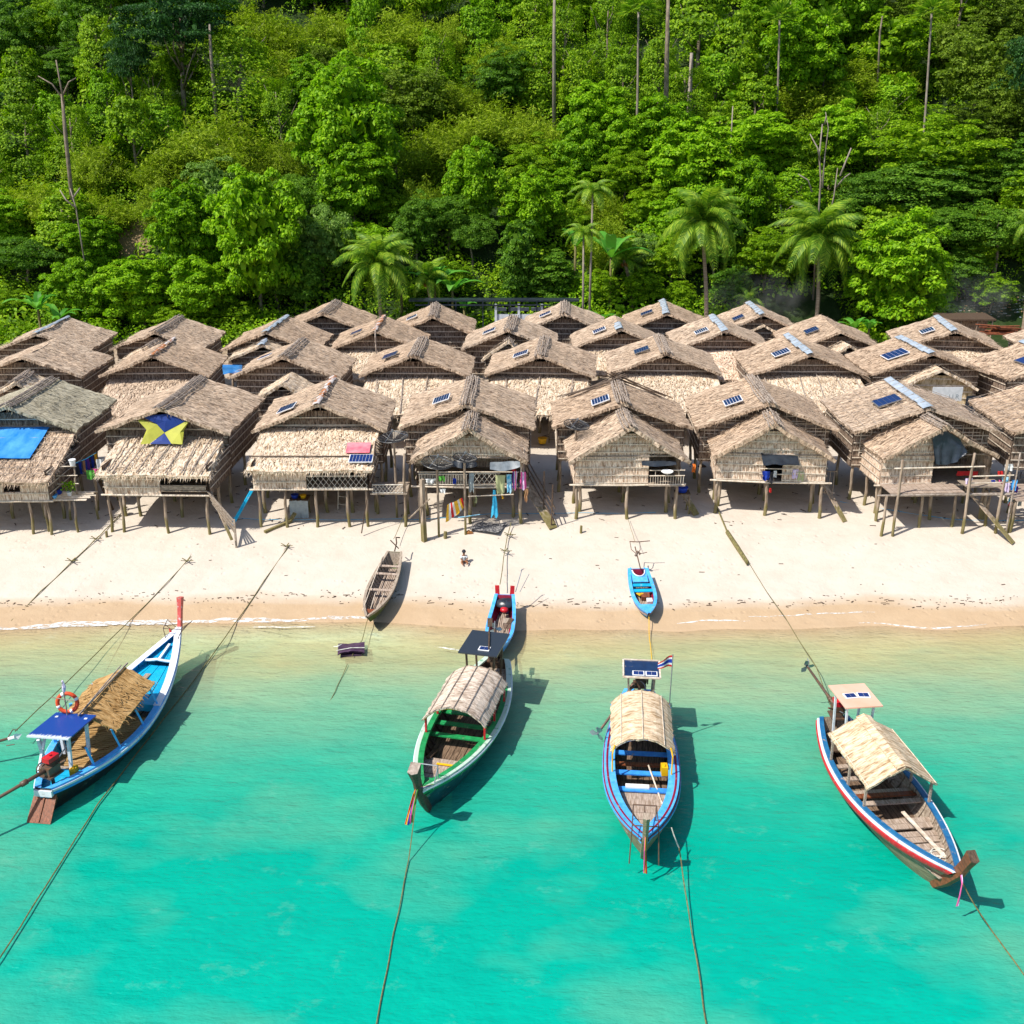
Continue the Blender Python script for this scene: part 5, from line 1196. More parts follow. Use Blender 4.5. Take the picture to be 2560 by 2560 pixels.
def thatch_canopy(e, x0, x1, w, z0, z1, mat, kind='arch', posts=(), postm='wood_red', seg=14, seams=5, x_skew=0., th=.06, yo=0., capm=None):
    b = MB(); N = 22; G = []; U = []
    def prof(v):
        a = -1+2*v
        if kind == 'arch': return a*w/2, z0+(z1-z0)*(1-abs(a)**2.4)
        return a*w/2, z0+(z1-z0)*(1-abs(a)**1.12)
    sd_ = random.uniform(0, 50)
    for i in range(N+1):
        t = i/N; row = []; ur = []
        for j in range(seg+1):
            y, z = prof(j/seg); dz = .035*noise.noise(Vector((t*5+sd_, y*2, 0)))+.018*noise.noise(Vector((t*22, y*9, sd_)))
            x = x0+(x1-x0)*t+x_skew*y+(random.uniform(-.03, .05)*(1 if i == N else -1) if i in (0, N) else 0)
            row.append(Vector((x, y+yo+(random.uniform(-.03, .03) if j in (0, seg) else 0), z+dz))); ur.append(((x-x0), abs(y)*1.1))
        G.append(row); U.append(ur)
    b.grid(G, 0, U); low = [[p-Vector((0, 0, th)) for p in r] for r in G]; b.grid([r[::-1] for r in low], 0, [r[::-1] for r in U])
    for ed in (G[0], G[N], [r[0] for r in G], [r[seg] for r in G]): b.grid([[p for p in ed], [p-Vector((0, 0, th)) for p in ed]], 0)
    for _ in range(420):
        i = random.choice((0, N)) if random.random() < .5 else random.randrange(N); j = random.randrange(seg) if i in (0, N) else random.choice((0, seg)) if random.random() < .5 else random.randrange(seg)
        p = G[i][j].lerp(G[i][min(seg, j+1)], random.random()); sgn = 1 if p.y-yo > 0 else -1
        d = Vector((random.gauss(0, .35), sgn, -.5+random.gauss(0, .15))).normalized(); L = random.uniform(.06, .2); s_ = Vector((.012, 0, .004)); uu = random.random()*9
        b.add([p-s_+Vector((0, 0, .012)), p+s_+Vector((0, 0, .012)), p+d*L*.7+Vector((0, 0, .012))], [(0, 1, 2)], 0, [(uu, 0), (uu+.03, 0), (uu, L)])
    o = b.build('canopy', M[mat], e)
    sb = MB()
    for k in range(seams):
        v = (k+.5)/seams if kind == 'arch' else (.02, .5, .98)[k % 3]; y, z = prof(v); sb.tube([(x0-.03+x_skew*y, y+yo, z+.02), ((x0+x1)/2, y+yo, z+.04), (x1+.03+x_skew*y, y+yo, z+.02)], .018, 4)
    sb.build('seam_batten', M['bamboo'] if kind == 'gable' or capm == 'blue_paint' else M['stick'], o)
    hb = MB()
    for x in (x0+.08, x1-.08): hb.tube([(x+x_skew*prof(v)[0], prof(v)[0]+yo, prof(v)[1]-th-.02) for v in [i/12 for i in range(13)]], .03, 5)
    hb.build('hoop', M[capm or postm], e)
    for (x, s_, zb) in posts:
        b = MB(); y = s_*w*.47+yo; b.beam((x, y, zb), (x+x_skew*y, y, z0+.03), .07, .07); b.build('canopy_post', M[postm], e)
    return o
def engine(e, x, z, tankm='red_paint', tail=(2.8, .15, .9), yaw=0., s=1.):
    """air-cooled engine on a swivel with its long tail shaft pointing aft"""
    g = empty('engine', (x, 0, z), yaw, e)
    b = MB(); b.box((0, 0, .12*s), (.5*s, .34*s, .34*s)); b.box((.1*s, 0, .36*s), (.3*s, .3*s, .18*s)); b.tube([(-.1*s, .18*s, .15*s), (-.1*s, .27*s, .15*s)], .18*s, 12); b.tube([(.15*s, -.2*s, .3*s), (.28*s, -.42*s, .42*s)], .035, 6)
    for k in range(4): b.box((.1*s, 0, .28*s+.05*k), (.36*s, .36*s, .015))
    b.tube([(0, 0, -.5), (0, 0, .0)], .06, 8); b.box((0, 0, -.05), (.6, .5, .06)); b.build('block', M['iron'], g)
    b = MB(); b.box((.05*s, 0, .54*s), (.46*s, .32*s, .17*s)); b.tube([(.05*s, 0, .62*s), (.05*s, 0, .68*s)], .05, 8); b.build('fuel_tank', M[tankm], g)
    b = MB()
    ring = [Vector((-.12*s, .31*s+0, .15*s))+Vector((cos(a)*.21*s, 0, sin(a)*.21*s)) for a in [i*pi/8 for i in range(17)]]; b.tube(ring, .022, 5)
    for a in (0, pi/3, 2*pi/3): b.beam(Vector((-.12*s, .31*s, .15*s))-Vector((cos(a)*.2*s, 0, sin(a)*.2*s)), Vector((-.12*s, .31*s, .15*s))+Vector((cos(a)*.2*s, 0, sin(a)*.2*s)), .025, .02)
    b.build('flywheel', M['wood_dark'], g)
    L, yy, zz = tail; p0 = Vector((-.2*s, 0, .2*s)); p1 = Vector((-L, yy, zz)); d = (p1-p0).normalized()
    b = MB(); b.tube([p0, p0.lerp(p1, .25), p1], [.075, .06, .045], 7); b.tube([p0.lerp(p1, .15), p0.lerp(p1, .2)], .10, 7); b.build('tail_shaft', M['iron'], g, smooth=True)
    b = MB(); u = d.cross(Vector((0, 0, 1))).normalized(); v = d.cross(u)
    for k in (0, 1, 2):
        a = 2*pi*k/3; n = u*cos(a)+v*sin(a); t = d.cross(n)
        b.add([p1+t*.03, p1+n*.20+t*.13+d*.03, p1+n*.33+t*.03, p1+n*.22-t*.09-d*.03, p1-t*.03], [(0, 1, 2, 3, 4)]); b.add([p1+t*.03+d*.012, p1+n*.20+t*.13+d*.042, p1+n*.33+t*.03+d*.012, p1+n*.22-t*.09-d*.018, p1-t*.03+d*.012], [(4, 3, 2, 1, 0)])
    b.tube([p1-d*.06, p1+d*.08], [.05, .02], 7); b.tube([p1+d*-.1-v*.05, p1-v*.26-d*.02, p1-v*.3+d*.12], .02, 5); b.build('propeller', M['steel'], g)
    b = MB(); b.tube([(.2*s, 0, .25*s), (.9*s, .15, .45*s), (1.35*s, .22, .38*s)], .022, 6); b.build('tiller', M['steel'], g)
    return g
def boat_at(name, label, stern, bow, cat='boat', group='moored long wooden boats', z=0.):
    d = Vector((bow[0]-stern[0], bow[1]-stern[1], 0)); e = thing(name, label, cat, (stern[0], stern[1], z), math.atan2(d.y, d.x), group); return e, d.length
GB = 'long-tail boats moored off the beach'
random.seed(55)
# ---- blue and white boat on the left, bow towards the beach
eb1, L = boat_at('longtail_boat', 'blue and white long-tail boat with faded red bow post pointing at the beach', (-15.62, 30.6), (-14.2, 41.7), group=GB)
h1 = Hull(L, 3.0, free=.80, bow=1.55, stern=1.0, wst=.17, rake=1.1, tmax=.40, fine=1.75)
build_hull(eb1, h1, 'hull_black', 'cyan_paint', 'light_blue', [(.03, .10, 'white_paint', .09), (.115, .20, 'blue_paint', .07)], floor_z=.15, cap_w=.20)
g = MB()
for s in (1, -1):
    T = [.52+.48*i/16 for i in range(17)]; R = [[h1.P(t, 0, s)+Vector((0, s*.045, .036)), h1.P(t, 0, s)+Vector((0, -s*min(.24, max(.02, h1.w(t)-.01)), .036))] for t in T]
    if s < 0: R = [r[::-1] for r in R]
    g.grid(R); g.grid([[p-Vector((0, 0, .004)) for p in r][::-1] for r in R])
g.build('bow_rail', M['white_paint'], eb1)
deck(eb1, h1, .54, .80, .70, 'cyan_paint', 4, z2=.85, along=True); deck(eb1, h1, .81, .96, 1.0, 'cyan_paint', 3, 'fore_deck', z2=1.25, along=True); deck(eb1, h1, .0, .15, .66, 'cyan_paint', 4, 'stern_deck')
deck(eb1, h1, .17, .52, .34, 'mat', 30, 'bamboo_floor', gap=.015)
ww, _ = h1.wat(.805, 1.1); b = MB(); b.tube([(h1.L*.80-.12*(1-(y/ww)**2), y, 1.05+.14*(1-abs(y)/ww)) for y in [ww*(i/6-1) for i in range(13)]], .06, 6); b.beam((h1.L*.80, 0, 1.1), (h1.L*.90, 0, 1.25), .1, .07); b.build('cross_frame', M['white_paint'], eb1)
b = MB(); b.box((h1.L*.72, .15, .82), (.42, .22, .03)); b.build('hatch', M['wood'], eb1)
bow_post(eb1, h1, (.35, 2.75), 'faded_red', .15, .26, 1.4)
b = MB()
for s in (-1, 1):
    b.tube([(h1.L-.9, s*.25, 1.35), (h1.L-.7, s*.42, 1.75), (h1.L+.05, s*.55, 1.8), (h1.L-.1, s*.12, 1.5)], .018, 5); b.tube([(h1.L-.3, s*.2, 1.45), (h1.L-.35, s*.5, 1.78)], .015, 5)
b.tube([(h1.L-.7, -.42, 1.75), (h1.L-.7, .42, 1.75)], .018, 5); b.build('bow_rack', M['iron'], eb1)
b = MB(); b.tube([(h1.L-.45, .22, 1.45), (h1.L-.4, .3, 1.62)], [.06, .02], 6); b.build('bow_lamp', M['red_paint'], eb1)
# two-winged mat canopy
can = MB()
slab(can, (2.9, 0, 2.12), (6.25, -.02, 2.2), (6.1, -1.2, 1.72), (2.75, -1.3, 1.62), 14, 8, .05, .01, rough=.03, fringe=.8, loose=1)
slab(can, (2.9, 0, 2.12), (6.25, -.02, 2.2), (6.2, 1.25, 1.6), (2.9, 1.2, 1.5), 14, 8, .05, .01, rough=.03, fringe=.6, loose=1)
o = can.build('canopy', M['mat'], eb1)
b = MB(); b.tube([(2.7, 0, 2.2), (6.45, -.02, 2.28)], .035, 6); b.tube([(2.6, -.05, 2.24), (6.2, .12, 2.3)], .025, 6); b.build('ridge_pole', M['stick'], o)
for x, s in ((1.75, -1), (3.0, -1), (4.55, -1), (6.0, -1), (3.0, 1), (4.5, 1), (6.0, 1)):
    y = s*(h1.w(x/h1.L)-.12); b = MB(); b.beam((x, y, .8), (x-.15, y*(.86 if s < 0 else .92), 1.62), .11, .07); b.build('canopy_post', M['light_blue'], eb1)
stern_roof(eb1, 1.0, 2.9, 1.5, 2.2, 'navy_scuff', .05, tilt=.10, legm='white_paint', zl=.7, lw=.1, yo=.2)
b = MB(); b.beam((.95, .75, .8), (1.5, .55, 2.2), .10, .06); b.beam((1.5, .75, .8), (1.0, .55, 2.2), .10, .06); b.build('stern_frame', M['white_paint'], eb1)
engine(eb1, .62, 1.22, 'red_paint', (4.4, 1.35, -.4), yaw=-.28)
thwart(eb1, h1, .56, .62, 'cyan_paint', .5, .3, 'storage_box'); thwart(eb1, h1, .16, .55, 'wood', .3)
b = MB(); b.add([(-.55, -.42, .02), (-.55, .42, .02), (.1, .40, .72), (.1, -.40, .72), (-.5, -.36, -.08), (-.5, .36, -.08), (.2, .34, .5), (.2, -.34, .5)], [(0, 3, 2, 1), (4, 5, 6, 7), (0, 1, 5, 4), (1, 2, 6, 5), (2, 3, 7, 6), (3, 0, 4, 7)]); b.beam((-.53, 0, .05), (.1, 0, .75), .05, .05); b.build('stern_board', M['wood_red'], eb1)
b = MB(); b.box((.02, 0, .82), (.16, .62, .22)); b.build('stern_plate', M['white_paint'], eb1)
# ring, flag staff
def local(e, p): return Matrix.Translation(e.location) @ Matrix.Rotation(e.rotation_euler.z, 4, 'Z') @ Vector(p)
def ringbuoy(loc, rot):
    b = MB(); b.tube([(cos(a)*.34, sin(a)*.34, 0) for a in [i*pi/12 for i in range(25)]], .075, 8, cap=False); o = b.build('life_ring', M['buoy'], None, smooth=True, loc=loc, rot=rot)
    w = MB()
    for k in range(4):
        a = k*pi/2+.4; w.tube([(cos(a+q)*.34, sin(a+q)*.34, 0) for q in (-.14, 0, .14)], .079, 8)
    w.build('white_band', M['white_mark'], o, smooth=True); return o
tag(ringbuoy(local(eb1, (2.95, .5, 2.52)), (radians(80), 0, radians(5))), 'orange life ring with white bands standing on the mat canopy of the blue-white boat', 'life ring')
e = thing('flag_staff', 'short staff with furled flag and crossbar beside the orange life ring', 'flag staff', local(eb1, (2.75, .45, 2.3))); b = MB(); b.tube([(0, 0, -.4), (0, 0, 1.15)], .025, 6); b.tube([(-.45, 0, .55), (.35, 0, .4)], .018, 5); b.build('staff', M['wood'], e)
b = MB(); b.tube([(0, .03, .75), (.03, .02, .95), (.0, .03, 1.2)], [.05, .07, .03], 6); b.build('flag', M['lilac'], e)
b = MB(); b.box((0, 0, .14), (.2, .3, .28)); b.tube([(0, 0, .28), (0, 0, .33)], .035, 7); b.beam((-.05, -.1, .3), (-.05, .1, .3), .03, .03); o = b.build('jerry_can', M['yellow'], None, loc=local(eb1, (1.35, -.35, .69))); tag(o, 'yellow jerry can on the stern deck of the blue-white boat', 'jerry can', 'jerry cans')
# ---- green boat
random.seed(56)
eb2, L = boat_at('longtail_boat', 'green long-tail boat with arched grey thatch canopy and rainbow ribbons on its bow', (-.62, 39.9), (-3.03, 29.95), group=GB)
h2 = Hull(L, 2.7, free=.85, bow=1.35, stern=.95, wst=.36, rake=1.0, tmax=.45, fine=2.1)
build_hull(eb2, h2, 'hull_teal', 'wood_dark', 'pale_green', [(.03, .08, 'white_paint', .08), (.09, .17, 'green_paint', .06)], floor_z=.16, cap_w=.18, floor='wood_shaded')
g = MB()
for s in (1, -1):
    T = [.2+.78*i/26 for i in range(27)]; R = [[h2.P(t, .0, s, -.10)+Vector((0, 0, .034)), h2.P(t, .0, s)+Vector((0, -s*min(.30, max(.03, h2.w(t)-.02)), .034)), h2.P(t, .0, s)+Vector((0, -s*min(.30, max(.03, h2.w(t)-.02)), -.10))] for t in T]
    if s < 0: R = [r[::-1] for r in R]
    g.grid(R)
g.build('inner_rail', M['green_paint'], eb2)
deck(eb2, h2, .70, .86, .62, 'wood_x', 5); deck(eb2, h2, .865, .965, .95, 'green_paint', 1, 'fore_deck', gap=0); deck(eb2, h2, .02, .22, .6, 'wood', 5, 'stern_deck')
for t in (.40, .48, .56): thwart(eb2, h2, t, .66, 'green_paint', .24)
b = MB(); b.box((h2.L*.74, .25, .665), (.1, 1.0, .02)); b.build('painted_strip', M['yellow'], eb2)
bp2, g2, c2 = bow_post(eb2, h2, (.42, 2.45), 'wood_dark', .2, .32, 1.7, 'stick', side=0)
ribbon(bp2, [g2+Vector((.12, 0, .25)), g2+Vector((.30, -.02, .1)), g2+Vector((.42, -.08, -.25)), g2+Vector((.52, -.14, -.6)), g2+Vector((.55, -.2, -.95))], ['red_cloth', 'yellow', 'blue_cloth', 'pink', 'green_cloth'], .07)
ribbon(bp2, [g2+Vector((.16, -.1, .22)), g2+Vector((-.0, .22, .2)), g2+Vector((-.15, .4, .18))], ['blue_cloth', 'pink', 'yellow'], .06)
thatch_canopy(eb2, 3.0, 6.25, 2.35, 1.55, 2.15, 'boatthatch_grey', 'arch', [(x, s, .85) for x in (3.2, 4.7, 6.1) for s in (-1, 1)], 'red_paint', seams=5, capm='yellow')
stern_roof(eb2, .95, 3.0, 1.55, 2.62, 'dark_scuff', .06, tilt=-.02, legm='wood_dark', zl=.7, panels=((.55, .15, 0),))
engine(eb2, .5, 1.25, 'red_paint', (2.2, -.3, .2), yaw=.1)
b = MB(); b.tube([(1.2, 0, 2.7), (2.6, .35, 2.72)], .03, 6); b.beam((.15, -.25, 2.82), (.75, -.1, 2.75), .2, .03); b.tube([(.6, -.14, 2.76), (1.3, 0, 2.7)], .03, 6)
o = b.build('oar', M['wood_dark'], None); o.location = eb2.location; o.rotation_euler = eb2.rotation_euler; tag(o, 'dark oar lying across the dark roof board of the green boat', 'oar')
b = MB()
for s in (-1, 1): b.tube([(h2.L-.95, s*.35, 1.0), (h2.L-.95, s*.35, 1.75)], .022, 5)
b.tube([(h2.L-.95, -.35, 1.75), (h2.L-.95, .35, 1.75)], .022, 5); b.tube([(h2.L-.55, .3, 1.1), (h2.L-.95, .35, 1.7)], .02, 5); b.build('bow_rack', M['steel'], eb2)
b = MB(); b.beam((h2.L*.60, -.72, .3), (h2.L*.72, -.62, .72), .18, .05); b.build('loose_plank', M['wood_dark'], eb2)
# ---- bright blue boat
random.seed(57)
eb3, L = boat_at('longtail_boat', 'bright blue long-tail boat with fresh straw canopy and a small striped flag', (4.97, 37.3), (4.05, 27.45), group=GB)
h3 = Hull(L, 2.52, free=.85, bow=1.4, stern=.95, wst=.42, rake=1.0, tmax=.48, fine=2.5)
build_hull(eb3, h3, 'hull_wood', 'wood_dark', 'light_blue', [(.03, .07, 'maroon', .07), (.08, .14, 'light_blue', .10), (.145, .24, 'red_paint', .06)], floor_z=.16, cap_w=.34, floor='wood_shaded')
g = MB()
for s in (1, -1):
    T = [.05+.93*i/30 for i in range(31)]; R = [[h3.P(t, 0, s, -.035)+Vector((0, 0, .038)), h3.P(t, 0, s, -.07)+Vector((0, 0, .052)), h3.P(t, 0, s, -.11)+Vector((0, 0, .038))] for t in T]
    if s < 0: R = [r[::-1] for r in R]
    g.grid(R)
g.build('trim_line', M['maroon'], eb3)
deck(eb3, h3, .64, .87, .58, 'wood_x', 6); deck(eb3, h3, .875, .97, .98, 'light_blue', 1, 'fore_deck', gap=0); deck(eb3, h3, .02, .22, .6, 'wood', 5, 'stern_deck')
for t, m in ((.41, 'blue_paint'), (.535, 'blue_paint'), (.635, 'blue_paint')): thwart(eb3, h3, t, .64, m, .24)
thwart(eb3, h3, .475, .6, 'wood_red', .2)
bp3, g3, c3 = bow_post(eb3, h3, (.28, 2.35), 'hull_wood', .17, .26, 1.15, 'wood')
ribbon(bp3, [g3+Vector((.15, 0, .15)), g3+Vector((.32, 0, -.2)), g3+Vector((.36, .02, -.6)), g3+Vector((.35, .04, -1.05))], ['pink', 'yellow', 'red_cloth'], .05)
thatch_canopy(eb3, 2.2, 5.5, 2.2, 1.6, 2.15, 'boatthatch', 'arch', [(x, s, .85) for x in (2.2, 3.7, 5.0) for s in (-1, 1)], 'blue_paint', seams=3, capm='blue_paint')
b = MB()
for s in (-1, 1): b.tube([(5.5, s*.95, 1.85), (5.65, s*1.02, 1.6), (5.75, s*1.0, .7)], .03, 5)
b.build('bent_hoop', M['yellow'], eb3)
stern_roof(eb3, .75, 2.1, 1.35, 2.6, 'navy', .05, legm='wood', zl=.7, panels=((.38, -.12, 0), (.38, .36, 0)), edge='bamboo')
engine(eb3, .3, 1.4, 'red_paint', (-3.3, -1.55, -.3), yaw=0)
fp = local(eb3, (2.15, 1.05, 0)); e = thing('flag', 'red white and blue striped flag on a thin pole at the blue boat', 'flag', (fp.x, fp.y, .9)); b = MB(); b.tube([(0, 0, -.1), (.03, 0, 2.75)], .022, 6); b.build('pole', M['steel'], e)
for k, (m, a, c) in enumerate((('red_cloth', 0, .17), ('white_cloth', .17, .33), ('blue_cloth', .33, .67), ('white_cloth', .67, .83), ('red_cloth', .83, 1))):
    b = MB(); P = [[Vector((.03-u*.52, .05*sin(u*7), 2.72-.48*v-.22*u*u+.18*u*(1-v)*0-u*.12*(v-.5)*2*-1)) for v in (a, c)] for u in [i/8 for i in range(9)]]
    b.grid(P); b.grid([[q+Vector((0, .008, 0)) for q in r] for r in P]); b.build('stripe', M[m], e)
b = MB()
for s in (-1, 0, 1): b.tube([(h3.L-1.1, s*.36, .95), (h3.L-1.1, s*.36, 1.8)], .02, 5); b.tube([(h3.L-1.1, s*.36, 1.8), (h3.L-.1, s*.40, 1.75)], .02, 5); b.tube([(h3.L-.1, s*.40, 1.75), (h3.L+.1, s*.45, .5)], .02, 5)
b.tube([(h3.L-1.1, -.36, 1.8), (h3.L-1.1, .36, 1.8)], .02, 5); b.tube([(h3.L-.1, -.4, 1.75), (h3.L-.1, .4, 1.75)], .02, 5); b.build('bow_rack', M['iron'], eb3)
b = MB(); b.box((0, 0, .17), (.22, .32, .34)); b.tube([(0, 0, .34), (0, 0, .39)], .04, 7); b.beam((0, -.1, .37), (0, .1, .37), .04, .03); b.build
o = b.build('jerry_can', M['yellow'], None, loc=local(eb3, (h3.L*.535, .78, .67))); tag(o, 'orange-yellow jerry can on the blue bench of the bright blue boat', 'jerry can', 'jerry cans')
b = MB(); b.tube([(h3.L*.5, .25, .75), (h3.L*.68, .62, .6), (h3.L*.78, .82, .66)], .028, 6); o = b.build('boat_pole', M['bamboo'], None); o.location = eb3.location; o.rotation_euler = eb3.rotation_euler; tag(o, 'thin pole lying along the right side inside the bright blue boat', 'pole')
b = MB(); b.box((h3.L*.625, -.15, .70), (.2, .8, .06)); o = b.build('foam_block', M['white_mark'], None); o.location = eb3.location; o.rotation_euler = eb3.rotation_euler; tag(o, 'white foam strip lying on the bench of the bright blue boat', 'foam block')
b = MB(); b.tube([(0, 0, 0), (0, 0, .1), (.02, 0, .2), (0, 0, .27)], [.12, .16, .12, .04], 9); o = b.build('tied_bag', M['blue_cloth'], None, smooth=True, loc=local(eb3, (h3.L*.80, .52, .6))); tag(o, 'small dark blue bag on the grey bow planks of the bright blue boat', 'bag')
# ---- red, white and blue edged wooden boat on the right
random.seed(58)
eb4, L = boat_at('longtail_boat', 'bare wooden long-tail boat with red-white-blue edge and gabled straw canopy', (11.98, 35.2), (12.98, 25.8), group=GB)
h4 = Hull(L, 2.5, free=.85, bow=1.45, stern=1.0, wst=.40, rake=1.35, tmax=.42, fine=2.0)
build_hull(eb4, h4, 'hull_wood', 'wood', 'sea_blue', [(.02, .075, 'white_paint', .12), (.08, .19, 'red_paint', .17)], floor_z=.16, cap_w=.13, floor='wood_shaded')
deck(eb4, h4, .76, .93, .72, 'wood_x', 5); deck(eb4, h4, .68, .74, .62, 'wood_x', 2, 'mid_deck'); deck(eb4, h4, .60, .66, .58, 'wood_x', 2, 'mid_deck'); deck(eb4, h4, .935, .985, 1.12, 'navy', 1, 'fore_deck', gap=0); deck(eb4, h4, .02, .16, .5, 'wood_dark', 4, 'stern_deck')
for t, z in ((.28, .6), (.36, .6), (.52, .66), (.44, .55)): thwart(eb4, h4, t, z, 'wood_x', .22)
thwart(eb4, h4, .47, .62, 'wood_red', .22)
bp4, g4, c4_ = bow_post(eb4, h4, (.50, 2.35), 'wood_red', .2, .36, 1.25, 'wood_dark')
ribbon(bp4, [g4+Vector((.1, -.06, .12)), g4+Vector((.3, -.1, -.1)), g4+Vector((.34, -.1, -.5)), g4+Vector((.34, -.1, -.95))], ['pink', 'lilac'], .05)
thatch_canopy(eb4, 2.35, 5.6, 2.35, 1.75, 2.45, 'boatthatch', 'gable', [(x, s, .85) for x in (2.6, 4.1, 5.4) for s in (-1, 1)], 'wood_x', seams=3)
b = MB(); P = [[Vector((2.35+3.25*i/14, y, 2.52-abs(y)*.42+.02*noise.noise(Vector((i*.9, y*4, 0))))) for y in (-.26, -.13, 0, .13, .26)] for i in range(15)]; b.grid(P, 0, [[(p.x, p.y) for p in r] for r in P]); b.grid([[q-Vector((0, 0, .03)) for q in r] for r in P]); b.build('ridge_cap', M['boatthatch'], eb4)
stern_roof(eb4, .75, 2.35, 1.35, 2.75, 'pink_board', .05, legm='white_paint', zl=.6, panels=((.05, -.2, .05), (.05, .28, -.15)))
engine(eb4, .25, 1.25, 'red_paint', (2.3, -.55, .75), yaw=-.1)
b = MB(); b.beam((h4.L*.60, .1, .82), (h4.L*.84, .38, .80), .12, .04); o = b.build('oar', M['bamboo'], None); o.location = eb4.location; o.rotation_euler = eb4.rotation_euler; tag(o, 'pale wooden plank lying on the bow boards of the straw-gabled boat', 'plank')
b = MB(); pts = []
for i in range(70): a = i*.42; r = .16+.10*sin(i*.31); pts.append((h4.L*.84+cos(a)*r*1.2+.006*i-.2, .28+sin(a)*r*1.4, .77+.012*sin(i)))
b.tube(pts, .018, 5); b.tube([(h4.L*.80, -.4, .76), (h4.L*.83, -.15, .78), (h4.L*.88, 0, .78)], .018, 5); o = b.build('rope_coil', M['rope_white'], None); o.location = eb4.location; o.rotation_euler = eb4.rotation_euler; tag(o, 'coiled white rope on the bow planks of the straw-gabled boat', 'rope')
# ---- small beached boats
random.seed(59)
GS = 'small boats pulled up on the sand'
def beached(label, stern_px, bow_px, B, free, zs_, zb_, group=GS):
    s_ = at(stern_px[0], stern_px[1], zs_); b_ = at(bow_px[0], bow_px[1], zb_); zs0 = gz(s_.x, s_.y); zb0 = max(-.05, gz(b_.x, b_.y)); d = Vector((b_.x-s_.x, b_.y-s_.y, zb0-zs0)); L = d.length
    e = thing('small_boat', label, 'boat', (s_.x, s_.y, zs0+.22), 0, group); yaw = math.atan2(d.y, d.x); e.rotation_euler = (0, -math.asin(d.z/L), yaw); return e, L
ea, L = beached('old grey wooden rowboat with green bow, pulled up on the sand', (988, 1385), (918, 1540), 1.5, .5, 1.55, .75)
ha = Hull(L, 1.28, free=.36, bow=.6, stern=.48, draft=.28, wst=.55, rake=.5, tmax=.5, fine=2.2, pw=.5)
build_hull(ea, ha, 'algae', 'wood', 'wood', [(.05, .16, 'wood', .03)], floor_z=-.08, cap_w=.08, floor='wood_x', floor_t=(.1, .85))
for t in (.2, .32, .56): thwart(ea, ha, t, .36, 'wood_x', .16, .03)
b = MB(); b.tube([(ha.L*.5, -.25, .2), (ha.L*.82, -.1, .3)], .02, 5); b.tube([(ha.L*.5, .2, .2), (ha.L*.8, .18, .3)], .02, 5); b.tube([(ha.L*.08, -.5, .5), (ha.L*.9, -.35, .5)], .02, 5); b.build('side_pole', M['bamboo'], ea)
b = MB(); b.box((ha.L*.88, 0, .42), (.3, .4, .04)); b.build('bow_seat', M['wood_red'], ea)
b = MB(); b.tube([(0, 0, .5), (-.15, .1, .9), (-.5, 0, 1.0), (-.8, .1, .8)], .035, 6); b.tube([(-.1, .2, .6), (-.3, -.25, .95)], .03, 6); b.build('rudder_frame', M['wood_dark'], ea)
eb, L = beached('small bright blue boat with notched white-edged stern, on the sand', (1594, 1420), (1622, 1536), 1.5, .5, 1.4, .6)
hb_ = Hull(L, 1.15, free=.34, bow=.45, stern=.42, draft=.25, wst=.80, rake=.4, tmax=.45, fine=2.6, pw=.5)
build_hull(eb, hb_, 'light_blue', 'maroon', 'light_blue', [(.04, .16, 'blue_paint', .03), (.45, .62, 'pink_board', .012)], floor_z=-.02, cap_w=.12, ribs=False, floor='wood_x', floor_t=(.1, .85))
deck(eb, hb_, .78, .97, .37, 'light_blue', 1, gap=0)
b = MB(); n = 12; w0 = hb_.w(.02)-.1; P = []
for i in range(n+1):
    y = -w0+2*w0*i/n; xc = 1.05 if abs(y) < .36 else .5
    x_in = .12 if abs(y) > .30 else .12+sqrt(max(0, .30**2-y*y))*1.6
    P.append([Vector((x_in-.25*(abs(y) > .30), y, .40)), Vector((1.0, y, .34))])
b.grid(P[::-1]); b.grid([[q-Vector((0, 0, .04)) for q in r] for r in P]); b.build('stern_deck', M['light_blue'], eb)
b = MB(); b.tube([(.14+sqrt(max(0, .31**2-y*y))*1.6, y, .42) for y in [-.31+.62*i/14 for i in range(15)]], .03, 5); b.build('notch_trim', M['white_paint'], eb)
for t in (.32, .44): thwart(eb, hb_, t, .25, 'cyan_paint', .22)
b = MB(); b.box((hb_.L*.52, .1, .12), (.35, .4, .2)); b.build('crate', M['wood_red'], eb)
o = MB().box((0, 0, .1), (.28, .26, .2)).build('white_box', M['white_mark'], None, loc=(0, 0, 0)); o.parent = None
mw = Matrix.Translation(eb.location) @ eb.rotation_euler.to_matrix().to_4x4()
o.location = mw @ Vector((hb_.L*.62, .25, 0)); o.rotation_euler = eb.rotation_euler; tag(o, 'white box in the small notched blue boat', 'box')
b = MB(); b.tube([(0, 0, 0), (.1, .05, .03), (.2, -.05, .05), (.05, -.15, .04), (-.1, .05, .06)], [.05, .06, .07, .06, .03], 6); o = b.build('yellow_net', M['leaf_yellow'] if False else M['yellow'], None, loc=mw @ Vector((hb_.L*.48, -.2, .12))); tag(o, 'bunched yellow rope net in the small notched blue boat', 'net')
b = MB(); b.tube([(.15, .1, .5), (-.6, -.02, .95), (-.95, -.05, 1.05)], .03, 6); b.tube([(-.5, 0, .9), (-.75, .18, 1.0), (-1.15, .2, 1.2)], .02, 5); b.tube([(-.5, 0, .9), (-.8, -.25, 1.0), (-1.2, -.28, 1.2)], .02, 5); b.tube([(-1.2, -.3, 1.2), (-1.15, .1, 1.2), (-1.15, .7, 1.25)], .025, 5); b.tube([(-.55, .15, .9), (-.6, .5, .95)], .018, 5)
b.tube([(-.45, -.08, .85), (-.62, .05, .98), (-.5, .15, .9)], .07, 6); b.build('outboard_frame', M['iron'], eb)
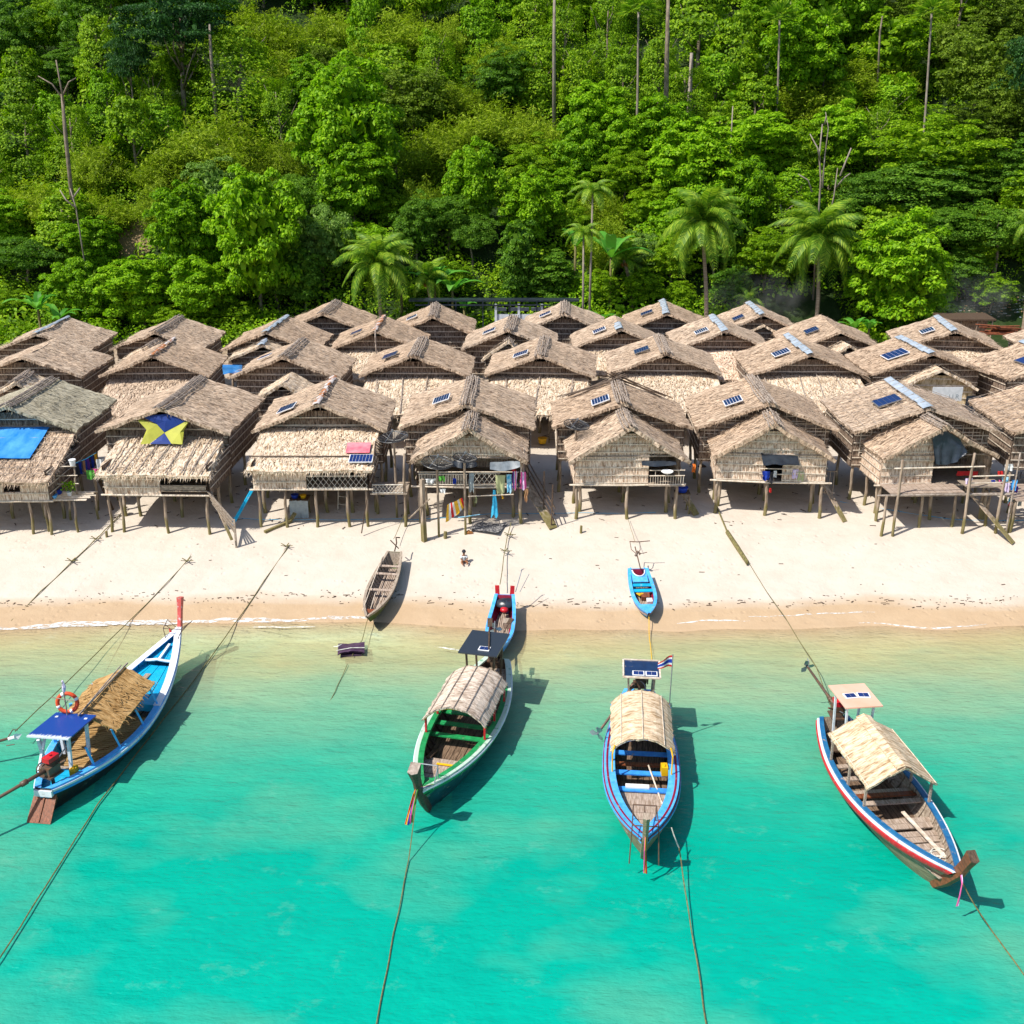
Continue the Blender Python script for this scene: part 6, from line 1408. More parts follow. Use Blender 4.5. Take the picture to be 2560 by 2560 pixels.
ec, L = beached('narrow blue boat with maroon inside and red stern posts at the waterline', (1262, 1505), (1240, 1640), 1.5, .5, .75, .45)
L = 4.9; hc = Hull(L, 1.22, free=.42, bow=.6, stern=.7, draft=.2, wst=.72, rake=.5, tmax=.5, fine=2.4, pw=.45)
build_hull(ec, hc, 'blue_paint', 'maroon', 'light_blue', [(.04, .2, 'blue_paint', .03)], floor_z=-.02, cap_w=.12, ribs=False, floor='wood_x', floor_t=(.05, .9))
for s in (-1, 1): b = MB(); b.beam((.02, s*.32, .35), (-.12, s*.36, 1.1), .2, .06); b.build('stern_post', M['red_paint'], ec)
mc = Matrix.Translation(ec.location) @ ec.rotation_euler.to_matrix().to_4x4()
b = MB(); P = [[Vector((.35+.42*cos(a)*sin(f), .05+.5*sin(a)*sin(f)*1., .40+.24*cos(f)*(1+.3*noise.noise(Vector((a, f, 0)))))) for f in [pi*.5*i/6 for i in range(7)]] for a in [i*pi/9 for i in range(19)]]
b.grid(P); o = b.build('tarp_bundle', M['tarp_black'], None, smooth=True); o.matrix_world = mc; tag(o, 'black tarp heaped over the stern of the narrow maroon-lined boat', 'tarp')
o = MB(); o.tube([(0, 0, 0), (0, 0, .08), (0, 0, .18), (0, 0, .22)], [.12, .2, .17, .04], 10); o = o.build('float_buoy', M['red_paint'], None, smooth=True, loc=mc @ Vector((.95, .05, .3))); tag(o, 'round red float in front of the black tarp heap', 'float')
o = MB().box((0, 0, .14), (.45, .45, .28)).build('wooden_box', M['wood'], None, loc=mc @ Vector((1.7, .3, .0)), rot=ec.rotation_euler); tag(o, 'wooden box standing in the narrow maroon-lined boat', 'box')
b = MB(); b.tube([(3.1, .1, .25), (2.3, .35, .45)], .025, 6); b.beam((2.3, .35, .45), (1.9, .47, .5), .2, .03); o = b.build('oar', M['wood_dark'], None); o.matrix_world = mc; tag(o, 'dark paddle in the narrow boat behind the green boat', 'oar')
b = MB(); b.tube([(-.1, .5, .8), (-.9, .75, 1.6)], .02, 5); b.tube([(-.1, .7, .8), (-.7, 1.1, 1.45)], .015, 5); b.tube([(-.8, .7, 1.55), (-.95, .85, 1.6)], .015, 5); b.build('outboard_frame', M['steel'], ec)
# partly seen long-tail gear at the left edge
p0 = at(0, 1850, 1.1); e = thing('tail_shaft_gear', 'dark propeller shaft tip entering from the left edge over the water', 'boat part', at(0, 1852, .9))
b = MB(); b.tube([(-3.2, -1.3, -.1), (0, 0, 0), (.25, .12, .02)], .05, 7); b.tube([(.2, .1, 0), (.35, .35, .25), (.5, .4, .2)], .02, 5); b.tube([(.2, .0, -.2), (.5, .0, -.15)], .02, 5); b.build('shaft', M['iron'], e)
b = MB(); b.add([(.25, .1, 0), (.5, .2, .18), (.68, .3, .1), (.55, .2, -.08)], [(0, 1, 2, 3)]); b.tube([(.25, .1, .0), (.45, .18, .03)], .07, 7); b.build('propeller', M['white_mark'], e)
# floating dark mat
c = at(878, 1626, .1); b = MB(); P = [[Vector((u*1.15-.57, v*1.05-.52+.1*sin(u*3), .1+.09*sin(u*3.2)*cos(v*2.5)+.05*noise.noise(Vector((u*4, v*4, 0))))) for v in [i/8 for i in range(9)]] for u in [i/8 for i in range(9)]]
b.grid(P); b.grid([[q-Vector((0, 0, .05)) for q in r][::-1] for r in P]); b.box((0, 0, -.1), (.9, .8, .2)); o = b.build('floating_mat', M['sleeping'], None, loc=c, rot=(0, 0, .12)); tag(o, 'dark purple mat bundle floating in the shallow water', 'floating mat')
b = MB(); b.tube([(-.62, -.25, .16), (0, -.22, .24), (.6, -.2, .2)], .02, 5); b.tube([(-.6, .1, .2), (-.4, .15, .24), (-.55, -.02, .24), (-.75, .1, .18)], .02, 5); b.build('lashing', M['rope_white'], o)
# ------------------------------------------------------------------ ropes and poles
def rope(pts, r, label, mat='rope', name='mooring_rope', group='mooring ropes', knots=()):
    P = []
    for a, c in zip(pts[:-1], pts[1:]):
        for i in range(12):
            t = i/12; q = Vector(a).lerp(Vector(c), t); P.append(q+Vector((.03*noise.noise(q*.7), 0, .03*noise.noise(q*.9)-.04*sin(pi*t)*(0 if (a[2] < .3 and c[2] < .3) else 1))))
    P.append(Vector(pts[-1])); b = MB(); b.tube(P, r*.78, 5)
    for k in knots:
        p = Vector(k)
        for j in range(5): a = j*1.3; b.beam(p, p+Vector((cos(a)*.32, sin(a)*.3, .03+.03*j)), .05, .02)
    o = b.build(name, M[mat], None); return tag(o, label, 'rope', group)
def gp(px, py, dz=.05): p = ground(px, py); return (p.x, p.y, p.z+dz)
def wp(px, py, z=.06): return tuple(at(px, py, z))
a = gp(318, 1275, .15); rope([a, gp(262, 1330, .1), gp(240, 1352, .1), gp(175, 1412, .06), gp(100, 1482, .05), wp(28, 1552, .1)], .032, 'thick mossy rope with knots running from the second left hut to the left edge', knots=[gp(240, 1352, .1), gp(180, 1408, .12)])
rope([gp(478, 1392, .06), gp(420, 1456, .06), wp(330, 1545, .12), wp(38, 1828, .7)], .026, 'straight rope crossing above the bow side of the blue-white boat to the propeller', knots=[gp(468, 1408, .1)])
rope([gp(722, 1366, .06), gp(650, 1470, .06), wp(590, 1555, .08), wp(500, 1680, .08), wp(245, 2010, .06), wp(0, 2395, .1), wp(-60, 2490, .05)], .03, 'longest rope running from the sand past the right side of the blue-white boat', knots=[gp(716, 1370, .1)])
b2p = local(eb2, g2+Vector((.1, 0, .1))); rope([tuple(b2p), wp(1022, 2150, .05), wp(985, 2330, .04), wp(930, 2620, .04)], .022, 'dark rope hanging from the ribboned bow of the green boat down into the water')
b3p = local(eb3, (h3.L-.9, .85, 1.15)); rope([tuple(b3p), wp(1698, 2120, .5)], .026, 'white rope end tied to the bow of the bright blue boat', 'rope_white'); rope([wp(1698, 2120, .5), wp(1730, 2330, .1), wp(1777, 2620, .05)], .024, 'dark wet rope continuing the white rope of the bright blue boat')
b4p = local(eb4, g4+Vector((.15, 0, -.2))); rope([tuple(b4p), wp(2480, 2330, .05), wp(2580, 2465, .05)], .026, 'dark rope from the red-edged boat bow to the lower right corner')
b4s = local(eb4, (.1, 0, 1.1)); rope([gp(1868, 1410, .15), wp(1960, 1540, .45), wp(2040, 1665, .6), tuple(b4s)], .022, 'thin rope from the bamboo pole on the sand to the stern of the right boat')
rope([gp(1012, 1310, .5), gp(985, 1370, .5)], .02, 'double thin rope from the wooden stump to the old grey rowboat'); rope([gp(925, 1550, .4), wp(905, 1600, .15), wp(880, 1640, .12)], .02, 'thin rope from the old rowboat bow to the floating dark mat')
rope([wp(868, 1660, .08), wp(838, 1730, .02), wp(800, 1795, -.1), wp(780, 1850, -.3)], .018, 'thin rope trailing into the sea below the floating dark mat')
rope([gp(1278, 1318, .25), gp(1268, 1348, .2), gp(1262, 1385, .25), gp(1250, 1490, .6)], .028, 'knotted rope from the sand to the narrow maroon-lined boat', knots=[gp(1274, 1345, .15), gp(1264, 1388, .2)])
rope([gp(1568, 1305, .3), gp(1585, 1395, .9)], .014, 'thin rope from a porch post to the small notched blue boat'); rope([gp(1622, 1545, .35), wp(1624, 1600, .05), wp(1632, 1670, .02)], .022, 'yellow rope from the small notched blue boat into the shallows', 'yellow')
rope([gp(560, 1296, .1), gp(700, 1305, .12), gp(1000, 1299, .05), gp(1060, 1300, .05), gp(1240, 1285, .05), gp(1460, 1284, .04), gp(1640, 1283, .04)], .016, 'thin blue pipe lying on the shaded sand under the central porch huts', 'net', 'water_pipe', 'blue pipes')
rope([gp(2100, 1255, .05), gp(2240, 1278, .04), gp(2380, 1300, .04), gp(2580, 1302, .04)], .02, 'thin blue pipe lying on the shaded sand below the right porch huts', 'net', 'water_pipe', 'blue pipes')
b = MB(); P = [Vector(gp(1790, 1268, .12)), Vector(gp(1818, 1335, .1)), Vector(gp(1868, 1412, .12))]; b.tube([P[0], P[1]], .045, 6); b.tube([P[1], P[1].lerp(P[2], .5), P[2]], [.11, .12, .10], 8)
for k in range(5): q = P[1].lerp(P[2], k/4); b.tube([q-Vector((.02, .01, 0)), q+Vector((.02, -.03, 0))], .14, 8)
tag(b.build('bamboo_log', M['algae'] if False else M['rope'], None), 'long mossy bamboo log lying slantwise on the sand right of centre', 'bamboo pole')
def stump(px, py, h, r, label):
    p = ground(px, py); b = MB(); b.tube([(0, 0, -.3), (.01, 0, h*.5), (.02, 0, h)], [r, r*.95, r*.9], 9); tag(b.build('wooden_stump', M['post'], None, loc=p), label, 'stump', 'short wooden stumps in the sand')
stump(267, 1343, .32, .07, 'short leaning stump beside the knotted mossy rope on the left'); stump(1014, 1302, .45, .11, 'mossy stump with the double rope of the old rowboat'); stump(1113, 1346, .36, .10, 'square-topped stump in front of the laundry porch'); stump(1452, 1333, .4, .07, 'low stump at the left corner of the closed porch hut')
tag(MB().build('x', M['post']) if False else None, None) if False else None
p = ground(1061, 1353); e = thing('tall_post', 'tall square weathered post standing in front of the laundry porch', 'post', p); b = MB(); b.tube([(0, 0, -.4), (-.03, 0, 1.5), (-.02, 0, 3.35)], [.16, .15, .13], 4); b.build('shaft', M['post'], e); b = MB(); b.beam((.35, -.1, 2.35), (-.75, -.2, 1.3), .06, .06); b.build('brace', M['post'], e)
# ------------------------------------------------------------------ satellite dishes
def dish(px, py, Y, r, label, zb=None, tilt=(.2, -.35)):
    c = aty(px, py, Y); g_ = gz(c.x, Y) if zb is None else zb; e = thing('satellite_dish', label, 'satellite dish', (c.x, Y, g_), 0, 'black mesh satellite dishes')
    b = MB(); b.tube([(0, 0, -.3), (0, 0, c.z-g_-.12)], .06, 8); b.build('mast', M['post'], e)
    d = MB(); n, m_ = 20, 5; R = Matrix.Rotation(tilt[0], 3, 'X') @ Matrix.Rotation(tilt[1], 3, 'Y'); o = Vector((0, 0, c.z-g_))
    pt = lambda i, j: o+R @ Vector((cos(2*pi*i/n)*r*j/m_, sin(2*pi*i/n)*r*j/m_, .28*r*(j/m_)**2))
    for j in range(1, m_+1): d.tube([pt(i, j) for i in range(n+1)], .022 if j == m_ else .010, 4, cap=False)
    for i in range(n): d.tube([pt(i, .2), pt(i, 2.5), pt(i, m_)], .011, 4)
    d.build('reflector', M['black'], e)
    w = MB()   # wire mesh between the ribs
    for i in range(n*3):
        for j in range(1, 10): pass
    a = MB()
    for k in range(3): a.tube([pt(k*n/3, m_), o+R @ Vector((0, 0, .75*r))], .012, 4)
    a.tube([o+R @ Vector((0, 0, .65*r)), o+R @ Vector((0, 0, .82*r))], .05, 7); a.build('receiver', M['steel'], e); return e
def meshmat():
    m = NM('wire_mesh'); co = m.coord('Object', (1, 1, 1)); w = m.n('ShaderNodeTexVoronoi'); m.l(co, w.inputs[0]); w.inputs['Scale'].default_value = 22
    m.done((.03, .03, .035), .5, .4, .3); m.b.inputs['Alpha'].default_value = .45; return m.m
MESH = meshmat()
for args in ((1093, 1166, 52.2, .80, 'mesh satellite dish in front of the left side of the laundry porch', None, (.15, .1)), (1161, 1152, 52.4, .62, 'small dark satellite dish on the middle post of the laundry porch', None, (.1, .1)), (985, 1102, 54.4, .78, 'mesh satellite dish between the pink-board hut and the laundry porch', None, (.12, -.1)), (1440, 1070, 56.2, .7, 'mesh satellite dish behind the closed porch roof', 2.0, (.15, .15))):
    e = dish(*args); r = args[3]; R = Matrix.Rotation(args[6][0], 3, 'X') @ Matrix.Rotation(args[6][1], 3, 'Y')
    d = MB(); o = Vector((0, 0, aty(args[0], args[1], args[2]).z-e.location.z)); P = [[o+R @ Vector((cos(2*pi*i/20)*r*j/4, sin(2*pi*i/20)*r*j/4, .28*r*(j/4)**2-.01)) for j in range(5)] for i in range(21)]; d.grid(P); d.build('mesh_panel', MESH, e)
# ------------------------------------------------------------------ laundry and cloths
def cloth(px, py, Y, w, h, mat, label, name='hanging_cloth', taper=1., grp='laundry hung on the huts', rz=0., fold=.06, stripes=None, cat='laundry'):
    """(px,py): the middle of its upper edge"""
    c = aty(px, py, Y); n, m_ = 9, 8; sd_ = random.uniform(0, 50); b = MB(); P = []
    for i in range(n+1):
        u = i/n; row = []
        for j in range(m_+1):
            v = j/m_; x = (u-.5)*w*(1+(taper-1)*v)+.04*noise.noise(Vector((v*3, sd_, 0))); y = fold*sin(u*11+sd_)*(.3+.7*v)+.05*noise.noise(Vector((u*3, v*3, sd_))); row.append(Vector((x, y, -h*v*(1+.08*sin(u*9+sd_)*(v > .9)))))
        P.append(row)
    mats = [M[mat]]
    if stripes:
        mats = [M[s] for s in stripes]; k = len(stripes)
        for i in range(n):
            b.grid(P[i:i+2], int(i*k/n)); b.grid([[q+Vector((0, .015, 0)) for q in r][::-1] for r in P[i:i+2]], int(i*k/n))
    else: b.grid(P); b.grid([[q+Vector((0, .015, 0)) for q in r][::-1] for r in P])
    o = b.build(name, mats, None, smooth=True, loc=c, rot=(0, 0, rz)); return tag(o, label, cat, grp)
random.seed(61)
yp = PH[4][1]['f'].y+.3
cloth(1178, 1183, yp-.2, .26, 1.0, 'grey_cloth', 'grey towel folded over the rail beside the middle porch post')
cloth(1251, 1188, yp-.2, .52, 1.05, 'khaki', 'wide khaki cloth hanging over the laundry porch rail', taper=.75)
cloth(1273, 1186, yp-.22, .26, 1.0, 'aqua_cloth', 'narrow aqua and white patterned cloth right of the khaki one')
cloth(1287, 1178, yp-.24, .24, 1.0, 'lilac', 'purple checked cloth between the aqua cloth and corner post', taper=.8, stripes=['purple', 'white_cloth', 'pink', 'lilac'])
cloth(1308, 1180, yp-.26, .26, .95, 'pink', 'pink and violet cloth hanging right of the corner post', taper=1.4, stripes=['pink', 'lilac', 'pink'])
cloth(1316, 1222, yp-.26, .2, .72, 'peach', 'crumpled brown cloth dangling below the pink one', taper=.7)
cloth(1298, 1205, yp-.3, .2, .32, 'black_cloth', 'short black cloth tied to the corner post of the laundry porch')
cloth(1284, 1166, yp-.25, .22, .28, 'red_cloth', 'small red cloth at the rail end of the laundry porch')
cloth(1236, 1225, yp-.5, .12, 1.45, 'net', 'light blue fishing net hanging to a point over the sand', 'fishing_net', taper=3.2, fold=.03, cat='net')
cloth(1190, 1240, yp-.5, .05, .4, 'khaki', 'small pale bag hanging from the thin pole', taper=2.4); cloth(1256, 1238, yp-.5, .05, .2, 'yellow', 'tiny yellow cloth hanging beside the blue net', taper=1.6)
cloth(1103, 1190, yp-.25, .34, .28, 'green_cloth', 'bright green cloth on the left rail of the laundry porch'); cloth(1136, 1196, yp-.3, .17, .3, 'blue_cloth', 'small blue bag hanging on the slatted rail')
cloth(1076, 1197, yp-.32, .52, .26, 'white_cloth', 'white round basin-like cloth on the left rail of the laundry porch', taper=.7); cloth(1106, 1222, yp-.6, .32, .24, 'white_cloth', 'white hat-shaped cloth hung from a short stick below the porch', taper=.7)
def flagcloth():
    e = thing('striped_cloth', 'yellow, red and white striped cloth hanging slantwise under the laundry porch', 'laundry', (0, 0, 0), 0, 'laundry hung on the huts'); A = aty(1155, 1245, yp-.9); B_ = aty(1118, 1262, yp-.9); C_ = aty(1160, 1275, yp-.85)
    cols = ['yellow', 'white_cloth', 'red_cloth', 'white_cloth', 'yellow', 'yellow', 'white_cloth', 'yellow', 'red_cloth']; tp = [aty(1118+37*i/9, 1262-17*i/9, yp-.9) for i in range(10)]; bt = [aty(x, y, yp-.7) for x, y in ((1114, 1306), (1122, 1303), (1129, 1296), (1136, 1292), (1141, 1288), (1147, 1283), (1150, 1279), (1155, 1275), (1159, 1270), (1163, 1265))]
    for i, c in enumerate(cols):
        b = MB(); P = [[tp[i].lerp(bt[i], v)+Vector((0, .05*sin(v*6+i), 0)) for v in (0, .3, .6, 1)], [tp[i+1].lerp(bt[i+1], v)+Vector((0, .05*sin(v*6+i+1), 0)) for v in (0, .3, .6, 1)]]; b.grid(P); b.grid([[q+Vector((0, .012, 0)) for q in r][::-1] for r in P]); b.build('stripe', M[c], e)
flagcloth()
b = MB(); b.tube([aty(1170, 1241, yp-.5), aty(1284, 1236, yp-.5)], .028, 6); tag(b.build('drying_pole', M['bamboo'], None), 'thin reddish pole tied below the laundry porch floor', 'pole')
b = MB(); b.tube([aty(1145, 1294, yp-1.1), aty(1200, 1286, yp-.7)], .025, 6); tag(b.build('plastic_pipe', M['aqua_cloth'], None), 'short light-blue pipe under the striped cloth', 'pipe')
y6 = PH[6][1]['f'].y+.35
cloth(1916, 1178, y6, .42, .5, 'blue_cloth', 'blue cloth hanging left of the small dark window', taper=.8); cloth(1931, 1180, y6, .22, .62, 'black_cloth', 'black cloth hanging beside the blue one at the window'); cloth(1938, 1177, y6-.03, .16, .35, 'white_cloth', 'small white cloth hanging at the dark window')
cloth(1988, 1174, y6, .3, .5, 'lilac', 'lilac flowered cloth hanging right of the dark window'); cloth(2003, 1180, y6, .28, .5, 'khaki', 'olive-yellow cloth hanging beside the lilac one', taper=1.3); cloth(1926, 1220, y6-.1, .1, .25, 'red_cloth', 'small dark red cloth on the middle post of the awning porch')
b = MB(); c0 = aty(1950, 1140, y6); P = [[Vector(((u-.5)*1.9, .25-.75*v+.04*sin(u*9), .12-.42*v+.05*noise.noise(Vector((u*5, v*4, 1)))-.1*abs(u-.5)*v)) for v in (0, .25, .5, .75, 1)] for u in [i/12 for i in range(13)]]; b.grid(P); b.grid([[q-Vector((0, 0, .015)) for q in r][::-1] for r in P]); tag(b.build('tarp_awning', M['tarp_black'], None, smooth=True, loc=c0), 'black plastic awning above the small dark window', 'tarp', 'plastic tarps on the huts')
for a_, c_, yy, h_, lab, m_ in (((1130, 1153), (1192, 1155), yp-.3, .28, 'dark plastic strip over the laundry porch opening, left part', 'tarp_black'), ((1225, 1156), (1300, 1152), yp-.3, .42, 'grey plastic sheet sagging over the laundry porch opening', 'tarp_grey'), ((1604, 1153), (1690, 1152), PH[5][1]['f'].y+.3, .22, 'black plastic strip above the balcony of the closed porch', 'tarp_black')):
    A = aty(*a_, yy); B_ = aty(*c_, yy); b = MB(); P = [[A.lerp(B_, u)+Vector((0, -.25*v+.03*sin(u*12), -h_*v*(.5+.5*abs(sin(u*2.6+.4))))) for v in (0, .5, 1)] for u in [i/12 for i in range(13)]]; b.grid(P); b.grid([[q+Vector((0, .012, 0)) for q in r][::-1] for r in P]); tag(b.build('tarp_strip', M[m_], None, smooth=True), lab, 'tarp', 'plastic tarps on the huts')
# torn black sheet on the right porch gable
y7w = PH[7][1]['f'].y+.25; A = [(2330, 1084), (2360, 1072), (2400, 1098), (2418, 1128)]; B2 = [(2338, 1160), (2352, 1163), (2385, 1158), (2412, 1138)]
b = MB(); P = []
for i in range(13):
    u = i/12*3; k = min(2, int(u)); f_ = u-k; t_ = aty(A[k][0]*(1-f_)+A[k+1][0]*f_, A[k][1]*(1-f_)+A[k+1][1]*f_, y7w); q_ = aty(B2[k][0]*(1-f_)+B2[k+1][0]*f_, B2[k][1]*(1-f_)+B2[k+1][1]*f_, y7w-.25)
    P.append([t_.lerp(q_, v)+Vector((0, .10*sin(i*1.9)*v+.08*noise.noise(Vector((i*.8, v*5, 0))), 0)) for v in [j/8 for j in range(9)]])
b.grid(P); b.grid([[q+Vector((0, .015, 0)) for q in r][::-1] for r in P]); tag(b.build('torn_sheet', M['tarp_black'], None, smooth=True), 'large torn black plastic sheet hanging from the right porch gable', 'tarp', 'plastic tarps on the huts')
# kite cloth of the second hut
e, q = H[(1, 1)]; kc = thing('kite_cloth', 'blue and yellow kite-shaped cloth hung under the gable of the second hut', 'cloth', (0, 0, 0)); yk = q['f'].y+.12
def kpt(x, y, d=0.): return aty(x, y, yk-d)
def poly(e, pts, mat, name):
    b = MB(); n = len(pts); cx = sum((p for p in pts), Vector())/n; V = [cx+Vector((0, -.06, 0))]+pts; b.add(V, [(0, i+1, (i+1) % n+1) for i in range(n)]); b.add([v+Vector((0, .02, 0)) for v in V], [(0, (i+1) % n+1, i+1) for i in range(n)]); b.build(name, M[mat], e)
M['kite_blue'] = simple('kite_blue', (.01, .04, .22), (.008, .03, .18), 2, (1, 1, 1), .6, .1); M['kite_yellow'] = simple('kite_yellow', (.42, .42, .05), (.34, .34, .04), 2, (1, 1, 1), .6, .1)
dz_ = {1034: 0, 1046: 0, 1081: .2, 1109: .45}
poly(kc, [kpt(352, 1040), kpt(440, 1034), kpt(478, 1045), kpt(411, 1081, .25), kpt(392, 1060, .1)], 'kite_blue', 'upper_panel'); poly(kc, [kpt(411, 1083, .27), kpt(428, 1110, .75), kpt(374, 1110, .75)], 'kite_blue', 'lower_panel')
poly(kc, [kpt(339, 1045), kpt(392, 1061, .1), kpt(411, 1082, .26), kpt(374, 1109, .74), kpt(351, 1111, .8), kpt(368, 1071, .2), kpt(352, 1055, .1)], 'kite_yellow', 'left_panel'); poly(kc, [kpt(478, 1046), kpt(411, 1082, .26), kpt(428, 1109, .74), kpt(456, 1111, .8), kpt(460, 1075, .22), kpt(470, 1058, .1)], 'kite_yellow', 'right_panel')
# blue tarp on the mossy hut lean-to; pink board and panel on the third lean-to
def onslope(e, A, B_, Cc, D, u0, u1, v0, v1, off, mat, name, label, cat, wav=.03, grp=None):
    A, B_, Cc, D = map(Vector, (A, B_, Cc, D)); n = (B_-A).cross(D-A).normalized(); n = n if n.z > 0 else -n; b = MB()
    P = [[A.lerp(B_, u0+(u1-u0)*i/12).lerp(D.lerp(Cc, u0+(u1-u0)*i/12), v0+(v1-v0)*j/8)+n*(off+wav*noise.noise(Vector((i*.5, j*.5, 2)))) for j in range(9)] for i in range(13)]; b.grid(P); b.grid([[p-n*.02 for p in r][::-1] for r in P])
    o = b.build(name, M[mat], None); o.location = e.location; o.rotation_euler = e.rotation_euler; return tag(o, label, cat, grp)
e, q = H[(1, 0)]; onslope(e, (-3.5, .67, 6.05), (3.5, .67, 6.05), (3.6, -4.5, 4.7), (-3.6, -4.5, 4.7), .0, .78, .02, .62, .17, 'tarp_blue', 'blue_tarp', 'faded bright blue tarp spread on the lean-to of the mossy front-left hut', 'tarp', .04, 'plastic tarps on the huts')
e, q = H[(1, 2)]; Aq = ((-3.15, .67, 6.0), (3.15, .67, 6.0), (3.25, -3.7, 4.95), (-3.25, -3.7, 4.95))
onslope(e, *Aq, .765, .96, .43, .68, .17, 'pink_lid', 'pink_board', '', '', 0) if False else None
M['pink_lid'] = simple('pink_plastic', (.72, .12, .17), (.8, .3, .33), 1.5, (1, 1, 1), .45, .05)
onslope(e, *Aq, .765, .96, .42, .66, .17, 'pink_lid', 'pink_lid', 'pink plastic lid lying on the wide straw lean-to', 'lid', 0)
A, B_, Cc, D = map(Vector, Aq); u_, v_ = .90, .79; c = A.lerp(B_, u_).lerp(D.lerp(Cc, u_), v_); xa = Vector((1, 0, 0)); ya = (A-D).normalized(); na = xa.cross(ya); M4 = Matrix((xa, ya, na)).transposed().to_4x4(); M4.translation = c+na*.16; cells(e, M4, 1.25, .8, 7, 3)
b = MB(); b.tube([(-3.3, -2.45, 5.36), (0, -2.5, 5.36), (3.3, -2.5, 5.36)], .04, 5); b.tube([(2.6, -4.2, 1.7), (3.3, -3.2, 5.6), (3.35, -2.6, 6.2)], .035, 6); b.build('lashing_pole', M['wood_dark'], e)
# clothes line beside the mossy hut and the table deck
random.seed(62)
e1_, q1_ = H[(1, 0)]
t = thing('drying_platform', 'stick platform with pots beside the mossy front-left hut', 'platform', ground(125, 1330)); W0 = aty(80, 1236, t.location.y+.2); ox = t.location
for x, y in ((-.05, 0), (1.45, .0), (.6, 1.4), (-.9, 1.6), (2.0, 1.5)): post(t, x, y, -.3, 1.68, .065)
b = MB()
for k in range(8): b.tube([(-1.0+random.uniform(-.15, .1), .0+k*.2, 1.74), (2.2+random.uniform(-.2, .15), .02+k*.2, 1.74+random.uniform(-.02, .03))], .035, 5)
b.build('deck_sticks', M['bamboo'], t)
post(t, 1.35, .9, 1.6, 3.3, .05); b = MB()
for z in (2.35, 2.8, 3.3): b.tube([(-.2, .8, z), (1.5, .85, z+.02)], .03, 5)
b.build('rack_poles', M['bamboo'], t)
def basin(loc, r, h, mat, label, name='basin', grp='basins and buckets'):
    b = MB(); b.tube([(0, 0, 0), (0, 0, h)], [r*.75, r], 14); rim = [Vector((cos(a)*r, sin(a)*r, h)) for a in [i*pi/8 for i in range(17)]]; b.tube(rim, .02, 5); return tag(b.build(name, M[mat], None, smooth=False, loc=loc), label, name, grp)
L_ = ox
basin(L_+Vector((-.15, .3, 1.79)), .25, .3, 'green_cloth', 'round green pot with red rim on the stick platform'); basin(L_+Vector((.3, .25, 1.79)), .26, .16, 'light_blue', 'light blue basin on the stick platform'); basin(L_+Vector((.3, .9, 1.79)), .28, .25, 'blue_cloth', 'dark blue basin at the rear of the stick platform'); basin(L_+Vector((1.05, .6, 1.79)), .13, .2, 'white_mark', 'small white plant pot on the stick platform'); basin(L_+Vector((1.32, .88, 3.34)), .17, .32, 'white_mark', 'white bucket with a pink band standing on the rack post', 'bucket')
b = MB(); 
V = leaves(np.array([[rng.normal()*.13, rng.normal()*.13, .45+rng.uniform(-.2, .3)] for _ in range(90)]), rng.normal(size=(90, 3)), .14, .7); o = bpy.data.objects.new('potted_plant', np_quads('potted_plant', V, M['leaf_bright'])); C.objects.link(o); o.location = L_+Vector((1.05, .6, 1.8)); tag(o, 'leafy green herb growing in the small white pot', 'plant')
cols = ['black_cloth', 'blue_cloth', 'navy', 'peach', 'blue_cloth', 'purple', 'black_cloth', 'blue_cloth', 'navy', 'yellow']
names = ['black shirt at the near end', 'royal blue shirt, second from the near end', 'navy shirt next to the royal blue one', 'brown and white striped shirt in the row', 'blue shirt right of the striped one', 'purple shirt in the middle', 'black shirt deep in the row', 'blue shirt deep in the row', 'navy shirt near the far end', 'yellow cloth at the far end']
for k, (c, nm) in enumerate(zip(cols, names)):
    t_ = k/9; px_, py_ = 190+45*t_, 1160-24*t_; cloth(px_, py_, 54.6+1.6*t_, .3, .62, c, nm+' of the line by the kite hut', grp='clothes on the line beside the mossy hut', rz=radians(50))
cloth(226, 1176, 54.4, .42, .5, 'green_cloth', 'lime green cloth draped on the stair beside the clothes line', grp='clothes on the line beside the mossy hut'); cloth(238, 1172, 54.5, .25, .5, 'pink', 'magenta cloth draped next to the lime green one', grp='clothes on the line beside the mossy hut'); cloth(249, 1148, 54.7, .36, .85, 'white_cloth', 'white and green shirt hanging at the end of the clothes line', grp='clothes on the line beside the mossy hut')
a_, c_ = aty(188, 1158, 54.5), aty(240, 1132, 56.3); b = MB(); b.tube([a_, (a_+c_)/2-Vector((0, 0, .06)), c_], .015, 4); tag(b.build('clothes_line', M['net'], None), 'turquoise clothes line stretched beside the mossy front-left hut', 'clothes line')
g_ = ground(248, 1275); t = thing('stair', 'dark wooden stair with a slanting leg under the clothes line', 'stair', g_, 0); post(t, 0, 0, -.3, 1.9, .09); b = MB(); b.beam((.75, .0, -.05), (.15, .2, 1.6), .14, .1); b.beam((.1, .6, .7), (1.0, .1, .72), .05, .05); b.build('brace', M['wood_dark'], t); b = MB(); b.box((-.1, .8, 1.95), (1.2, 1.6, .06)); b.build('landing', M['wood'], t)
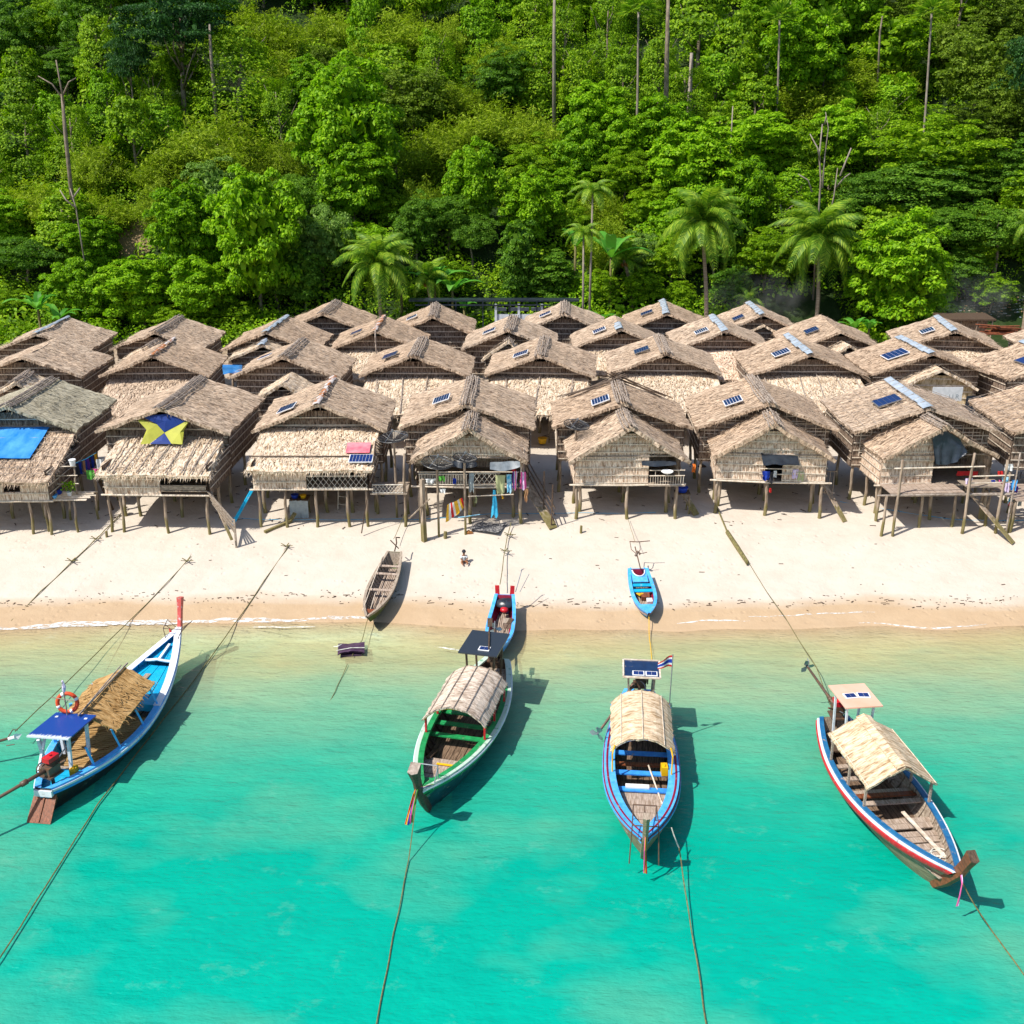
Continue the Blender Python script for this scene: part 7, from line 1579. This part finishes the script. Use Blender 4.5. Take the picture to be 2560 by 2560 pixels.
# far right: laundry and platform
e8, q8 = H[(1, 7)]; p = ground(2525, 1330); t = thing('drying_platform', 'old plank platform piled with laundry at the right edge', 'platform', p)
for x, y in ((0, 0), (-.9, 1.5), (1.6, .2), (.9, 2.2), (1.1, -1.6)): post(t, x, y, -.4, 1.8, .13)
b = MB()
for k in range(8): b.beam((-1.0+k*.12, 1.9-k*.33, 1.9), (2.2, 2.1-k*.33, 1.88+random.uniform(-.02, .02)), .26, .05)
b.build('deck_planks', M['wood_x'], t); post(t, -.25, -.2, -.3, 4.4, .045, .1, 'stick', 'pole')
for k, (px_, py_, w_, h_, c, nm) in enumerate(((2503, 1178, .28, .25, 'red_cloth', 'small red cloth at the top of the right laundry heap'), (2515, 1192, .35, .3, 'aqua_cloth', 'sky blue cloth at the top of the right laundry heap'), (2505, 1200, .3, .35, 'pink', 'pink patterned cloth in the right laundry heap'), (2524, 1160, .4, .35, 'white_cloth', 'white cloth hung above the right laundry heap'), (2520, 1205, .25, .6, 'lilac', 'long lilac cloth in the right laundry heap'), (2536, 1200, .3, .55, 'light_blue', 'light blue cloth near the right edge'), (2541, 1216, .2, .32, 'purple', 'violet basin-sized cloth near the right edge'), (2534, 1240, .42, .42, 'aqua_cloth', 'turquoise shirt lying on the platform edge'), (2530, 1256, .3, .2, 'red_cloth', 'bright red cloth under the turquoise shirt'), (2548, 1180, .3, .4, 'black_cloth', 'black cloth at the far right laundry line'), (2484, 1200, .2, .22, 'blue_cloth', 'small blue bag hanging left of the right laundry heap'), (2552, 1242, .2, .5, 'grey_cloth', 'pale striped towel draped at the right edge'))):
    cloth(px_, py_, p.y+.6+.1*(k % 4), w_, h_, c, nm, grp='laundry heap at the right edge')
cloth(2423, 1196, PH[7][1]['f'].y-.2, .38, .3, 'lilac', 'violet bag on the bench rail of the right porch', taper=.7); cloth(2420, 1178, PH[7][1]['f'].y+.9, 1.1, .25, 'red_cloth', 'dark red blanket inside the right porch')
# things below and beside huts
def clutter(name, label, cat, loc, fn, mat, rot=None, grp=None): b = MB(); fn(b); return tag(b.build(name, M[mat], None, loc=loc, rot=rot), label, cat, grp)
g_ = ground(752, 1290); t = thing('covered_bench', 'low table covered with a grey checked cloth under the pink-board hut', 'table', g_); b = MB(); P = [[Vector((-.5+1.0*i/8, -.35+.03*sin(i*2), 1.0-1.0*j/5+.02*sin(i*3+j))) for j in range(6)] for i in range(9)]; b.grid(P); b.grid([[q_+Vector((0, .02, 0)) for q_ in r][::-1] for r in P]); b.build('cover', M['grey_cloth'], t); b = MB(); b.box((0, .1, 1.0), (1.0, .9, .05)); b.build('table_top', M['wood_dark'], t)
for x in (-.42, .42): post(t, x, .4, -.2, 1.0, .04)
basin(g_+Vector((-.25, .0, 1.03)), .2, .18, 'blue_cloth', 'blue basin on the cloth-covered table under the hut'); basin(g_+Vector((.2, .0, 1.03)), .16, .16, 'yellow', 'yellow-green pot on the cloth-covered table under the hut')
g_ = ground(855, 1275); e = thing('ladder', 'light wooden ladder leaning under the lattice-railed hut', 'ladder', g_); ladder(e, (0, 0, 0), (.1, .3, 1.7), .5, 4, 'bamboo', 'rails')
def log_(b): b.beam((0, 0, .08), (1.15, 1.2, .25), .16, .12); b.beam((1.1, 1.15, .25), (1.35, 1.45, .6), .2, .1)
clutter('driftwood_beam', 'dark mossy beam lying at the front of the pink-board hut', 'beam', ground(662, 1334), log_, 'post')
a_ = ground(578, 1320); c_ = at(632, 1215, 3.4); c_ = aty(632, 1222, 53.6); b = MB(); 
for s in (-.05, .05): b.tube([a_+Vector((s, 0, .05)), c_+Vector((s, 0, 0))], .05, 7)
tag(b.build('leaning_pipe', M['cyan_paint'], None), 'two turquoise pipes leaning between the kite hut and pink-board hut', 'pipe')
g_ = ground(1222, 1318); b = MB(); P = [[Vector((-.75+1.5*u+.5*(v-.5), -.7+1.3*v-.5*(u-.5), .05+.04*noise.noise(Vector((u*5, v*5, 0))))) for v in [j/8 for j in range(9)]] for u in [i/8 for i in range(9)]]; b.grid(P); b.grid([[p_-Vector((0, 0, .02)) for p_ in r][::-1] for r in P])
M['black_net'] = simple('dark_net', (.06, .06, .07), (.40, .38, .36), 14, (1, 1, 1), .8, .3, lo=.42, hi=.5); tag(b.build('drying_net', M['black_net'], None, loc=g_), 'dark square net spread on the sand before the laundry porch', 'net')
clutter('coconut_husk', 'orange-brown husk on the sand near the dark net', 'husk', ground(1172, 1335), lambda b: b.tube([(-.22, 0, .03), (0, .02, .09), (.22, 0, .03)], [.04, .13, .04], 8), 'coconut')
clutter('grey_stone', 'small dark object lying on shaded sand between the two central porch huts', 'stone', ground(1755, 1168), lambda b: b.tube([(-.25, 0, .03), (0, .02, .08), (.25, 0, .03)], [.05, .14, .05], 8), 'iron')
g_ = ground(1702, 1300); t = thing('side_table', 'small dark table with a blue basin beside the railed balcony', 'table', ground(1704, 1284)); b = MB(); b.box((0, .2, 1.15), (.8, .7, .05)); b.build('table_top', M['wood_dark'], t)
for x in (-.35, .35):
    for y in (-.1, .5): post(t, x, y, -.2, 1.13, .04)
basin(t.location+Vector((0, .2, 1.18)), .3, .25, 'blue_cloth', 'blue basin on the small table beside the railed balcony')
basin(aty(1668, 1182, PH[5][1]['f'].y-.1), .3, .08, 'white_mark', 'round white tray on the balcony rail of the closed porch'); basin(ground(1356, 1112)+Vector((0, 0, .1)), .3, .35, 'yellow', 'yellow tub standing in the alley left of the closed porch hut')
cloth(1735, 1160, PH[6][1]['f'].y+.9, .16, .45, 'orange', 'orange crate hanging on the left side of the awning porch', grp=None, cat='crate', name='hanging_crate'); cloth(1737, 1090, 60.5, .14, .2, 'yellow', 'small yellow bag on the alley ladder', grp=None, cat='bag', name='bag')
for k, (px_, py_, lab) in enumerate(((1390, 1108, 'wooden ladder in the alley left of the stick-heaped hut'), (1744, 1118, 'wooden ladder in the alley between the two right-centre porch huts'))):
    g_ = at(px_, py_, 2.05); e = thing('ladder', lab, 'ladder', g_, 0, 'ladders in the alleys'); ladder(e, (0, 0, -.1), (0, .9, 2.0), .9, 5, 'post', 'rails')
for px_, py_, h_, w_, c, lab in ((1030, 1080, .1, .7, 'orange', 'orange plank seat in the alley beside the mesh dish'), (1690, 1094, .12, .8, 'orange', 'orange shelf board in the alley, lower one'), (1690, 1068, .12, .6, 'orange', 'orange shelf board in the alley, upper one')):
    c_ = aty(px_, py_, 62.); b = MB(); b.box((0, 0, 0), (w_, .3, h_)); e = b.build('shelf_board', M[c], None, loc=c_); tag(e, lab, 'shelf', 'orange boards in the alleys'); b = MB(); b.beam((-.3*w_, 0, -.05), (-.3*w_, 0, gz(c_.x, 62)-c_.z-.1), .06, .06); b.beam((.3*w_, 0, -.05), (.3*w_, 0, gz(c_.x, 62)-c_.z-.1), .06, .06); b.build('support', M['post'], e)
for a_, w_, h_, m_, lab in (((1138, 828), 1.9, 1.05, 'tarp_grey', 'grey cloth curtain across the doorway of the back hut'), ((850, 815), 1.3, .7, 'tarp_blue', 'blue plastic sheet under the eave of the back hut by the palm'), ((580, 912), 1.3, .6, 'tarp_blue', 'blue tarp between the rust-striped and banded-wall huts'), ((6, 866), 1.0, 1.5, 'green_cloth', 'green tarp hanging at the far left hut')):
    Yc = {1138: 85.4, 850: 86., 580: 70.5, 6: 80.}[a_[0]]; cloth(a_[0], a_[1], Yc, w_, h_, m_, lab, 'tarp_curtain', cat='tarp', grp='plastic tarps on the huts', fold=.04)
c_ = aty(2368, 985, 66.5); b = MB(); b.box((0, 0, 0), (1.9, .04, .9)); e = b.build('banner', M['white_cloth'], None, loc=c_); tag(e, 'white banner with grey letters beside the straw porch of the square-panelled hut', 'banner')
try:
    tc_ = bpy.data.curves.new('letters', 'FONT'); tc_.body = 'U R'; tc_.size = .42; tc_.extrude = .004; to = bpy.data.objects.new('lettering', tc_); C.objects.link(to); to.parent = e; to.location = (.1, -.03, -.3); to.rotation_euler = (pi/2, 0, 0); tc_.materials.append(M['grey_cloth']); bpy.context.view_layer.update(); me_ = bpy.data.meshes.new_from_object(to.evaluated_get(bpy.context.evaluated_depsgraph_get())); lt = bpy.data.objects.new('letters', me_); C.objects.link(lt); lt.parent = e; lt.location = to.location; lt.rotation_euler = to.rotation_euler; bpy.data.objects.remove(to)
except Exception as ex: print(ex)
cloth(2440, 990, 66.2, 1.2, 1.3, 'tarp_black', 'dark tarp slung beside the white banner', 'tarp_curtain', cat='tarp', grp='plastic tarps on the huts')
# ------------------------------------------------------------------ shed, white building and yard behind
c_ = aty(1297, 783, 96.5); zg = gz(c_.x, 96.5); t = thing('white_shed', 'white-walled shed with a dark beam roof behind the back huts', 'building', (c_.x, 96.5, zg)); hh = c_.z-zg
b = MB(); b.box((0, .1, hh*.5-.1), (4.0, .15, hh)); b.build('wall', M['concrete'], t); b = MB()
for x in (-2.05, 0, 2.05): b.box((x, 0, hh*.5+.35), (.2, .2, hh+.9))
b.build('pillar', M['concrete'], t); b = MB()
for k in range(4): b.box((-1.5+k*1.0, 0, hh+.35), (.8, .05, .3))
b.build('vent_block', M['tarp_grey'], t); b = MB(); b.box((-2.2, .9, hh+1.05), (15.2, 1.2, .12), 0, Matrix.Rotation(.03, 3, 'X')); b.box((-3.2, -.2, hh+.75), (12, .1, .12))
for k in range(6): b.beam((-8+k*2.4, 0, 0), (-8+k*2.4, 0, hh+1.0), .1, .1)
b.build('roof', M['tarp_black'], t)
c_ = aty(2415, 800, 93.5); zg = gz(c_.x, 93.5); t = thing('dark_shed', 'low dark-roofed shed left of the firewood pile at the right', 'building', (c_.x, 93.5, zg)); b = MB(); b.box((0, .5, c_.z-zg+.2), (4.6, 2.5, .12), 0, Matrix.Rotation(.06, 3, 'X')); b.build('roof', M['wood_dark'], t)
for x in (-2.1, -.6, .8, 2.1): post(t, x, -.5, -.2, c_.z-zg+.15, .06)
b = MB(); b.box((0, .6, (c_.z-zg)*.5), (4.3, .1, c_.z-zg)); b.build('wall', M['wall'], t)
c_ = aty(2495, 822, 88.5); zg = gz(c_.x, 88.5); b = MB(); random.seed(70)
for k in range(34): x = random.uniform(-1.1, 1.1); z = abs(random.gauss(0, .3)); b.tube([(x-.9, random.uniform(-.5, .5), z+.08), (x+.9, random.uniform(-.5, .5), z+.08+random.uniform(-.1, .1))], .06, 5)
tag(b.build('firewood_pile', M['wood_red'], None, loc=(c_.x, 88.5, max(zg, c_.z-.5))), 'reddish pile of split firewood at the right behind the huts', 'firewood')
db = MB(); random.seed(71)
for _ in range(260):
    px_, py_ = random.uniform(2400, 2620), random.uniform(745, 800); d = ray(px_, py_); k = 95/d.y
    while k*d.y < 130 and CH+d.z*k > (hz(d.x*k, d.y*k) if d.y*k > 97.6 else gz(d.x*k, d.y*k)): k += .3
    x, y = d.x*k, d.y*k; z = hz(x, y) if y > 97.6 else gz(x, y); s = random.uniform(.05, .3); db.box((x, y, z+.04), (s, s*.7, .06), random.randrange(4), Matrix.Rotation(random.uniform(0, 3), 3, 'Z') @ Matrix.Rotation(random.uniform(-.4, .4), 3, 'X'))
o = db.build('litter', [M['wood'], M['wood'], M['peach'], M['grey_cloth']], None); o['kind'] = 'stuff'
for (px_, py_, h_, r_, lab) in ((2128, 770, 1.5, .28, 'broken leaning trunk stump in the shaded yard'), (2015, 775, 1.2, .06, 'thin stake in the shaded yard near the boy'), (2140, 778, 1.2, .06, 'thin stake right of the leaning stump')):
    q_ = aty(px_, py_, 99.5); b = MB(); b.tube([(0, 0, -.3), (.15, 0, h_*.6), (.4 if r_ > .1 else .02, 0, h_)], [r_, r_*.85, r_*.7], 8); tag(b.build('yard_stump', M['bark'], None, loc=(q_.x, 99.5, hz(q_.x, 99.5))), lab, 'stump')
# smoke
def smoke(px, py, Y, dims, label, dens, seed):
    c_ = aty(px, py, Y); m = bpy.data.materials.new('smoke'); m.use_nodes = True; t = m.node_tree; t.nodes.remove(t.nodes['Principled BSDF']); v = t.nodes.new('ShaderNodeVolumePrincipled'); v.inputs['Color'].default_value = (.95, .97, 1, 1); v.inputs['Anisotropy'].default_value = .3
    tc = t.nodes.new('ShaderNodeTexCoord'); n = t.nodes.new('ShaderNodeTexNoise'); n.inputs['Scale'].default_value = .55; n.inputs['Detail'].default_value = 3; t.links.new(tc.outputs['Object'], n.inputs[0])
    g = t.nodes.new('ShaderNodeTexGradient'); g.gradient_type = 'SPHERICAL'; mp = t.nodes.new('ShaderNodeMapping'); mp.inputs['Scale'].default_value = (1/dims[0], 1/dims[1], 1/dims[2]); t.links.new(tc.outputs['Object'], mp.inputs[0]); t.links.new(mp.outputs[0], g.inputs[0])
    r = t.nodes.new('ShaderNodeMapRange'); r.inputs[1].default_value = .42; r.inputs[2].default_value = .72; r.inputs[4].default_value = dens; t.links.new(n.outputs[0], r.inputs[0]); mu = t.nodes.new('ShaderNodeMath'); mu.operation = 'MULTIPLY'; t.links.new(r.outputs[0], mu.inputs[0]); t.links.new(g.outputs['Fac'], mu.inputs[1]); t.links.new(mu.outputs[0], v.inputs['Density']); t.links.new(v.outputs[0], t.nodes['Material Output'].inputs['Volume'])
    b = MB(); V = []; F = []
    import bmesh
    bm = bmesh.new(); bmesh.ops.create_icosphere(bm, subdivisions=2, radius=1.0)
    for vv in bm.verts: vv.co = Vector((vv.co.x*dims[0], vv.co.y*dims[1], vv.co.z*dims[2]))
    me = bpy.data.meshes.new('smoke'); bm.to_mesh(me); bm.free(); me.materials.append(m); o = bpy.data.objects.new('smoke', me); C.objects.link(o); o.location = c_; o['kind'] = 'stuff'
smoke(1905, 752, 95.8, (5.5, 2.0, 3.4), '', .17, 1); smoke(2425, 752, 97, (5.0, 2.2, 3.4), '', .17, 2)
S.cycles.volume_step_rate = 2; S.cycles.volume_max_steps = 24
# ------------------------------------------------------------------ people
def person(loc, rz, joints, radii, edges, mats, label, head, hs=.1, clothes=(), hair='black_cloth'):
    me = bpy.data.meshes.new('person'); me.from_pydata([tuple(j) for j in joints], edges, []); o = bpy.data.objects.new('person', me); C.objects.link(o); o.location = loc; o.rotation_euler = (0, 0, rz)
    md = o.modifiers.new('skin', 'SKIN'); 
    for i, r in enumerate(radii): me.skin_vertices[0].data[i].radius = (r, r)
    me.skin_vertices[0].data[0].use_root = True; o.modifiers.new('sub', 'SUBSURF').render_levels = 2; me.materials.append(M[mats]); tag(o, label, 'person')
    b = MB(); h = Vector(head); N = 8; P = [[h+Vector((cos(a)*sin(f)*hs*1.05, sin(a)*sin(f)*hs*1.12+.01, cos(f)*hs*1.2+.02)) for f in [pi*.56*i/6 for i in range(7)]] for a in [i*pi/N for i in range(2*N+1)]]; b.grid(P); b.build('hair', M[hair], o, smooth=True)
    f_ = MB()
    for s in (-1, 1): f_.tube([h+Vector((s*hs*.38, -hs*.93, hs*.1)), h+Vector((s*hs*.38, -hs*1.0, hs*.1))], hs*.12, 6)
    f_.tube([h+Vector((-hs*.25, -hs*.9, -hs*.5)), h+Vector((hs*.25, -hs*.9, -hs*.5))], hs*.07, 5); f_.build('face_marks', M['black'], o)
    for (nm, m, pts, rr) in clothes:
        b = MB()
        for pp, r2 in zip(pts, rr): b.tube(pp, r2, 12)
        b.build(nm, M[m], o, smooth=True)
    return o
def standing(s, arms='fold'):
    J = [(0, 0, .92), (0, 0, 1.12), (0, 0, 1.36), (0, 0, 1.46), (0, 0, 1.55), (0, -.01, 1.66), (-.1, 0, .88), (-.11, 0, .5), (-.11, 0, .08), (-.12, -.13, .04), (.1, 0, .88), (.11, -.02, .5), (.12, 0, .08), (.13, -.13, .04), (-.19, 0, 1.38), (-.24, .02, 1.12), (-.14, -.14, 1.0) if arms == 'fold' else (-.26, -.04, .88), (.19, 0, 1.38), (.24, .02, 1.12), (.12, -.15, 1.0) if arms == 'fold' else (.26, -.04, .88)]
    Rr = [.13, .125, .13, .06, .055, .095, .095, .062, .042, .035, .095, .062, .042, .035, .06, .042, .032, .06, .042, .032]
    E = [(0, 1), (1, 2), (2, 3), (3, 4), (4, 5), (0, 6), (6, 7), (7, 8), (8, 9), (0, 10), (10, 11), (11, 12), (12, 13), (2, 14), (14, 15), (15, 16), (2, 17), (17, 18), (18, 19)]
    return [Vector(j)*s for j in J], [r*s for r in Rr], E
def place_person(px, py, Y, s, rz, label, top, low, shirtless=False, g=None):
    q_ = aty(px, py, Y); z = g if g is not None else (hz(q_.x, Y) if Y > 97.6 else gz(q_.x, Y)); J, R_, E = standing(s, 'side' if shirtless else 'fold')
    cl = [('shorts', low, [[Vector((0, 0, .98))*s, Vector((0, 0, .84))*s], [Vector((-.1, 0, .88))*s, Vector((-.11, 0, .55))*s], [Vector((.1, 0, .88))*s, Vector((.11, 0, .55))*s]], [[.15*s, .17*s], [.11*s, .10*s], [.11*s, .10*s]])]
    if not shirtless: cl.append(('shirt', top, [[Vector((0, 0, .95))*s, Vector((0, 0, 1.15))*s, Vector((0, 0, 1.36))*s, Vector((0, 0, 1.46))*s], [Vector((-.15, 0, 1.39))*s, Vector((-.235, .02, 1.16))*s], [Vector((.15, 0, 1.39))*s, Vector((.235, .02, 1.16))*s]], [[.155*s, .15*s, .165*s, .08*s], [.075*s, .065*s], [.075*s, .065*s]]))
    person((q_.x, Y, z), rz, J, R_, E, 'skin', label, Vector((0, -.01, 1.67))*s, .1*s, cl)
place_person(1980, 812, 95.2, .78, pi+.3, 'shirtless person in blue shorts standing in the yard behind the back huts', None, 'aqua_cloth', True)
place_person(2441, 1150, 59.5, .92, .9, 'person in a dark shirt and purple shorts standing beside the right front hut', 'black_cloth', 'purple')
# seated toddler
g_ = ground(1160, 1407); s = .62
J = [(0, 0, .12), (0, .02, .3), (0, .01, .46), (0, 0, .52), (0, -.02, .60), (0, -.03, .70), (-.1, -.02, .1), (-.2, -.28, .14), (-.12, -.48, .05), (.1, -.02, .1), (.18, -.3, .16), (.1, -.5, .05), (-.16, 0, .46), (-.2, -.12, .3), (-.1, -.26, .22), (.16, 0, .46), (.2, -.12, .3), (.1, -.26, .22)]
Rr = [.14, .13, .12, .06, .06, .11, .09, .06, .04, .09, .06, .04, .055, .04, .035, .055, .04, .035]; E = [(0, 1), (1, 2), (2, 3), (3, 4), (4, 5), (0, 6), (6, 7), (7, 8), (0, 9), (9, 10), (10, 11), (2, 12), (12, 13), (13, 14), (2, 15), (15, 16), (16, 17)]
person(g_, .2, [Vector(j)*s*1.3 for j in J], [r*s*1.3 for r in Rr], E, 'skin', 'small child in a black and white top sitting alone on the sand', Vector((0, -.03, .72))*s*1.3, .12*s*1.3, [('shirt', 'white_cloth', [[Vector((0, 0, .16))*s*1.3, Vector((0, .02, .3))*s*1.3, Vector((0, .01, .47))*s*1.3], [Vector((-.14, 0, .46))*s*1.3, Vector((-.19, -.1, .33))*s*1.3], [Vector((.14, 0, .46))*s*1.3, Vector((.19, -.1, .33))*s*1.3]], [[.16*s*1.3, .155*s*1.3, .12*s*1.3], [.07*s*1.3, .06*s*1.3], [.07*s*1.3, .06*s*1.3]]), ('stripe', 'black_cloth', [[Vector((0, .02, .24))*s*1.3, Vector((0, .02, .29))*s*1.3], [Vector((0, .02, .36))*s*1.3, Vector((0, .015, .40))*s*1.3]], [[.162*s*1.3, .162*s*1.3], [.155*s*1.3, .150*s*1.3]])])
print('objects', len(bpy.data.objects))
